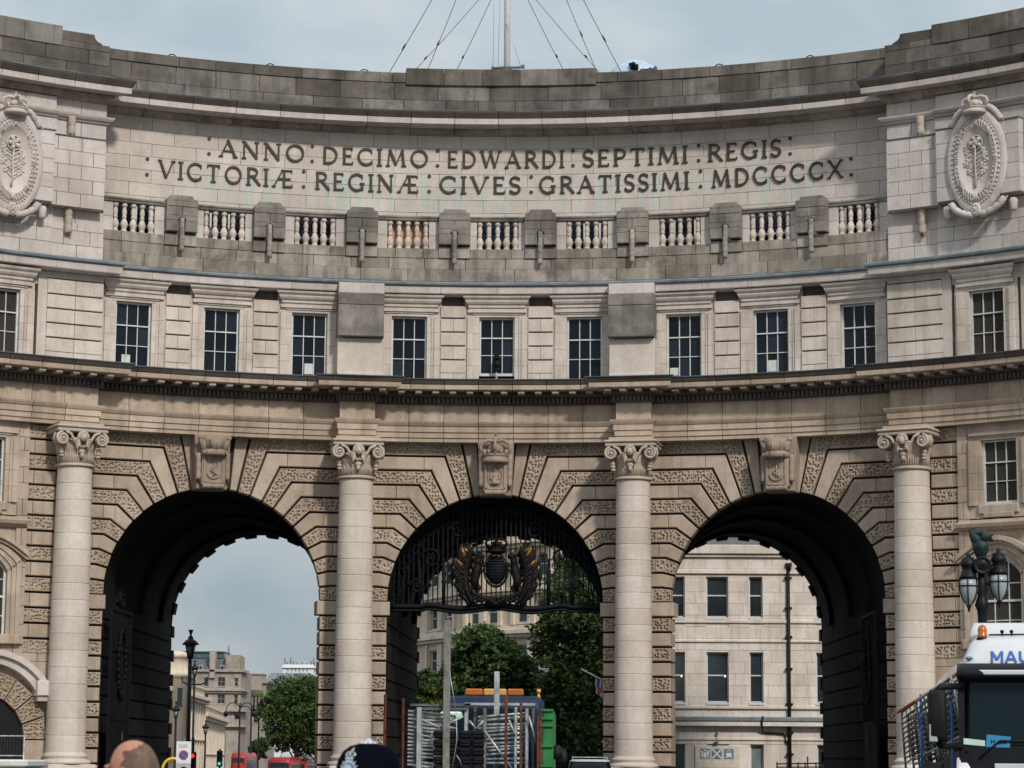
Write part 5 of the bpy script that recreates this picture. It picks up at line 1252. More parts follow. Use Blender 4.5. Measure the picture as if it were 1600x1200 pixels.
# --- pale terrace building seen through the right arch
P, Q = (-6., 45.), (40., 45.); mpR = plane_map(P, Q); px = lambda x, y: on_line(P, Q, x, y)
tb = thing('stone_terrace_building', 'pale stone building with sash windows and black drainpipe seen through the right archway', 'building')
sx = lambda x: px(x, 1000)[0]; sz = lambda y: px(1150, y)[1]
cols_ = [(1036, 1070), (1104, 1138), (1171, 1192), (1275, 1308)]; ex = [(sx(a), sx(b)) for a, b in cols_]
pit = ex[1][0]-ex[0][0]
allc = ex+[(ex[3][0]+pit*k, ex[3][1]+pit*k) for k in (1, 2, 3)]
rowz = [(sz(1098), sz(1019)), (sz(965), sz(901)), (-2.5, sz(1163))]
wn_all = [(a, b, z0, z1) for a, b in allc for z0, z1 in rowz]
X0R = sx(1018); m = MB(); holes(m, mpR, X0R, 40, -3, sz(866), wn_all, -.6, 0); tbw = m.build('wall', 'stone_far', tb)
for y0, y1, w in ((852, 866, .35), (866, 871, .2), (890, 897, .14), (969, 974, .12), (1000, 1004, .12), (1103, 1108, .14), (1128, 1135, .45), (1153, 1157, .1)):
    m = MB(); m.prism(rect(X0R, sz(y1), 40, sz(y0)), -.3, w, mpR, .03); m.build('string_course', 'stone_far', tb)
m = MB(); m.prism(rect(X0R, sz(1128), 40, sz(1120)), -.3, .5, mpR, .06); m.build('gutter', 'lead_sheet', tb)
m = MB(); m.add([mpR(X0R, sz(852), .2), mpR(40, sz(852), .2), mpR(40, sz(852)+3.2, -4), mpR(X0R, sz(852)+3.2, -4)], [(0, 1, 2, 3)]); m.add([mpR(X0R, -3, -.7), mpR(40, -3, -.7), mpR(40, 14, -.7), mpR(X0R, 14, -.7)], [(0, 1, 2, 3)]); m.add([mpR(X0R, -3, 0), mpR(X0R, -3, -9), mpR(X0R, sz(852), -9), mpR(X0R, sz(852), 0)], [(0, 1, 2, 3)]); m.build('roof', 'slate', tb)
for k, (a, b) in enumerate(allc):
    town_window(mpR, a, b, *rowz[0], tb, lit=k in (0, 1), glassm='glass_far'); town_window(mpR, a, b, *rowz[1], tb)
    town_window(mpR, a, b, *rowz[2], tb, 'curtain_glass' if k == 2 else 'glass_far', mid=False, sill=False)
rr = random.Random(2)      # ashlar facing between the windows
for r_ in range(16):
    z0 = sz(1163)+(sz(871)-sz(1163))*r_/16; z1 = sz(1163)+(sz(871)-sz(1163))*(r_+1)/16; x = X0R-(.5 if r_ % 2 else 0)
    while x < 30:
        b = x+rr.uniform(1.0, 1.5)
        seg_ = [(max(x, X0R), b)]
        for h in wn_all:
            if h[2] < z1-.02 and h[3] > z0+.02: seg_ = [t for s_, e in seg_ for t in ((s_, min(e, h[0])), (max(s_, h[1]), e)) if t[1]-t[0] > .05]
        if any(z0 < sz(yy) < z1 for yy in (893, 1131, 1124)): seg_ = []
        for s_, e in seg_:
            if sx(1040) < e and s_ < sx(1290): m = MB(); m.prism(rect(s_+.008, z0+.008, e-.008, z1-.008), -.02, .025, mpR, .006); m.build('ashlar_stone', 'stone_far', tbw)
        x = b
m = MB(); X = sx(1232); m.tube([mpR(X, sz(883), .14), mpR(X, -1, .14)], .10, 10); dp = m.build('drainpipe', 'iron_black', tb)
m = MB(); m.tube([mpR(X+.04, sz(892), .14), mpR(X+.04, sz(880), .14)], [.12, .2], 8); m.build('hopper', 'iron_black', dp)
for y in (903, 950, 995, 1045, 1100, 1145, 1178):
    m = MB(); p = mpR(X, sz(y), .12); m.box(p, (.36, .2, .12)); m.ell((p[0]-.17, p[1]-.1, p[2]), .05, 6, 4); m.ell((p[0]+.17, p[1]-.1, p[2]), .05, 6, 4); m.build('bracket', 'iron_black', dp)
m = MB(); m.tube([mpR(sx(1190), sz(1119), .55), mpR(sx(1188), sz(1130), .55), mpR(sx(1190), sz(1144), .12), mpR(sx(1224), sz(1146), .12), mpR(sx(1226), sz(1158), .12), mpR(X, sz(1162), .12)], .055, 8); m.build('waste_pipe', 'iron_black', dp)
# crest board over the entrance: three blue tiles
m = MB(); m.prism(rect(sx(1085), sz(1200)-1.5, sx(1155), sz(1165)), -.1, .10, mpR, .02); bd = m.build('entrance_board', 'cream_board', tb)
m = MB(); m.prism(rect(sx(1089), sz(1200), sx(1151), sz(1191)), 0, .13, mpR); m.build('board_moulding', 'cream_board', bd)
for i, (a, b) in enumerate(((1093, 1108), (1111, 1126.5), (1130, 1145))):
    x0, x1, z0, z1 = sx(a), sx(b), sz(1186), sz(1170); w_, h_ = x1-x0, z1-z0
    m = MB(); m.prism(rect(x0, z0, x1, z1), .05, .115, mpR); t_ = m.build('crest_tile', 'crest_blue', bd); m = MB()
    Pq = lambda u, v: (x0+u*w_, z0+v*h_)
    if i == 1:
        for s_ in (ribbon([Pq(.06, .06), Pq(.94, .94)], .075), ribbon([Pq(.06, .94), Pq(.94, .06)], .075)):
            for k, p in enumerate(s_): m.prism(ccw(p), .1, .124+.002*(s_[0][0][1] > z0+.2), mpR)
    elif i == 0:   # shield between two supporters, crest above
        m.prism(ccw([Pq(.34, .62), Pq(.34, .3), Pq(.5, .1), Pq(.66, .3), Pq(.66, .62)]), .1, .123, mpR)
        for e in (0, 1):
            f = (lambda u: 1-u) if e else (lambda u: u)
            for p in ribbon([Pq(f(.3), .2), Pq(f(.18), .3), Pq(f(.2), .6), Pq(f(.12), .82)], .07): m.prism(ccw(p), .1, .125, mpR)
            for p in ribbon([Pq(f(.2), .62), Pq(f(.34), .7)], .05): m.prism(ccw(p), .1, .127, mpR)
        for p in ribbon([Pq(.36, .84), Pq(.64, .84)], .07)+ribbon([Pq(.1, .08), Pq(.9, .08)], .03): m.prism(ccw(p), .1, .124, mpR)
    else:          # crowned badge
        m.prism(ccw([Pq(.3, .2), Pq(.7, .2), Pq(.72, .55), Pq(.28, .55)]), .1, .123, mpR)
        for p in ribbon([Pq(.2, .45), Pq(.8, .45)], .07)+ribbon([Pq(.2, .12), Pq(.36, .26)], .06)+ribbon([Pq(.8, .12), Pq(.64, .26)], .06)+ribbon([Pq(.34, .66), Pq(.66, .66)], .06)+ribbon([Pq(.5, .6), Pq(.5, .92)], .08)+ribbon([Pq(.36, .78), Pq(.64, .78)], .06): m.prism(ccw(p), .1, .126, mpR)
    m.build('emblem', 'sign_white', t_)
m = MB(); p = mpR(sx(1118), sz(1160), .2); m.box(p, (.24, .3, .08)); m.tube([mpR(sx(1119), sz(1140), .1), mpR(sx(1119), sz(1158), .15)], .015, 5); m.box(mpR(sx(1119), sz(1147), .12), (.1, .1, .14)); m.build('entrance_lamp', 'galv_dark', tb)
# dark railings in front
rl = thing('railing', 'black iron railing at the foot of the pale building in the right archway', 'railing', (0, 0, 0))
P2, Q2 = (8., 40.), (40., 40.); mp2 = plane_map(P2, Q2); s2 = lambda x: on_line(P2, Q2, x, 1190)[0]; z2 = lambda y: on_line(P2, Q2, 1250, y)[1]
for x0, y0, x1, y1 in ((1213, 1194, 1285, 1190), (1213, 1199, 1285, 1198)):
    m = MB(); m.tube([mp2(s2(x0), z2(y0), 0), mp2(s2(x1)+4, z2(y1)+.02, 0)], .035, 6); m.build('rail', 'iron_black', rl)
for x in (1214, 1230, 1247, 1258, 1262, 1275, 1285):
    m = MB(); t_ = 1182 if x == 1262 else 1191; m.tube([mp2(s2(x), gz(40), 0), mp2(s2(x), z2(t_), 0)], .04, 6); m.build('post', 'iron_black', rl)

# --- cream building behind the trees, seen through the middle arch
cb_ = thing('cream_corner_building', 'cream stone building with pilasters behind the trees in the middle archway', 'building')
pts3 = [(-16.5, 121.), (-10.4, 110.9), (-5.2, 99.4), (1.4, 92.6), (9., 89.)]
for gi in range(4):
    P, Q = pts3[gi], pts3[gi+1]; mpC = plane_map(P, Q); LL = hypot(Q[0]-P[0], Q[1]-P[1])
    zr = [(4.3, 6.4), (8.5, 10.35), (12.0, 13.75), (15.5, 17.3), (19., 20.6)]
    if gi in (1, 2): cxs = [on_line(P, Q, x, 960)[0] for x in ((679, 701.5) if gi == 1 else (741, 770, 816, 848.5))]
    else: cxs = [LL*.2, LL*.5, LL*.8]
    hwd = .62 if gi != 1 else 1.05
    wins = [(c-hwd, c+hwd, a, b) for c in cxs for a, b in zr]
    m = MB(); holes(m, mpC, 0, LL, -3, 23, wins, -.6, 0); m.build('wall', 'stone_buff', cb_)
    for z0, z1, w in ((7.1, 7.4, .25), (10.9, 11.15, .35), (11.15, 11.5, .6), (11.5, 11.8, .15), (14.2, 14.45, .3), (14.45, 14.7, .5), (17.8, 18.1, .4), (18.1, 18.4, .7), (21.5, 22.2, .8)):
        m = MB(); m.prism(rect(-.05, z0, LL+.05, z1), -.3, w, mpC, .03); m.build('string_course', 'stone_cream', cb_)
    for c in cxs:
        for a, b in zr: town_window(mpC, c-hwd, c+hwd, a, b, cb_, f=.1, w=-.25)
        for e in (-1, 1):
            m = MB()
            for a, b in ((7.5, 10.8), (11.85, 14.1), (14.75, 17.7)): m.prism(rect(c+e*(hwd+.32)-.2, a, c+e*(hwd+.32)+.2, b), -.1, .22, mpC, .03)
            m.build('pilaster', 'stone_cream', cb_)
        for a, b in zr[2:4]:
            m = MB(); n = 8; hd = [(c+(hwd+.02)*cos(pi*i/n), b-.42+.45*sin(pi*i/n)) for i in range(n+1)]
            for p, q in zip(hd, hd[1:]): m.prism(ccw([p, q, (q[0], b+.02), (p[0], b+.02)]), -.3, .05, mpC)
            m.build('arched_head', 'stone_buff', cb_)

# --- street seen through the left arch
def house(name, label, Y, X0, X1, ztop, mat, wins, roof=None, depth=14, bands=(), glassm='glass_far', frame_='white_paint', skew=0.):
    """block whose face lies at depth Y (photo pixels for X0, X1, ztop, windows)"""
    a, b = pixel(X0, 1100, Y), pixel(X1, 1100, Y); P, Q = (a.x, Y), (b.x, Y+skew); mpH = plane_map(P, Q); LL = hypot(Q[0]-P[0], Q[1]-P[1])
    u = lambda x: on_line(P, Q, x, 1100)[0]; v = lambda y: on_line(P, Q, (X0+X1)/2, y)[1]
    t_ = thing(name, label, 'building'); ws = [(u(x0), u(x1), v(y1), v(y0)) for x0, x1, y0, y1 in wins]
    m = MB(); holes(m, mpH, 0, LL, -4, v(ztop), ws, -.5, 0)
    m.add([mpH(0, -4, -depth), mpH(LL, -4, -depth), mpH(LL, v(ztop), -depth), mpH(0, v(ztop), -depth), mpH(0, -4, -.5), mpH(LL, -4, -.5), mpH(LL, v(ztop), -.5), mpH(0, v(ztop), -.5)], [(0, 1, 2, 3), (3, 2, 6, 7), (0, 3, 7, 4), (1, 2, 6, 5), (4, 5, 6, 7)]); m.build('wall', mat, t_)
    for y0, y1, w in bands: m = MB(); m.prism(rect(-w, v(y1), LL+w, v(y0)), -depth*.5, w, mpH, .05); m.build('string_course', mat, t_)
    for h in ws: town_window(mpH, *h, t_, glassm, frame_, f=.12, w=-.25, mid=True, sill=True, mull=(h[1]-h[0]) > 1.0)
    return t_, mpH, u, v
t_, mpH, u, v = house('grey_stone_building', 'tall grey stone building with dark mansard roof and turret far down the left street', 352, 278, 376, 1048, 'stone_greytown',
    [(339, 351, 1058, 1073), (365, 371.5, 1059, 1073), (339, 351, 1085, 1100), (365, 371.5, 1085, 1100), (317, 325, 1059, 1073), (317, 325, 1085, 1100), (343, 351, 1112, 1125), (366, 371, 1113, 1125), (296, 304, 1059, 1073)],
    bands=((1046, 1050, .5), (1076, 1080, .7), (1081, 1083, .4), (1108, 1112, .8), (1133, 1136, .8)), frame_='stone_greytown')
m = MB(); m.loft([[mpH(u(280), v(1048), .2), mpH(u(356), v(1048), .2), mpH(u(356), v(1048), -12), mpH(u(280), v(1048), -12)], [mpH(u(284), v(1029), -2.), mpH(u(346), v(1029), -2.), mpH(u(346), v(1029), -11), mpH(u(284), v(1029), -11)]], None, False); m.build('mansard_roof', 'slate', t_)
m = MB(); m.prism(rect(u(276), v(1027), u(345), v(1019)), -10, -2.2, mpH); rg = m.build('rooftop_glazing', 'teal_glass', t_)
for k in range(9):
    x = u(276)+(u(345)-u(276))*k/8; m = MB(); m.prism(rect(x-.1, v(1028), x+.1, v(1018)), -2.3, -2.1, mpH); m.build('mullion', 'galv_dark', rg)
m = MB(); m.prism(rect(u(275), v(1018.5), u(346), v(1017)), -10.5, -1.8, mpH); m.build('flat_roof', 'galv_dark', rg)
for x0, x1, y0, y1 in ((326, 335, 1019, 1060), (351, 374, 1025, 1048)):
    m = MB(); m.prism(rect(u(x0), v(y1), u(x1), v(y0)), -6, .5 if x0 < 340 else .3, mpH, .1)
    if x0 > 340:
        for k in range(4): m.prism(rect(u(x0+6*k), v(y0), u(x0+6*k+3), v(y0-2)), -5, .3, mpH)
    m.build('chimney_stack' if x0 < 340 else 'turret', 'stone_greytown', t_)
for x0, x1 in ((342, 350), (309, 316), (281, 288)):
    m = MB(); m.prism(rect(u(x0), v(1050), u(x1), v(1039)), -3, .1, mpH, .05); dm = m.build('dormer', 'stone_greytown', t_); g = MB(); g.prism(rect(u(x0)+.2, v(1048), u(x1)-.2, v(1041)), .05, .14, mpH); g.build('pane', 'glass_far', dm)
m = MB(); n = 10
for i in range(n):
    a0, a1 = pi*i/n, pi*(i+1)/n; c = u(349); r_ = u(353.5)-c; m.prism(ccw([(c+r_*cos(a0), v(1148)+r_*sin(a0)*1.4), (c+r_*cos(a1), v(1148)+r_*sin(a1)*1.4), (c+r_*cos(a1), v(1148)), (c+r_*cos(a0), v(1148))]), .02, .06, mpH)
m.prism(rect(u(344.5), -4, u(353.5), v(1148)), .02, .06, mpH); m.build('arched_entrance', 'glass_far', t_)
m = MB(); m.tube([mpH(u(352), v(1025), -3), mpH(u(350.5), v(993), -3)], [.16, .08], 6); fpole = m.build('roof_flagpole', 'galv', t_)
m = MB(); m.add([mpH(u(350.7), v(998), -3), mpH(u(352.5), v(1004), -3.2), mpH(u(352.8), v(1014), -3.1), mpH(u(351.2), v(1012), -2.9)], [(0, 1, 2, 3)]); m.build('furled_flag', 'cloth_grey', fpole)
t_, mpH, u, v = house('weathered_corner_building', 'weathered stone building with mossy bay roof beside the grey tower down the left street', 372, 374, 416, 1066, 'stone_greytown',
    [(380, 386, 1092, 1104), (380, 386, 1118, 1130), (396, 404, 1118, 1130)], bands=((1064, 1068, .5), (1110, 1113, .6)), frame_='stone_greytown')
m = MB(); m.prism(rect(u(389), v(1080), u(409), v(1052)), -6, .6, mpH, .2); m.prism(rect(u(388), v(1054), u(410), v(1052)), -6, .9, mpH); m.build('chimney_stack', 'stone_greytown', t_)
m = MB(); m.loft([[mpH(u(387), v(1088), 1.5), mpH(u(413), v(1088), 1.5), mpH(u(413), v(1088), -3), mpH(u(387), v(1088), -3)], [mpH(u(391), v(1075), .0), mpH(u(409), v(1075), .0), mpH(u(409), v(1075), -3), mpH(u(391), v(1075), -3)]]); m.build('bay_roof', 'grass_roof', t_)
m = MB(); m.prism(rect(u(390), v(1108), u(412), v(1088)), -2, 1.2, mpH); bay = m.build('bay_window', 'glass_far', t_)
for k in range(5): x = u(390)+(u(412)-u(390))*k/4; m = MB(); m.prism(rect(x-.15, v(1108), x+.15, v(1088)), 1.1, 1.35, mpH); m.build('mullion', 'stone_greytown', bay)
t_, mpH, u, v = house('slate_roofed_building', 'grey slate roofed building with pale upper storey above the street tree', 420, 412, 480, 1072, 'sign_white',
    [(416+9*k, 421+9*k, 1074, 1079) for k in range(7)]+[(416+9*k, 421+9*k, 1092, 1104) for k in range(7)], bands=((1071, 1073, .4),))
m = MB(); m.loft([[mpH(u(411), v(1070), .6), mpH(u(482), v(1070), .6), mpH(u(482), v(1070), -16), mpH(u(411), v(1070), -16)], [mpH(u(417), v(1050.5), -5), mpH(u(478), v(1050.5), -5), mpH(u(478), v(1050.5), -13), mpH(u(417), v(1050.5), -13)]], None, False); m.build('slate_roof', 'lead_sheet', t_)
t_, mpH, u, v = house('white_rooftop_block', 'white rooftop plant block with aerials on the skyline of the left street', 470, 441, 489, 1038, 'sign_white', [(447+6*k, 450+6*k, 1046, 1049) for k in range(6)], bands=((1042, 1044, .4),))
for x, y in ((443, 1028), (447, 1034), (452, 1027), (456, 1033), (462, 1034), (470, 1033), (478, 1034), (484, 1032), (488, 1028), (489, 1033)):
    m = MB(); m.tube([mpH(u(x), v(1040), -1), mpH(u(x), v(y), -1)], .12, 5); m.build('aerial', 'galv_dark', t_)
m = MB(); m.tube([mpH(u(443), v(1034.5), -.8), mpH(u(489), v(1034.5), -.8)], .08, 5); m.build('roof_rail', 'galv', t_)
# cream classical terrace along the left side of the street
def terrace(name, label, P, Q, ztop, zc, wins, mat='stone_cream', gl='glass_far'):
    mpT = plane_map(P, Q); LL = hypot(Q[0]-P[0], Q[1]-P[1]); t_ = thing(name, label, 'building')
    m = MB(); holes(m, mpT, 0, LL, -4, ztop, wins, -.5, 0)
    m.add([mpT(0, -4, -12), mpT(LL, -4, -12), mpT(LL, ztop, -12), mpT(0, ztop, -12), mpT(0, -4, -.5), mpT(LL, -4, -.5), mpT(LL, ztop, -.5), mpT(0, ztop, -.5)], [(0, 1, 2, 3), (3, 2, 6, 7), (0, 3, 7, 4), (1, 2, 6, 5), (4, 5, 6, 7)]); m.build('wall', mat, t_)
    for z0, z1, w in ((ztop-.25, ztop, .25), (zc, zc+.4, .9), (zc-.35, zc, .5), (zc-1.2, zc-1.05, .15), (zc-4.6, zc-4.4, .3)):
        m = MB(); m.prism(rect(-w, z0, LL+w, z1), -11.9, w, mpT, .04); m.build('string_course', mat, t_)
    for h in wins: town_window(mpT, *h, t_, gl, f=.1, w=-.2)
    n = int(LL/3.4)
    for i in range(n+1): x = .35+(LL-.7)*i/n; m = MB(); m.prism(rect(x-.35, -4, x+.35, zc-.4), -.1, .22, mpT, .04); m.build('pilaster', mat, t_)
    return t_, mpT
def spot(x, Y): p = pixel(x, 1150, Y); return (p.x, Y)
Pa, Qa = spot(240, 140), spot(318, 196)
terrace('cream_terrace_building', 'cream rendered classical building nearest on the left side of the far street', Pa, Qa, 9.6, 8.0, [(3+4.6*k, 4.6+4.6*k, a, b) for k in range(12) for a, b in ((4.6, 6.6), (-.2, 2.6))])
Pa, Qa = spot(313, 200), spot(349, 262)
terrace('cream_terrace_wing', 'lower cream rendered wing with heavy cornice, farther down the left street', Pa, Qa, 8.0, 6.4, [(3+5*k, 4.6+5*k, a, b) for k in range(12) for a, b in ((2.6, 4.6),)])
ct = thing('round_corner_turret', 'cream round corner turret rising behind the tall street lamp', 'building', (*spot(267, 150), 0))
m = MB(); m.lathe([(1.6, -4), (1.6, 9.4), (1.9, 9.5), (1.9, 9.9), (1.5, 10.0), (1.5, 11.3), (1.75, 11.4), (1.75, 11.7), (.9, 12.0)], (0, 0, 0), 24); tw = m.build('drum_wall', 'stone_cream', ct)
for a in (-2.2, -1.57, -.9): m = MB(); m.box((0, -1.58, 7.4), (.55, .1, 1.9), Matrix.Rotation(a+1.57, 4, 'Z')); m.build('window', 'glass_far', ct)

# ================================================================== TREES
def tree(label, x, y, zt, trunk_r, blobs, n, mat, seed, size=.3):
    """tapered trunk with limbs; leaf-sized faces scattered through the clumps (centre, radius relative to the base)"""
    r = random.Random(seed); g0 = gz(y); t_ = thing('tree', label, 'tree', (x, y, g0), 0, 'trees beyond the archways')
    m = MB(); m.tube([(0, 0, 0), (.08, 0, zt*.3), (-.05, .05, zt*.6), (0, 0, zt*.85)], [trunk_r*1.3, trunk_r, trunk_r*.75, trunk_r*.35], 9); tr = m.build('trunk', 'bark', t_)
    for (cx, cy, cz), br in blobs:
        m = MB(); z0 = min(zt*.6, cz*.62); m.tube([(0, 0, z0), (cx*.45, cy*.45, (z0+cz)/2), (cx*.85, cy*.85, cz*.97)], [trunk_r*.5, trunk_r*.3, trunk_r*.1], 6); m.build('limb', 'bark', tr)
    N = sum(b[1]**2 for b in blobs); vs = []; fs = []
    for (cx, cy, cz), br in blobs:
        k = int(n*br*br/N)
        tw_ = [(r.gauss(0, 1), r.gauss(0, 1), r.gauss(0, 1)) for _ in range(max(12, k//26))]
        tw_ = [Vector(q).normalized()*br*(.5+.68*r.random()**.7) for q in tw_]
        for i in range(k):
            c = tw_[i % len(tw_)]; p = Vector((cx, cy, cz))+Vector((c.x, c.y, c.z*.86))+Vector((r.gauss(0, 1), r.gauss(0, 1), r.gauss(0, .8)))*br*.14
            s_ = size*r.uniform(.45, 1.3); a = Vector((r.gauss(0, 1), r.gauss(0, 1), r.gauss(0, .6))).normalized(); b_ = a.orthogonal().normalized(); b_ = (b_*cos(i)+a.cross(b_)*sin(i))
            o = len(vs); vs += [tuple(p-a*s_*.5), tuple(p+b_*s_*.28), tuple(p+a*s_*.5), tuple(p-b_*s_*.28)]; fs.append((o, o+1, o+2, o+3))
    m = MB(); m.add(vs, fs); m.build('crown', mat, t_); return t_
def at(x, y, Y): p = pixel(x, y, Y); return p.x, p.y, p.z
def tree_px(label, cx, Y, blobs, n, mat, seed, size):
    """clumps given as photo pixels (x, y, radius in px) at depth Y"""
    k = (Y+94)/3814.24; bx, by, _ = at(cx, 1186, Y); g0 = gz(Y); r = random.Random(seed)
    B = [((at(x, y, Y)[0]-bx, r.uniform(-.5, .5)*rd*k, at(x, y, Y)[2]-g0), rd*k) for x, y, rd in blobs]
    return tree(label, bx, Y, max(b[0][2] for b in B), .22, B, n, mat, seed, size)
tree_px('round leafy tree in front of the cream building, middle of the middle archway', 758, 50, [(745, 1012, 34), (775, 1022, 36), (722, 1045, 28), (800, 1050, 36), (760, 1060, 40), (730, 1080, 34), (790, 1085, 38), (765, 1000, 22), (825, 1075, 30), (835, 1110, 34), (705, 1070, 24), (715, 1105, 30)], 24000, 'leaf_mid', 1, .34)
tree_px('tall dark leafy tree filling the right side of the middle archway', 905, 44, [(905, 900, 45), (940, 880, 40), (890, 950, 46), (930, 960, 55), (870, 1005, 40), (905, 1030, 52), (960, 1020, 60), (880, 1075, 48), (930, 1095, 60), (900, 1135, 55), (860, 1120, 40), (950, 1160, 60), (880, 1170, 45)], 36000, 'leaf_dark', 2, .34)
tree_px('small yellow green tree at the left edge of the middle archway', 668, 60, [(668, 1068, 20), (660, 1090, 18), (682, 1095, 20), (672, 1052, 13)], 4200, 'leaf_mid', 3, .3)
tree_px('dark plane tree beside the buses in the left archway', 462, 150, [(450, 1085, 26), (475, 1080, 28), (435, 1105, 24), (470, 1115, 36), (445, 1135, 28), (490, 1105, 34), (485, 1150, 34), (440, 1155, 20), (505, 1130, 34)], 34000, 'leaf_mid', 4, .34)
tree_px('low dark tree low down between the grey buildings and the buses', 402, 230, [(398, 1168, 9), (410, 1162, 9), (406, 1176, 10)], 2200, 'leaf_dark', 5, .6)

# union flag on an angled pole
a, b = pixel(909, 1046, 21), pixel(954, 1069, 19); fl = thing('flag', 'red white and blue flag drooping from an angled white pole in the middle archway', 'flag', tuple(b))
m = MB(); m.tube([(0, 0, 0), tuple(a-b)], .035, 8); m.ell(tuple(a-b), .06, 8, 6); m.build('pole', 'white_paint', fl)
d = (a-b)
for i, (f0, f1, mt) in enumerate(((.54, .49, 'sign_white'), (.49, .38, 'blue_paint'), (.38, .33, 'sign_white'), (.33, .25, 'sign_red'), (.25, .02, 'blue_paint'))):
    m = MB(); vs = []; n = 8
    for j in range(n+1):
        for f in (f0, f1): vs.append(tuple(d*f+Vector((.02*sin(j*1.3)+.05*j/n, .05*sin(j*1.1+f*9), -.86*j/n*(1-.25*(f-.2))))))
    m.add(vs, [(2*j, 2*j+1, 2*j+3, 2*j+2) for j in range(n)], True); m.build('cloth', mt, fl)
m = MB(); m.add([tuple(d*.48+Vector((.02, -.07, -.46))), tuple(d*.08+Vector((.02, -.06, -.42))), tuple(d*.08+Vector((.04, -.07, -.62))), tuple(d*.48+Vector((.03, -.08, -.60)))], [(0, 1, 2, 3)]); m.build('cross_band', 'sign_red', fl)
# ================================================================== LAMPS, SIGNS
def sansglyph(c):
    if c == 'M': return 1.0, [stem(.12, .2), stem(.88, .2)]+ribbon([(.12, .97), (.5, .25)], .2)+ribbon([(.5, .25), (.88, .97)], .2)
    if c == 'A': return .9, ribbon([(.08, 0), (.45, 1)], .2)+ribbon([(.45, 1), (.82, 0)], .2)+[bar(.25, .65, .3, .17)]
    if c == 'U': return .9, ribbon([(.14, 1), (.14, .4)]+arcp(.45, .38, .31, .3, 180, 360, 10)+[(.76, 1)], .2)
    if c == 'Z': return .8, [bar(.08, .72, .91, .18), bar(.08, .72, .09, .18)]+ribbon([(.66, .86), (.14, .14)], .18)
    if c == 'O': return .9, ribbon(arcp(.45, .5, .33, .41, 0, 360, 20), .18)
    if c == 'N': return .9, [stem(.14, .18), stem(.76, .18)]+ribbon([(.14, .95), (.76, .05)], .2)
    if c == 'E': return .75, [stem(.14, .18), bar(.1, .66, .91, .17), bar(.1, .6, .5, .16), bar(.1, .66, .09, .17)]
    if c == 'H': return .9, [stem(.14, .16), stem(.74, .16), bar(.14, .74, .5, .15)]
    if c == 'S': return .75, ribbon(arcp(.36, .73, .24, .2, 30, 270, 12)+arcp(.36, .29, .25, .22, 90, -150, 12)[1:], .15)
    if c == '2': return .75, ribbon(arcp(.36, .7, .24, .22, 170, -30, 12)+[(.12, .1)], .15)+[bar(.1, .64, .08, .15)]
    if c == '-': return .5, [bar(.08, .42, .45, .13)]
def sign_text(txt, x, z, H, w, mp, name, mat, parent, k=1.):
    for i, c in enumerate(txt):
        adv, pol = sansglyph(c); m = MB()
        for j, p in enumerate(pol): m.prism(ccw([(x+a*H*k, z+b*H) for a, b in p]), w-.004, w+.003+.0006*j, mp)
        m.build(name, mat, parent); x += (adv+.1)*H*k

# ornate twin-globe lamp in front of the right wing
k_ = 60/3814.24; q = pixel(1540, 1186, -34)
lp = thing('street_lamp', 'ornate black twin-globe street lamp with green bronze top in front of the right wing', 'street lamp', (q.x, -34, 0))
lx = lambda x: (pixel(x, 900, -34).x-q.x); lz = lambda y: pixel(1540, y, -34).z
m = MB(); m.lathe([(.5, 0), (.5, .25), (.36, .35), (.3, .9), (.36, 1.0), (.2, 1.2), (.16, 2.5), (.22, 2.6), (.14, 2.8), (.12, 4.4), (.11, lz(965)), (.13, lz(953)), (.18, lz(946)), (.14, lz(938)), (.10, lz(930)), (.14, lz(922)), (.10, lz(912)), (.09, lz(897))], (0, 0, 0), 18); m.build('post', 'lamp_black', lp)
m = MB(); M = Matrix.Translation((0, -.12, lz(884))) @ Matrix.Rotation(pi/2, 4, 'X'); m.lathe([(.0, .06), (.1, .08), (.12, .05), (.16, .05), (.18, .09), (.22, .08), (.22, -.1), (.02, -.1)], (0, 0, 0), 22, M); m.build('medallion', 'lamp_black', lp)
for sg, xc, yc in ((-1, 1513, 0), (1, 1561, -7)):
    X = lx(xc); g = lambda y: lz(y+yc)
    m = MB(); m.tube([(0, 0, lz(908)), (X*.45, 0, lz(912)), (X*.8, 0, lz(904)), (X, 0, g(893))], [.07, .06, .05, .05], 8); m.tube([(X*.3, 0, lz(880)), (X*.55, -.02, lz(888)), (X*.42, 0, lz(900))], .03, 6); m.build('arm', 'lamp_black', lp)
    m = MB(); m.lathe([(.05, g(872)-.2), (.16, g(893)), (.20, g(900)), (.235, g(905)), (.2, g(903)), (.15, g(893)), (.14, g(887)), (.18, g(885)), (.19, g(879)), (.16, g(877)), (.15, g(872)), (.06, g(870)), (.05, g(866)), (.02, g(863))], (X, 0, 0), 18); ln = m.build('lantern_cap', 'lamp_black', lp)
    m = MB(); m.lathe([(.215, g(906)), (.235, g(913)), (.225, g(924)), (.17, g(935)), (.08, g(944)), (.02, g(947))], (X, 0, 0), 20); m.build('globe', 'opal_glass', ln)
    for k in range(6):
        a = 2*pi*k/6+.3; m = MB(); m.tube([(X+r_*1.04*cos(a), r_*1.04*sin(a), z) for r_, z in ((.225, g(906)), (.24, g(914)), (.23, g(924)), (.175, g(935)), (.085, g(944)))], .014, 5); m.build('rib', 'lamp_black', ln)
    m = MB(); m.tube([(X+.242*cos(a), .242*sin(a), g(916)) for a in [2*pi*i/20 for i in range(21)]], .016, 5, False); m.lathe([(.06, 0), (.07, -.05), (.03, -.1), (.04, -.13), (.01, -.2)], (X, 0, g(944)), 10); m.build('hoop', 'lamp_black', ln)
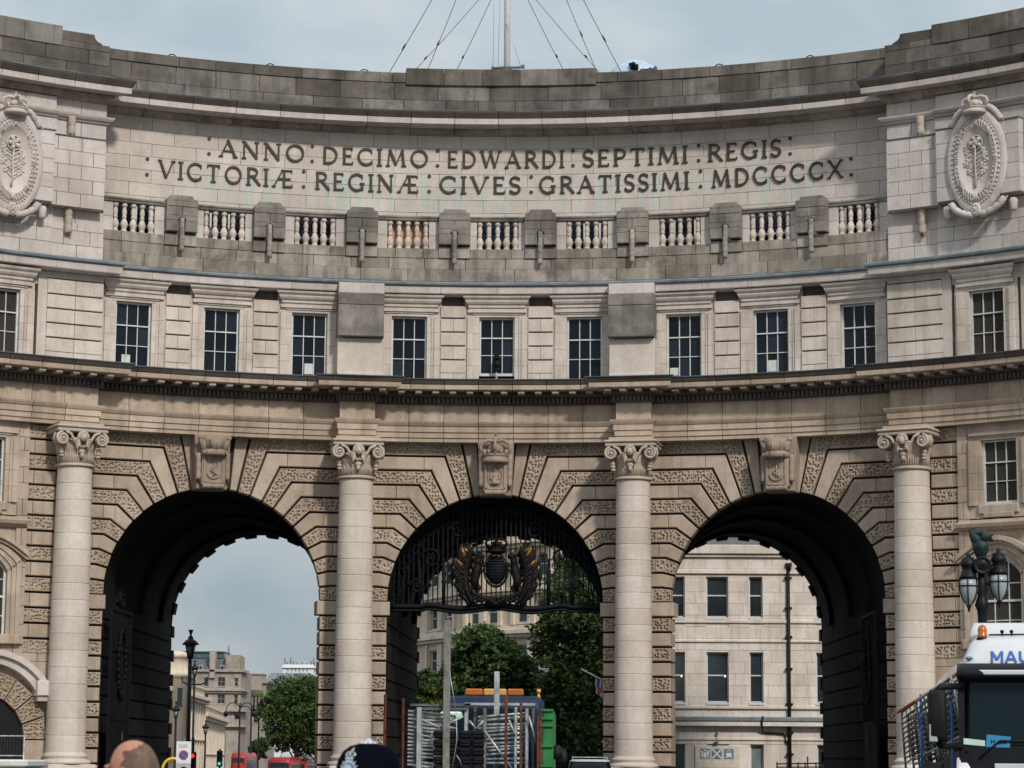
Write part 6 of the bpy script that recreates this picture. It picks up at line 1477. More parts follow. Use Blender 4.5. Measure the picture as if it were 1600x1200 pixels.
m = MB(); m.lathe([(.1, lz(872)), (.14, lz(868)), (.2, lz(858)), (.22, lz(850)), (.15, lz(846)), (.1, lz(842))], (0, 0, 0), 14)
m.tube([(-.02, 0, lz(856)), (-.12, -.02, lz(842)), (-.28, -.03, lz(828)), (-.1, 0, lz(832)), (.16, 0, lz(838)), (.30, 0, lz(846))], [.1, .14, .02, .12, .1, .03], 9)
m.tube([(0, 0, lz(846)), (.1, -.1, lz(838)), (.28, -.12, lz(836))], [.1, .12, .03], 8); m.ell((.05, -.04, lz(834)), (.14, .12, .1), 10, 6); m.build('bronze_figure', 'verdigris', lp)

def lantern_post(label, x, Y, ytop, s=1., arms=False):
    s *= .85
    """tall black post with four-sided lantern"""
    p = pixel(x, 1186, Y); t_ = thing('street_lamp', label, 'street lamp', (p.x, Y, gz(Y)), 0, 'lamps along the far street'); H = pixel(x, ytop, Y).z-gz(Y)
    m = MB(); m.tube([(0, 0, 0), (0, 0, 1.2), (0, 0, 1.3), (0, 0, H-1.35*s)], [.17*s, .15*s, .11*s, .085*s], 10); m.build('post', 'lamp_black', t_)
    m = MB(); m.lathe([(.05*s, H-1.35*s), (.16*s, H-1.28*s), (.17*s, H-1.22*s)], (0, 0, 0), 8); m.build('lantern_base', 'lamp_black', t_)
    m = MB(); m.lathe([(.30*s, H-.66*s), (.36*s, H-.70*s), (.40*s, H-.66*s), (.22*s, H-.48*s), (.12*s, H-.42*s), (.13*s, H-.34*s), (.05*s, H-.28*s), (.05*s, H-.2*s), (.12*s, H-.02*s), (.11*s, H)], (0, 0, 0), 12); ln = m.build('lantern_hood', 'lamp_black', t_)
    m = MB(); m.lathe([(.14*s, H-1.22*s), (.25*s, H-.70*s)], (0, 0, 0), 8); m.build('lantern_glass', 'curtain_glass', ln)
    for k in range(4):
        a = pi/4+pi/2*k; m = MB(); m.tube([(.15*s*cos(a), .15*s*sin(a), H-1.22*s), (.28*s*cos(a), .28*s*sin(a), H-.68*s)], .025*s, 4); m.build('glazing_bar', 'lamp_black', ln)
    if arms:
        for e in (-1, 1):
            m = MB(); m.tube([(0, 0, H-1.5), (e*.4, 0, H-1.5), (e*.75, 0, H-1.35), (e*.8, 0, H-1.0)], .05, 6); m.build('arm', 'lamp_black', t_)
    return t_
lantern_post('tall black lantern street lamp standing just inside the view of the left archway', 293, 26, 984, 1.25)
lantern_post('black post with two side arms behind the tallest lamp of the left archway', 300.5, 60, 1032, .9, True)
lantern_post('small black lantern lamp against the cream building, farthest left in the archway', 273, 70, 1096, 1.)
lantern_post('thin black lamp in front of the cream wing with its heavy cornice', 320, 110, 1126, 1.)
lantern_post('slim black lamp to the left of the dark plane tree', 403, 150, 1108, 1.)
def swan_lamp(label, x, Y, ytop):
    p = pixel(x, 1186, Y); t_ = thing('street_lamp', label, 'street lamp', (p.x, Y, gz(Y)), 0, 'lamps along the far street'); H = pixel(x, ytop, Y).z-gz(Y)
    m = MB(); m.tube([(0, 0, 0), (0, 0, 1.5), (0, 0, H)], [.2, .12, .09], 9); m.build('post', 'lamp_black', t_)
    for e in (-1, 1):
        m = MB(); m.tube([(0, 0, H-.8)]+[(e*(.75-.75*cos(a)), 0, H-.8+.8*sin(a)) for a in [pi*i/8 for i in range(1, 8)]]+[(e*1.5, 0, H-1.0)], .05, 6); m.build('arm', 'lamp_black', t_)
        m = MB(); m.lathe([(.05, .2), (.3, 0), (.26, -.2), (.1, -.4)], (e*1.5, 0, H-1.1), 10); m.build('shade', 'lamp_black', t_)
swan_lamp('black double swan-neck lamp in front of the grey stone building', 373, 170, 1098)
swan_lamp('black double swan-neck lamp before the mossy bay roof, right of the first swan-neck lamp', 391, 190, 1103)
# traffic signals
for x, y, Y, mt, lab in ((301, 1181, 30, 'red_lamp', 'traffic signal showing red beside the parking zone sign'), (343, 1193, 60, 'green_lamp', 'traffic signal showing green low down in the left street')):
    p = pixel(x, y, Y); t_ = thing('traffic_signal', lab, 'traffic light', (p.x, Y, gz(Y)), 0, 'traffic signals'); h = p.z-gz(Y)
    m = MB(); m.tube([(0, .1, 0), (0, .1, h+.9)], .06, 8); m.build('post', 'black_plastic', t_); m = MB(); c = h-.0 if mt == 'red_lamp' else h+.6; m.box((0, 0, c-.3), (.36, .22, 1.0), None, .04); hd = m.build('signal_head', 'black_plastic', t_)
    for k in range(3):
        zz = c-.3*k
        m = MB(); on = (mt == 'red_lamp' and k == 0) or (mt == 'green_lamp' and k == 2); m.ell((0, -.12, zz), (.11, .05, .11), 12, 6); m.build('lens', mt if on else 'black_plastic', hd)
        m = MB(); m.lathe([(.13, 0), (.13, .16)], (0, 0, 0), 12, Matrix.Translation((0, -.11, zz)) @ Matrix.Rotation(pi/2, 4, 'X'), True, 0, pi); m.build('hood', 'black_plastic', hd)
# parking zone sign
p = pixel(287, 1175, -16); k_ = 78/3814.24
sg_ = thing('parking_sign', 'white parking zone sign with blue and red no waiting roundel in the left archway', 'sign', (p.x, -16, 0)); zc = p.z
m = MB(); m.tube([(0, .06, 0), (0, .06, zc+.5)], .04, 8); m.build('post', 'galv_dark', sg_)
m = MB(); m.box((0, 0, zc-.02), (.47, .02, .70), None, .008); pl = m.build('plate', 'sign_white', sg_)
m = MB(); m.box((0, -.005, zc-.62), (.47, .02, .48), None, .008); pl2 = m.build('lower_plate', 'sign_grey', sg_)
mps = lambda s, z, w: (s, -w, z)
for r0, mt, w in ((.155, 'sign_red', .014), (.122, 'sign_blue', .018)):
    m = MB(); m.prism(arcp(0, zc-.10, r0, r0, 0, 345, 23), 0, w, mps); m.build('roundel', mt, pl)
m = MB(); m.prism(ccw(ribbon([(-.085, zc-.10+.085), (.085, zc-.10-.085)], .035)[0]), 0, .022, mps); m.build('bar', 'sign_red', pl)
sign_text('ZONE', -.17, zc+.14, .10, .014, mps, 'letter', 'sign_grey', pl, .85)
m = MB(); m.box((0, -.02, zc-.62), (.2, .02, .2), None, .01); m.build('pictogram', 'black_plastic', pl2)
for i in range(3): m = MB(); m.prism(rect(-.05+.03*i, zc-.5-.09*i, .09, zc-.46-.09*i), 0, .04, mps); m.build('pictogram', 'black_plastic', pl2)
# yellow hoop
p = pixel(270, 1200, -12); t_ = thing('cycle_hoop', 'bright yellow tubular hoop beside the parking sign', 'hoop', (p.x, -12, 0)); m = MB(); r_ = .34
m.tube([(-r_, 0, 0), (-r_, 0, 1.18)]+[(-r_*cos(a), 0, 1.18+r_*sin(a)*1.05) for a in [pi*i/12 for i in range(13)]]+[(r_, 0, 1.18), (r_, 0, 0)], .05, 8); m.build('tube', 'yellow_paint', t_)
m = MB(); m.box((.02, 0, 1.0), (.5, .04, .1)); m.build('cross_bar', 'yellow_paint', t_)
# rusty steel posts inside the middle arch
for x, y, Y, lab in ((602, 1085, -1., 'rusty steel post close to the left jamb of the middle archway'), (630, 1091, 2., 'rusty steel post in the dark left side of the middle archway')):
    p = pixel(x, y, Y); t_ = thing('steel_post', lab, 'post', (p.x, Y, 0), 0, 'rusty steel posts'); m = MB(); m.box((0, 0, p.z/2), (.11, .07, p.z), None, .008); m.box((0, -.06, p.z/2), (.03, .06, p.z)); m.build('section', 'rust', t_)
    m = MB(); m.box((0, 0, .02), (.3, .3, .04)); m.build('base_plate', 'rust', t_)
# site fence and pale cabin at the far left
p = pixel(0, 1150, -16); t_ = thing('site_fence', 'grey mesh site fence in front of the small doorway at the far left', 'fence', (p.x, -16, 0)); zt = p.z
for z in (.15, zt-.62, zt): m = MB(); m.tube([(-2.6, 0, z), (.78, 0, z)], .024, 7); m.build('rail', 'galv', t_)
for x in (-2.6, -.9, .78): m = MB(); m.tube([(x, 0, 0), (x, 0, zt)], .024, 7); m.build('post', 'galv', t_)
m = MB()
for i in range(34): m.box((-2.55+.1*i, 0, zt/2), (.004, .004, zt-.1))
tag(m.build('mesh_infill', 'galv_dark', t_), None, None, None, 'stuff')
p = pixel(58, 1187, -22); t_ = thing('site_cabin', 'pale site cabin roof at the lower left corner before the doorway', 'cabin', (p.x-1.9, -22, 0)); zt = p.z
m = MB(); m.box((0, 0, zt/2-.1), (3.6, 2.2, zt-.25), None, .03); m.build('wall', 'card_green', t_); m = MB(); m.box((0, 0, zt-.11), (3.8, 2.4, .22), None, .05); m.build('roof', 'paper_white', t_)
m = MB(); m.prism(rect(-.4, .1, .4, zt-.3), 1.1, 1.12, lambda s, z, w: (s, -w, z)); m.build('door', 'paper_white', t_)

# ================================================================== VEHICLES
def wheel(par, x, y, r=.5, w=.3):
    m = MB(); M = Matrix.Translation((x, y, r)) @ Matrix.Rotation(pi/2, 4, 'Y'); m.lathe([(r*.6, -w/2), (r*.95, -w/2), (r, -w/2+.04), (r, w/2-.04), (r*.95, w/2), (r*.6, w/2)], (0, 0, 0), 22, M); t_ = m.build('wheel', 'black_rubber', par)
    m = MB(); m.lathe([(r*.15, -w/2+.04), (r*.58, -w/2+.02), (r*.6, w/2-.02), (r*.15, w/2-.04)], (0, 0, 0), 16, M); m.build('rim', 'galv', t_)
# --- white lorry at the right edge
LOX = 9.95
lo = thing('lorry', 'white lorry cab with amber beacon and blue MAU lettering at the right edge', 'lorry', (LOX, -58, 0), radians(-10))
Z = lambda y, x=1560: pixel(x, y, -58).z
Xp = lambda x: pixel(x, 1100, -58).x-LOX
hw = 1.25
secs = [rrect(-hw, hw, 0, 2.2, .16, .45), rrect(-hw, hw, -.02, 2.2, .16, 1.2), rrect(-hw, hw, -.02, 2.2, .18, 1.75), rrect(-hw+.02, hw-.02, .08, 2.2, .2, 2.75), rrect(-hw+.03, hw-.03, .12, 2.2, .2, 2.98), rrect(-hw+.08, hw-.08, .2, 2.2, .22, 3.12), rrect(-hw+.17, hw-.17, .42, 2.2, .25, 3.35), rrect(-hw+.26, hw-.26, .62, 2.2, .28, 3.47), rrect(-hw+.4, hw-.4, .9, 2.1, .3, 3.50)]
m = MB(); m.loft(secs); cabb = m.build('cab', 'cab_white', lo)
m = MB(); m.loft([rrect(-hw+.16, hw-.16, .75, 2.2, .12, 3.36), rrect(-hw+.16, hw-.16, .8, 2.2, .12, Z(985)), rrect(-hw+.22, hw-.22, .95, 2.2, .12, Z(967))]); m.build('roof_deflector', 'cab_white', lo)
mpF = lambda s, z, w: (s, .10*(z-1.75)-.02-w if z > 1.75 else -.02-w, z)
m = MB(); m.prism([(-hw+.12, 1.84), (hw-.12, 1.84), (hw-.16, 2.80), (-hw+.16, 2.80)], -.1, .012, mpF, .01); m.build('windscreen', 'glass_screen', lo)
m = MB(); m.prism(rect(-hw+.01, 2.77, hw-.01, 3.0), -.1, .05, mpF, .03); m.prism(rect(-hw+.01, 1.50, hw-.01, 1.84), -.1, .02, mpF, .01); m.prism([(-hw, 1.50), (-hw+.15, 1.62), (-hw+.18, 2.9), (-hw, 2.98)], -.12, .016, mpF); m.prism([(hw-.15, 1.62), (hw, 1.62), (hw, 2.98), (hw-.18, 2.9)], -.12, .016, mpF)
m.build('windscreen_surround', 'cab_dark', lo)
m = MB(); m.loft([rrect(-hw-.02, hw+.02, -.14, .3, .14, 2.80), rrect(-hw-.02, hw+.02, -.18, .3, .14, 2.9), rrect(-hw-.01, hw+.01, -.02, .4, .14, 3.03)]); m.build('sun_visor', 'cab_dark', lo)
m = MB(); m.prism([(Xp(1540), Z(1055)), (hw-.2, Z(1055)), (hw-.2, Z(1047)), (Xp(1532), Z(1047))], .1, .2, lambda s, z, w: (s, .02-w, z), .015); m.build('visor_stripe', 'cab_white', lo)
m = MB(); m.prism(rect(-hw+.2, .95, hw-.2, 1.5), -.1, .04, lambda s, z, w: (s, -.02-w, z), .03); gr = m.build('grille', 'blue_paint', lo)
for i in range(4): m = MB(); m.prism(rect(-hw+.3, 1.0+.12*i, hw-.3, 1.06+.12*i), 0, .07, lambda s, z, w: (s, -.02-w, z)); m.build('grille_bar', 'cab_dark', gr)
m = MB(); m.prism(rect(-.75, 1.49, .95, 1.58), 0, .05, lambda s, z, w: (s, -.02-w, z), .01); m.build('name_panel', 'cab_white', lo)
for e in (-1, 1):
    m = MB(); m.loft([rrect(min(e*1.0, e*1.262), max(e*1.0, e*1.262), -.035, .42, .16, 1.55), rrect(min(e*1.0, e*1.262), max(e*1.0, e*1.262), -.035, .42, .16, 1.75), rrect(min(e*1.0, e*1.245), max(e*1.0, e*1.245), .062, .42, .16, 2.78)]); m.build('corner_pillar', 'cab_dark', lo)
for e in (-1, 1):
    m = MB(); m.loft([rrect(min(e*1.06, e*1.31), max(e*1.06, e*1.31), -.08, .5, .06, .9), rrect(min(e*1.06, e*1.31), max(e*1.06, e*1.31), -.1, .5, .06, 1.35), rrect(min(e*1.1, e*1.29), max(e*1.1, e*1.29), -.02, .5, .06, 1.66)]); m.build('corner_fairing', 'sign_white', lo)
    m = MB(); m.box((e*.95, -.1, .75), (.45, .12, .25), None, .04); m.build('headlight', 'curtain_glass', lo)
    m = MB(); m.prism(rect(.45, 1.75, 1.7, 2.7), 0, .02, lambda s, z, w, e=e: (e*(hw+w-.005), s, z), .01); m.build('side_window', 'glass_screen', lo)
    # tall mirror on its arm
    xm = Xp(1467)*(-e) if e > 0 else Xp(1467)
    m = MB(); m.loft([rrect(xm-.13, xm+.13, -.42, -.18, .06, Z(1160)), rrect(xm-.14, xm+.14, -.45, -.16, .07, Z(1150)), rrect(xm-.13, xm+.13, -.45, -.16, .07, Z(1085)), rrect(xm-.10, xm+.10, -.42, -.18, .06, Z(1079))]); mi = m.build('mirror', 'black_plastic', lo)
    m = MB(); m.tube([(e*1.2, -.02, Z(1072)), (xm*.97, -.28, Z(1074)), (xm, -.3, Z(1081))], .05, 7); m.build('mirror_arm', 'black_plastic', mi); m = MB(); m.tube([(e*1.22, -.02, Z(1168)), (xm*.98, -.28, Z(1166)), (xm, -.3, Z(1158))], .045, 7); m.build('mirror_arm', 'black_plastic', mi)
    m = MB(); m.box((xm-.06, -.43, Z(1146)), (.12, .03, .26), None, .012); m.build('indicator', 'sign_grey', mi)
    for yy in (.9, 3.6): wheel(lo, e*1.05, yy, .5, .32)
m = MB(); xb = Xp(1538); m.lathe([(.075, 0), (.075, .04), (.068, .05), (.07, .12), (.05, .18), (.015, .2)], (xb, .62, Z(993)), 16); bc = m.build('beacon', 'amber_lens', lo); m = MB(); m.lathe([(.09, 0), (.09, .03)], (xb, .62, Z(993)-.03), 14); m.build('beacon_base', 'black_plastic', bc)
for x in (1569, 1584):
    m = MB(); m.tube([(Xp(x), .62, Z(998)), (Xp(x), .62, Z(982))], .012, 5); m.ell((Xp(x), .62, Z(983)), .03, 8, 5); m.build('aerial', 'black_plastic', lo)
m = MB(); m.tube([(Xp(1548), .6, Z(988)), (Xp(1640), .6, Z(987))], .012, 5); m.build('light_rail', 'black_plastic', lo)
mpV = lambda s, z, w: (s, .2+.95*(z-3.12)-w, z)
m = MB(); m.ell((Xp(1517), .21, Z(1027)), (.06, .05, .03), 8, 5); m.build('marker_lamp', 'curtain_glass', lo)
sign_text('MAU', Xp(1550), Z(1034), Z(1015.5)-Z(1034), .012, lambda s, z, w: (s, float(np.interp(z, [2.75, 2.98, 3.12, 3.35, 3.47], [.08, .12, .2, .42, .62]))-w-.004, z), 'letter', 'sign_blue', lo, 1.12)
m = MB(); m.prism([(Xp(1540), Z(1167)), (Xp(1577), Z(1168)), (Xp(1579), Z(1151)), (Xp(1542), Z(1147.5))], 0, .02, mpF); cdv = m.build('windscreen_card', 'card_blue', lo)
sign_text('H-S2', Xp(1548), Z(1161.5), .055, .024, mpF, 'letter', 'black_plastic', cdv, 1.3)
m = MB(); m.prism([(Xp(1506), Z(1163)), (Xp(1539), Z(1166)), (Xp(1539), Z(1157)), (Xp(1506), Z(1153.5))], 0, .018, mpF); m.build('windscreen_paper', 'card_green', lo)
m = MB(); m.tube([(Xp(1530), -.06, Z(1185)), (Xp(1552), -.05, Z(1166)), (Xp(1562), -.045, Z(1158)), (Xp(1620), -.045, Z(1157))], .016, 6); m.build('wiper', 'black_plastic', lo)
m = MB(); m.box((0, 2.2, .8), (.9, 4.2, .3)); m.build('chassis', 'galv_dark', lo)
tl = thing('barrier_trailer', 'dark flatbed trailer loaded with crowd barriers beside the white lorry cab', 'trailer', (10.3, -51.9, 0))
m = MB(); m.box((0, 0, 1.1), (2.5, 8.2, .2), None, .03); m.build('deck', 'galv_dark', tl)
for k in range(3):
    zt_ = 1.16+(.62-.16*k)*.96; m = MB(); m.box((0, -2.5+2.45*k, (1.2+zt_)/2), (2.3, 2.2, zt_-1.22), None, .02); m.build('bearer', 'black_rubber', tl)
for e in (-1, 1):
    for yy in (1.5, 2.7): wheel(tl, e*1.05, yy, .48, .32)
# crowd barriers carried upright on the flatbed, leaning back
def barrier_mesh(flat=False):
    m = MB(); L_, H_ = 2.3, 1.1
    m.tube([(0, -L_/2, 0), (0, -L_/2, H_-.12), (0, -L_/2+.12, H_), (0, L_/2-.12, H_), (0, L_/2, H_-.12), (0, L_/2, 0)], .022, 6); m.tube([(0, -L_/2, .18), (0, L_/2, .18)], .02, 6)
    a = m; m = MB()
    if flat:
        for i in range(9): m.tube([(0, -L_/2, .26+.09*i), (0, L_/2, .26+.09*i)], .017, 4)
        for i in range(3): m.tube([(.02, -L_/2+L_*(i+1)/4, .18), (.02, -L_/2+L_*(i+1)/4, H_)], .014, 4)
        return a, m
    for i in range(17): m.tube([(0, -L_/2+L_*(i+1)/18, .18), (0, -L_/2+L_*(i+1)/18, H_)], .009, 4)
    return a, m
fa, ba = barrier_mesh(True)
BR0 = thing('crowd_barrier', 'galvanised crowd barrier stacked upright on the trailer beside the white lorry cab', 'barrier', (0, 0, 0), 0, 'crowd barriers on the dark trailer')
fa.build('frame', 'galv', BR0); tag(ba.build('bars', 'galv_dark', BR0), None, None, None, 'stuff')
first = True; rb = random.Random(6)
ORD = ['topmost', 'second', 'third', 'fourth', 'fifth', 'sixth', 'seventh', 'eighth', 'ninth', 'tenth', 'eleventh', 'twelfth', 'thirteenth', 'fourteenth', 'fifteenth', 'sixteenth']
for k in range(3):
    for j in range(15):
        yb = -58+3.6+2.45*k; zb = 1.16 + (.62-.16*k)*(1 if j % 2 else .96)
        o = BR0 if first else copy_tree(BR0); first = False
        o['label'] = 'galvanised crowd barrier standing in the %s row on the trailer beside the lorry cab' % ('nearest', 'middle', 'farthest')[k]
        o.location = (9.14+.16*j+.04*rb.random(), yb+rb.uniform(-.1, .1), zb+rb.uniform(-.045, .045)); o.rotation_euler = (rb.uniform(-.05, .0)-.04, radians(-6+rb.uniform(-3, 3)), rb.uniform(-.03, .03))
for e, (x, mt) in enumerate(((9.08-LOX, 'orange_band'), (9.22-LOX, 'blue_paint'), (9.22-LOX, 'blue_paint'))):
    t_ = thing('ratchet_strap', ('orange', 'blue', 'blue')[e]+(' webbing strap along the top of the barrier load', ' webbing strap hanging down the barrier load near the cab', ' webbing strap hanging down the rear of the barrier load')[e], 'strap', (LOX, -58, 0), 0); m = MB()
    if e == 0: m.tube([(x, 2.6, 2.96), (x, 6, 2.74), (x, 9.8, 2.50)], .03, 6)
    else: y = (3.1, 6.6)[e-1]; m.box((x-.16, y, 1.95), (.03, .07, 1.6))
    m.build('webbing', mt, t_)
# --- lorry seen from behind in the middle arch
YL = -49.; kk = 45/3814.24
pc = pixel(752, 1186, YL); lb = thing('barrier_lorry', 'navy lorry seen from behind with amber light bar, steel racks and green side board', 'lorry', (pc.x, YL, 0))
LX = lambda x: pixel(x, 1140, YL).x-pc.x; LZ = lambda y: pixel(752, y, YL).z
m = MB(); m.box((0, 3., 1.0), (2.5, 7.5, .2), None, .02); m.box((0, 4., .75), (.9, 9, .3)); m.build('flatbed', 'galv_dark', lb)
c6 = YL+6.0
CX = lambda x: pixel(x, 1100, c6).x-pc.x; CZ = lambda y: pixel(752, y, c6).z
m = MB(); m.loft([rrect(CX(690), CX(850), 6, 8., .15, .6), rrect(CX(690), CX(850), 6, 8., .15, CZ(1110)), rrect(CX(692), CX(848), 6.02, 7.98, .18, CZ(1093)), rrect(CX(700), CX(840), 6.1, 7.8, .2, CZ(1087))]); m.build('cab', 'navy_paint', lb)
m = MB(); m.prism(rect(CX(715), CZ(1140), CX(830), CZ(1106)), 0, .02, lambda s, z, w: (s, 6.0-w, z), .01); m.build('rear_window', 'glass_screen', lb)
m = MB(); m.box((CX(770), 6.9, CZ(1087.5)), (CX(822)-CX(720), .3, .05)); bs = m.build('light_bar', 'black_plastic', lb)
for x0, x1, mt in ((724, 752, 'amber_lens'), (753, 790, 'amber_pale'), (791, 817, 'amber_lens')):
    m = MB(); m.box(((CX(x0)+CX(x1))/2, 6.85, CZ(1080)), (CX(x1)-CX(x0)-.01, .28, CZ(1075)-CZ(1086)), None, .025); m.build('lens', mt, bs)
for x0, yt, wd, mt, dy in ((698, 970, .125, 'concrete_pole', -.1), (772, 1045, .10, 'galv', 1.4), (655, 1106, .09, 'galv', 0), (648, 1108, .06, 'galv_dark', .2), (662, 1112, .05, 'galv_dark', .3), (728, 1103, .07, 'galv', .1), (741, 1104, .06, 'galv_dark', .3), (757, 1106, .06, 'concrete_pole', .1), (791, 1085, .055, 'rust', -.12), (806, 1105, .06, 'galv', 0), (814, 1098, .05, 'rust', -.1), (823, 1106, .06, 'galv', .1), (833, 1106, .05, 'galv_dark', .1), (841, 1118, .05, 'rust', -.1), (846, 1118, .04, 'rust', .0)):
    z1 = LZ(yt); m = MB(); m.box((LX(x0), dy, (1.0+z1)/2), (wd, wd, z1-1.0), None, .01); st = m.build('stake', mt, lb)
    if x0 == 698: m = MB(); m.lathe([(.05, 0), (.04, .05), (.015, .09)], (LX(x0), dy, z1), 8); m.build('stake_cap', 'galv_dark', st)
for x0, x1, y in ((640, 690, 1102), (690, 735, 1101), (725, 836, 1100), (650, 730, 1108)):
    m = MB(); m.box(((LX(x0)+LX(x1))/2, .05, LZ(y)), (LX(x1)-LX(x0), .07, .045)); m.build('top_rail', 'galv_dark' if x0 != 725 else 'galv', lb)
for x0, y0, x1, y1 in ((656, 1124, 690, 1138), (688, 1136, 724, 1120), (733, 1126, 745, 1140), (744, 1140, 755, 1126), (757, 1142, 800, 1200), (795, 1125, 806, 1150), (826, 1118, 838, 1160)):
    m = MB(); m.tube([(LX(x0), -.02, LZ(y0)), (LX(x1), -.02, LZ(y1))], .02, 6); m.build('brace', 'galv', lb)
m = MB(); m.box(((LX(848)+LX(864))/2, 2.6, (LZ(1200)+LZ(1108))/2-.3), (LX(864)-LX(846), 5.4, LZ(1108)-LZ(1200)+.6), None, .02); gb = m.build('side_board', 'green_paint', lb)
for y in (1109, 1122, 1133, 1165, 1196): m = MB(); m.box((LX(855), -.12, LZ(y)), (LX(865)-LX(845), .06, .04)); m.build('rib', 'green_paint', gb)
m = MB(); m.box((LX(846), -.1, (LZ(1200)+LZ(1108))/2-.3), (.04, .06, LZ(1108)-LZ(1200)+.6)); m.build('rib', 'rust', gb)
for e in (-1, 1):
    for yy in (.6, 1.8, 6.9): wheel(lb, e*1.02, yy, .48, .34)
    m = MB(); m.loft([rrect(e*1.42-.1, e*1.42+.1, 7.4, 7.6, .05, LZ(1196)), rrect(e*1.42-.12, e*1.42+.12, 7.4, 7.62, .06, LZ(1185)), rrect(e*1.42-.1, e*1.42+.1, 7.42, 7.6, .05, LZ(1166))]); m.build('mirror', 'black_plastic', lb)
m = MB(); m.lathe([(.1, 0), (.12, .1), (.1, .2), (.05, .26)], (LX(870), .1, LZ(1186)), 12); m.build('spare_lamp', 'black_plastic', lb)
xw, yw = LX(841), 6.4; m = MB(); m.lathe([(.05, 0), (.03, .06), (.02, .1)], (CX(841), 6.6, CZ(1090)), 10); m.lathe([(.02, .1), (.045, .14), (.04, .2)], (CX(841), 6.6, CZ(1090)), 10); m.build('work_lamp', 'amber_pale', lb)
for x0, y0, x1, y1, sag in ((702, 1050, 713, 1112, .0), (713, 1112, 708, 1200, .05), (714, 1180, 722, 1196, .02)):
    m = MB(); a = Vector((LX(x0), -.16, LZ(y0))); b = Vector((LX(x1), -.16, LZ(y1))); m.tube([a, (a+b)/2+Vector((sag, 0, 0)), b], .008, 5); m.build('cable', 'galv', lb)
m = MB(); m.box(((LX(664)+LX(730))/2+.05, .9, LZ(1117)), (LX(724)-LX(690), .5, .14), None, .03); m.build('load_wrap', 'card_green', lb)
# barriers lying flat in the two racks, and the black rubber feet between
fa, ba = barrier_mesh(); BF = thing('crowd_barrier', 'galvanised crowd barrier lying flat in the racks of the navy lorry', 'barrier', (0, 0, 0), 0, 'crowd barriers on the navy lorry')
fa.build('frame', 'galv', BF); tag(ba.build('bars', 'galv_dark', BF), None, None, None, 'stuff'); first = True
for xl, wdt, ys in ((672, .38, range(1113, 1200, 6)), (782, .52, range(1122, 1200, 6))):
    for n_, y in enumerate(ys):
        o = BF if first else copy_tree(BF); first = False
        o['label'] = '%s flat crowd barrier from the top in the %s rack of the navy lorry' % (ORD[n_], 'left' if xl < 700 else 'right')
        tilt = radians(90)+rb.uniform(-.05, .05)+(.08 if xl < 700 else -.05); cxm = LX(xl)
        o.location = (pc.x+cxm-.42, YL+.75+.02*rb.random(), LZ(y)+.02); o.rotation_euler = (0, tilt, 0); o.scale = (1, .5, .78)
blk = MB(); blk.box((0, 0, 0), (.22, .3, .145), None, .03); blk.box((0, -.13, .03), (.16, .08, .06), None, .01); b0 = None
for i in range(4):
    for j in range(6):
        if b0 is None: o = b0 = blk.build('rubber_block', 'black_plastic')
        else: o = b0.copy(); COL.objects.link(o)
        o.location = (pc.x+LX(687)+.235*i, YL+.05+rb.uniform(-.02, .02), LZ(1148)-.155*j); o.rotation_euler = (0, 0, rb.uniform(-.05, .05)); tag(o, 'black rubber barrier foot on the navy lorry, %s column from left, %s row down' % (('first', 'second', 'third', 'fourth')[i], ORD[j]), 'block', 'black rubber barrier feet')
# --- car low in the middle arch
p = pixel(915, 1186, -8); ca = thing('estate_car', 'maroon estate car with pale roof rails low behind the right pier of the middle archway', 'car', (p.x+.15, -8, 0))
zt = pixel(915, 1184, -8).z; wv = .84
m = MB(); m.loft([rrect(-wv, wv, 0, 4.3, .25, .35), rrect(-wv-.03, wv+.03, -.02, 4.32, .25, .7), rrect(-wv, wv, .0, 4.3, .25, .95)]); m.build('body', 'bus_red', ca)
m = MB(); m.loft([rrect(-wv+.04, wv-.04, .1, 3.3, .2, .95), rrect(-wv+.14, wv-.14, .35, 2.9, .25, zt-.12)]); m.build('glasshouse', 'glass_screen', ca)
m = MB(); m.loft([rrect(-wv+.13, wv-.13, .33, 2.92, .25, zt-.14), rrect(-wv+.15, wv-.15, .38, 2.88, .25, zt-.08), rrect(-wv+.3, wv-.3, .55, 2.7, .3, zt-.05)]); m.build('roof', 'sign_grey', ca)
for e in (-1, 1):
    m = MB(); m.tube([(e*.6, .5, zt-.06), (e*.6, .6, zt), (e*.6, 2.6, zt), (e*.6, 2.7, zt-.06)], .02, 6); m.build('roof_rail', 'galv', ca); m = MB(); m.box((e*.7, -.03, .8), (.2, .06, .3), None, .02); m.build('tail_light', 'sign_red', ca)
    for yy in (.8, 3.4): wheel(ca, e*.72, yy, .32, .2)
for y in (.9, 2.2): m = MB(); m.box((0, y, zt+.02), (1.25, .05, .03)); m.build('roof_bar', 'galv', ca)
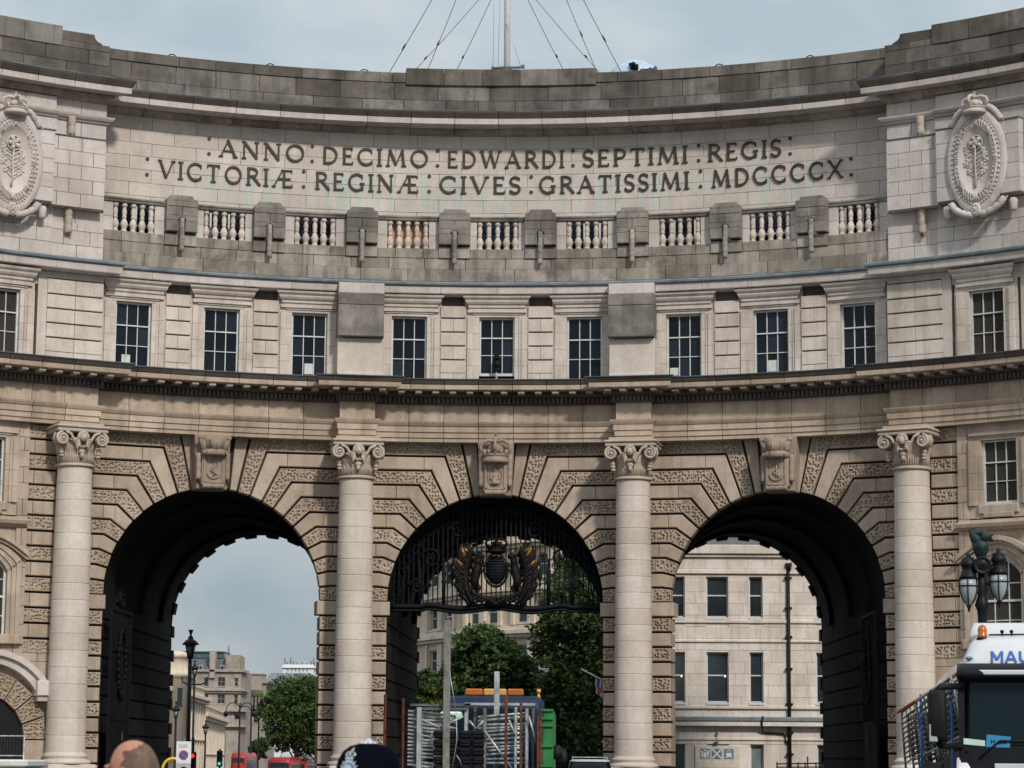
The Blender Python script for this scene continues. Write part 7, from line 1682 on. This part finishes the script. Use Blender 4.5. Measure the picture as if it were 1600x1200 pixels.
# --- buses down the left street
def bus(label, x, Y, ytop, wpx, col='bus_red', lamp=False):
    a, b = pixel(x-wpx/2, 1190, Y), pixel(x+wpx/2, 1190, Y); W_ = b.x-a.x; g0 = gz(Y); H = pixel(x, ytop, Y).z-g0
    t_ = thing('double_decker_bus', label, 'bus', ((a.x+b.x)/2, Y, g0), 0, 'red buses in the left street'); h = W_/2
    m = MB(); m.loft([rrect(-h, h, 0, 10, .3, .35), rrect(-h, h, -.05, 10, .35, H*.5), rrect(-h, h, .1, 10, .35, H*.9), rrect(-h+.15, h-.15, .3, 9.8, .4, H)]); m.build('body', col, t_)
    for z0, z1, w in ((H*.60, H*.88, .03), (H*.22, H*.5, .04)):
        m = MB(); m.prism([(-h+.16, z0), (h-.16, z0), (h-.2, z1), (-h+.2, z1)], -.3, w, lambda s, z, q: (s, .08-q, z), .02); m.build('windscreen', 'glass_far', t_)
    for e in (-1, 1):
        for k in range(5):
            for z0, z1 in ((H*.62, H*.84), (H*.25, H*.46)): m = MB(); m.prism(rect(.8+1.75*k, z0, 2.4+1.75*k, z1), 0, .02, lambda s, z, q, e=e: (e*(h+q-.005), s, z)); m.build('side_window', 'glass_far', t_)
        for yy in (2.0, 7.6): wheel(t_, e*(h-.2), yy, .5, .3)
        m = MB(); m.ell((e*h*.8, -.04, H*.56), .12, 8, 6); m.build('lamp', 'red_lamp' if lamp and e > 0 else 'curtain_glass', t_)
    m = MB(); m.prism(rect(-h*.6, H*.52, h*.6, H*.58), 0, .07, lambda s, z, q: (s, .06-q, z)); m.build('route_blind', 'black_plastic', t_)
    return t_
bus('red double decker bus with wide dark windscreen beneath the plane tree', 436, 140, 1183, 37)
bus('red double decker bus with red lamp, partly behind the nearest bus under the plane tree', 463, 150, 1185, 32, lamp=True)
bus('dark red double decker bus in front of the arched grey entrance', 372, 185, 1176, 24)
bus('pale roofed red bus farthest back, above the bus with the dark windscreen', 451, 215, 1176, 30, 'sign_grey')
# two cars low in the left street
# ================================================================== PEOPLE IN FRONT
hd = pixel(209, 1158.5, -86)
man = person('person', 'bald person with grey stubble in dark coat, head at the lower left', (hd.x, -86, 0), radians(-114), hd.z/1.757*1.75, 'cloth_grey', 'cloth_navy', 'skin', 'hair_grey', bald=True)
k = hd.z/1.757; m = MB(); vs = []; fs = []; n, q = 40, 18
c = Vector((0, 0, 1.645))
for i in range(q+1):
    e = radians(-42+112*i/q)
    for j in range(n+1):
        a0_ = 2+7*sin(i*1.9)+4*sin(i*4.3); a = radians(a0_+(180-2*a0_)*j/n)
        lim = radians(52+12*cos(2*(a-pi/2))+2.5*sin(j*1.3)+1.5*sin(j*3.1)); ee = min(e, lim)
        x, y, z = .0772*cos(ee)*cos(a), .0992*cos(ee)*sin(a), .1172*sin(ee)
        if z < -.02: x *= 1-.28*min(1, (-.02-z)/.1)**1.2; y -= .018*min(1, (-.02-z)/.1)
        if y > .05 and z < 0: y -= .02*min(1, -z/.09)
        vs.append((x*k, y*k, (z+1.645)*k))
for i in range(q):
    for j in range(n): fs.append((i*(n+1)+j, i*(n+1)+j+1, (i+1)*(n+1)+j+1, (i+1)*(n+1)+j))
m.add(vs, fs, True); m.build('hair', 'hair_grey', man)
hp = pixel(579, 1158, -85)
pol = person('person', 'police officer in black domed helmet with silver badge, lower middle of the photo', (hp.x, -85, 0), radians(-30), 1.56, 'cloth_navy', 'cloth_navy', 'skin', 'hair_brown')
zb = hp.z
m = MB(); vs = []; secs = []
for r_, z in ((.118, -.215), (.128, -.205), (.122, -.19), (.119, -.15), (.117, -.11), (.109, -.07), (.092, -.038), (.066, -.018), (.034, -.009), (.004, -.006)):
    secs.append([(r_*.98*cos(2*pi*i/36), r_*1.10*sin(2*pi*i/36)-.012*(-z < .2), zb+z) for i in range(36)])
m.loft(secs); helm = m.build('helmet', 'felt_black', pol)
m = MB(); m.lathe([(.03, -.010), (.027, -.002), (.02, .004), (.014, .006), (.012, .012), (.003, .014)], (0, -.012, zb-.004), 14)
for k in range(8): a = 2*pi*k/8; m.ell((.026*cos(a), -.012+.026*sin(a), zb-.008), (.010, .010, .006), 6, 4)
m.build('helmet_boss', 'silver', helm)
# badge: star plate, ring, centre and crown, on the front of the dome
def dome(u, v, o=0.):       # u across, v up from badge centre, hugging the helmet front
    z = -.105+v; rr = np.interp(-z, [0, .009, .018, .038, .07, .11, .15, .19], [0, .034, .066, .092, .109, .117, .119, .122])
    a = u/.115; return ((rr+o)*.98*sin(a), -(rr+o)*1.10*cos(a)-.012, zb+z)
def patch(m, poly, o):
    n = len(poly); cx, cz = sum(p[0] for p in poly)/n, sum(p[1] for p in poly)/n
    m.add([dome(cx, cz, o)]+[dome(a, b, o) for a, b in poly]+[dome(a, b, -.003) for a, b in poly], [(0, 1+i, 1+(i+1) % n) for i in range(n)]+[(1+i, 1+(i+1) % n, 1+n+(i+1) % n, 1+n+i) for i in range(n)])
m = MB(); patch(m, [((.042 if i % 2 == 0 else .029)*cos(2*pi*i/32)*(1.0), (.046 if i % 2 == 0 else .032)*sin(2*pi*i/32)) for i in range(32)], .004); bdg = m.build('badge', 'silver', helm)
m = MB(); patch(m, arcp(0, 0, .026, .028, 0, 345, 23), .006); m.build('badge_ring', 'sign_blue', bdg)
m = MB(); patch(m, arcp(0, 0, .020, .022, 0, 345, 23), .008); m.build('badge_centre', 'silver', bdg)
m = MB()
patch(m, [(-.016, .040), (.016, .040), (.018, .047), (-.018, .047)], .006)
for e in (-1, 1): m.tube([dome(e*.016, .047, .004), dome(e*.023, .057, .005), dome(e*.014, .064, .006), dome(e*.003, .060, .006)], .0035, 5)
m.tube([dome(0, .047, .005), dome(0, .062, .007)], .003, 5); m.ell(dome(0, .067, .007), .004, 6, 4); m.tube([dome(0, .069, .006), dome(0, .080, .006)], .0022, 4); m.tube([dome(-.006, .075, .006), dome(.006, .075, .006)], .002, 4)
for e in (-.011, 0, .011): m.ell(dome(e, .052, .006), .0035, 6, 4)
m.build('badge_crown', 'silver', bdg)
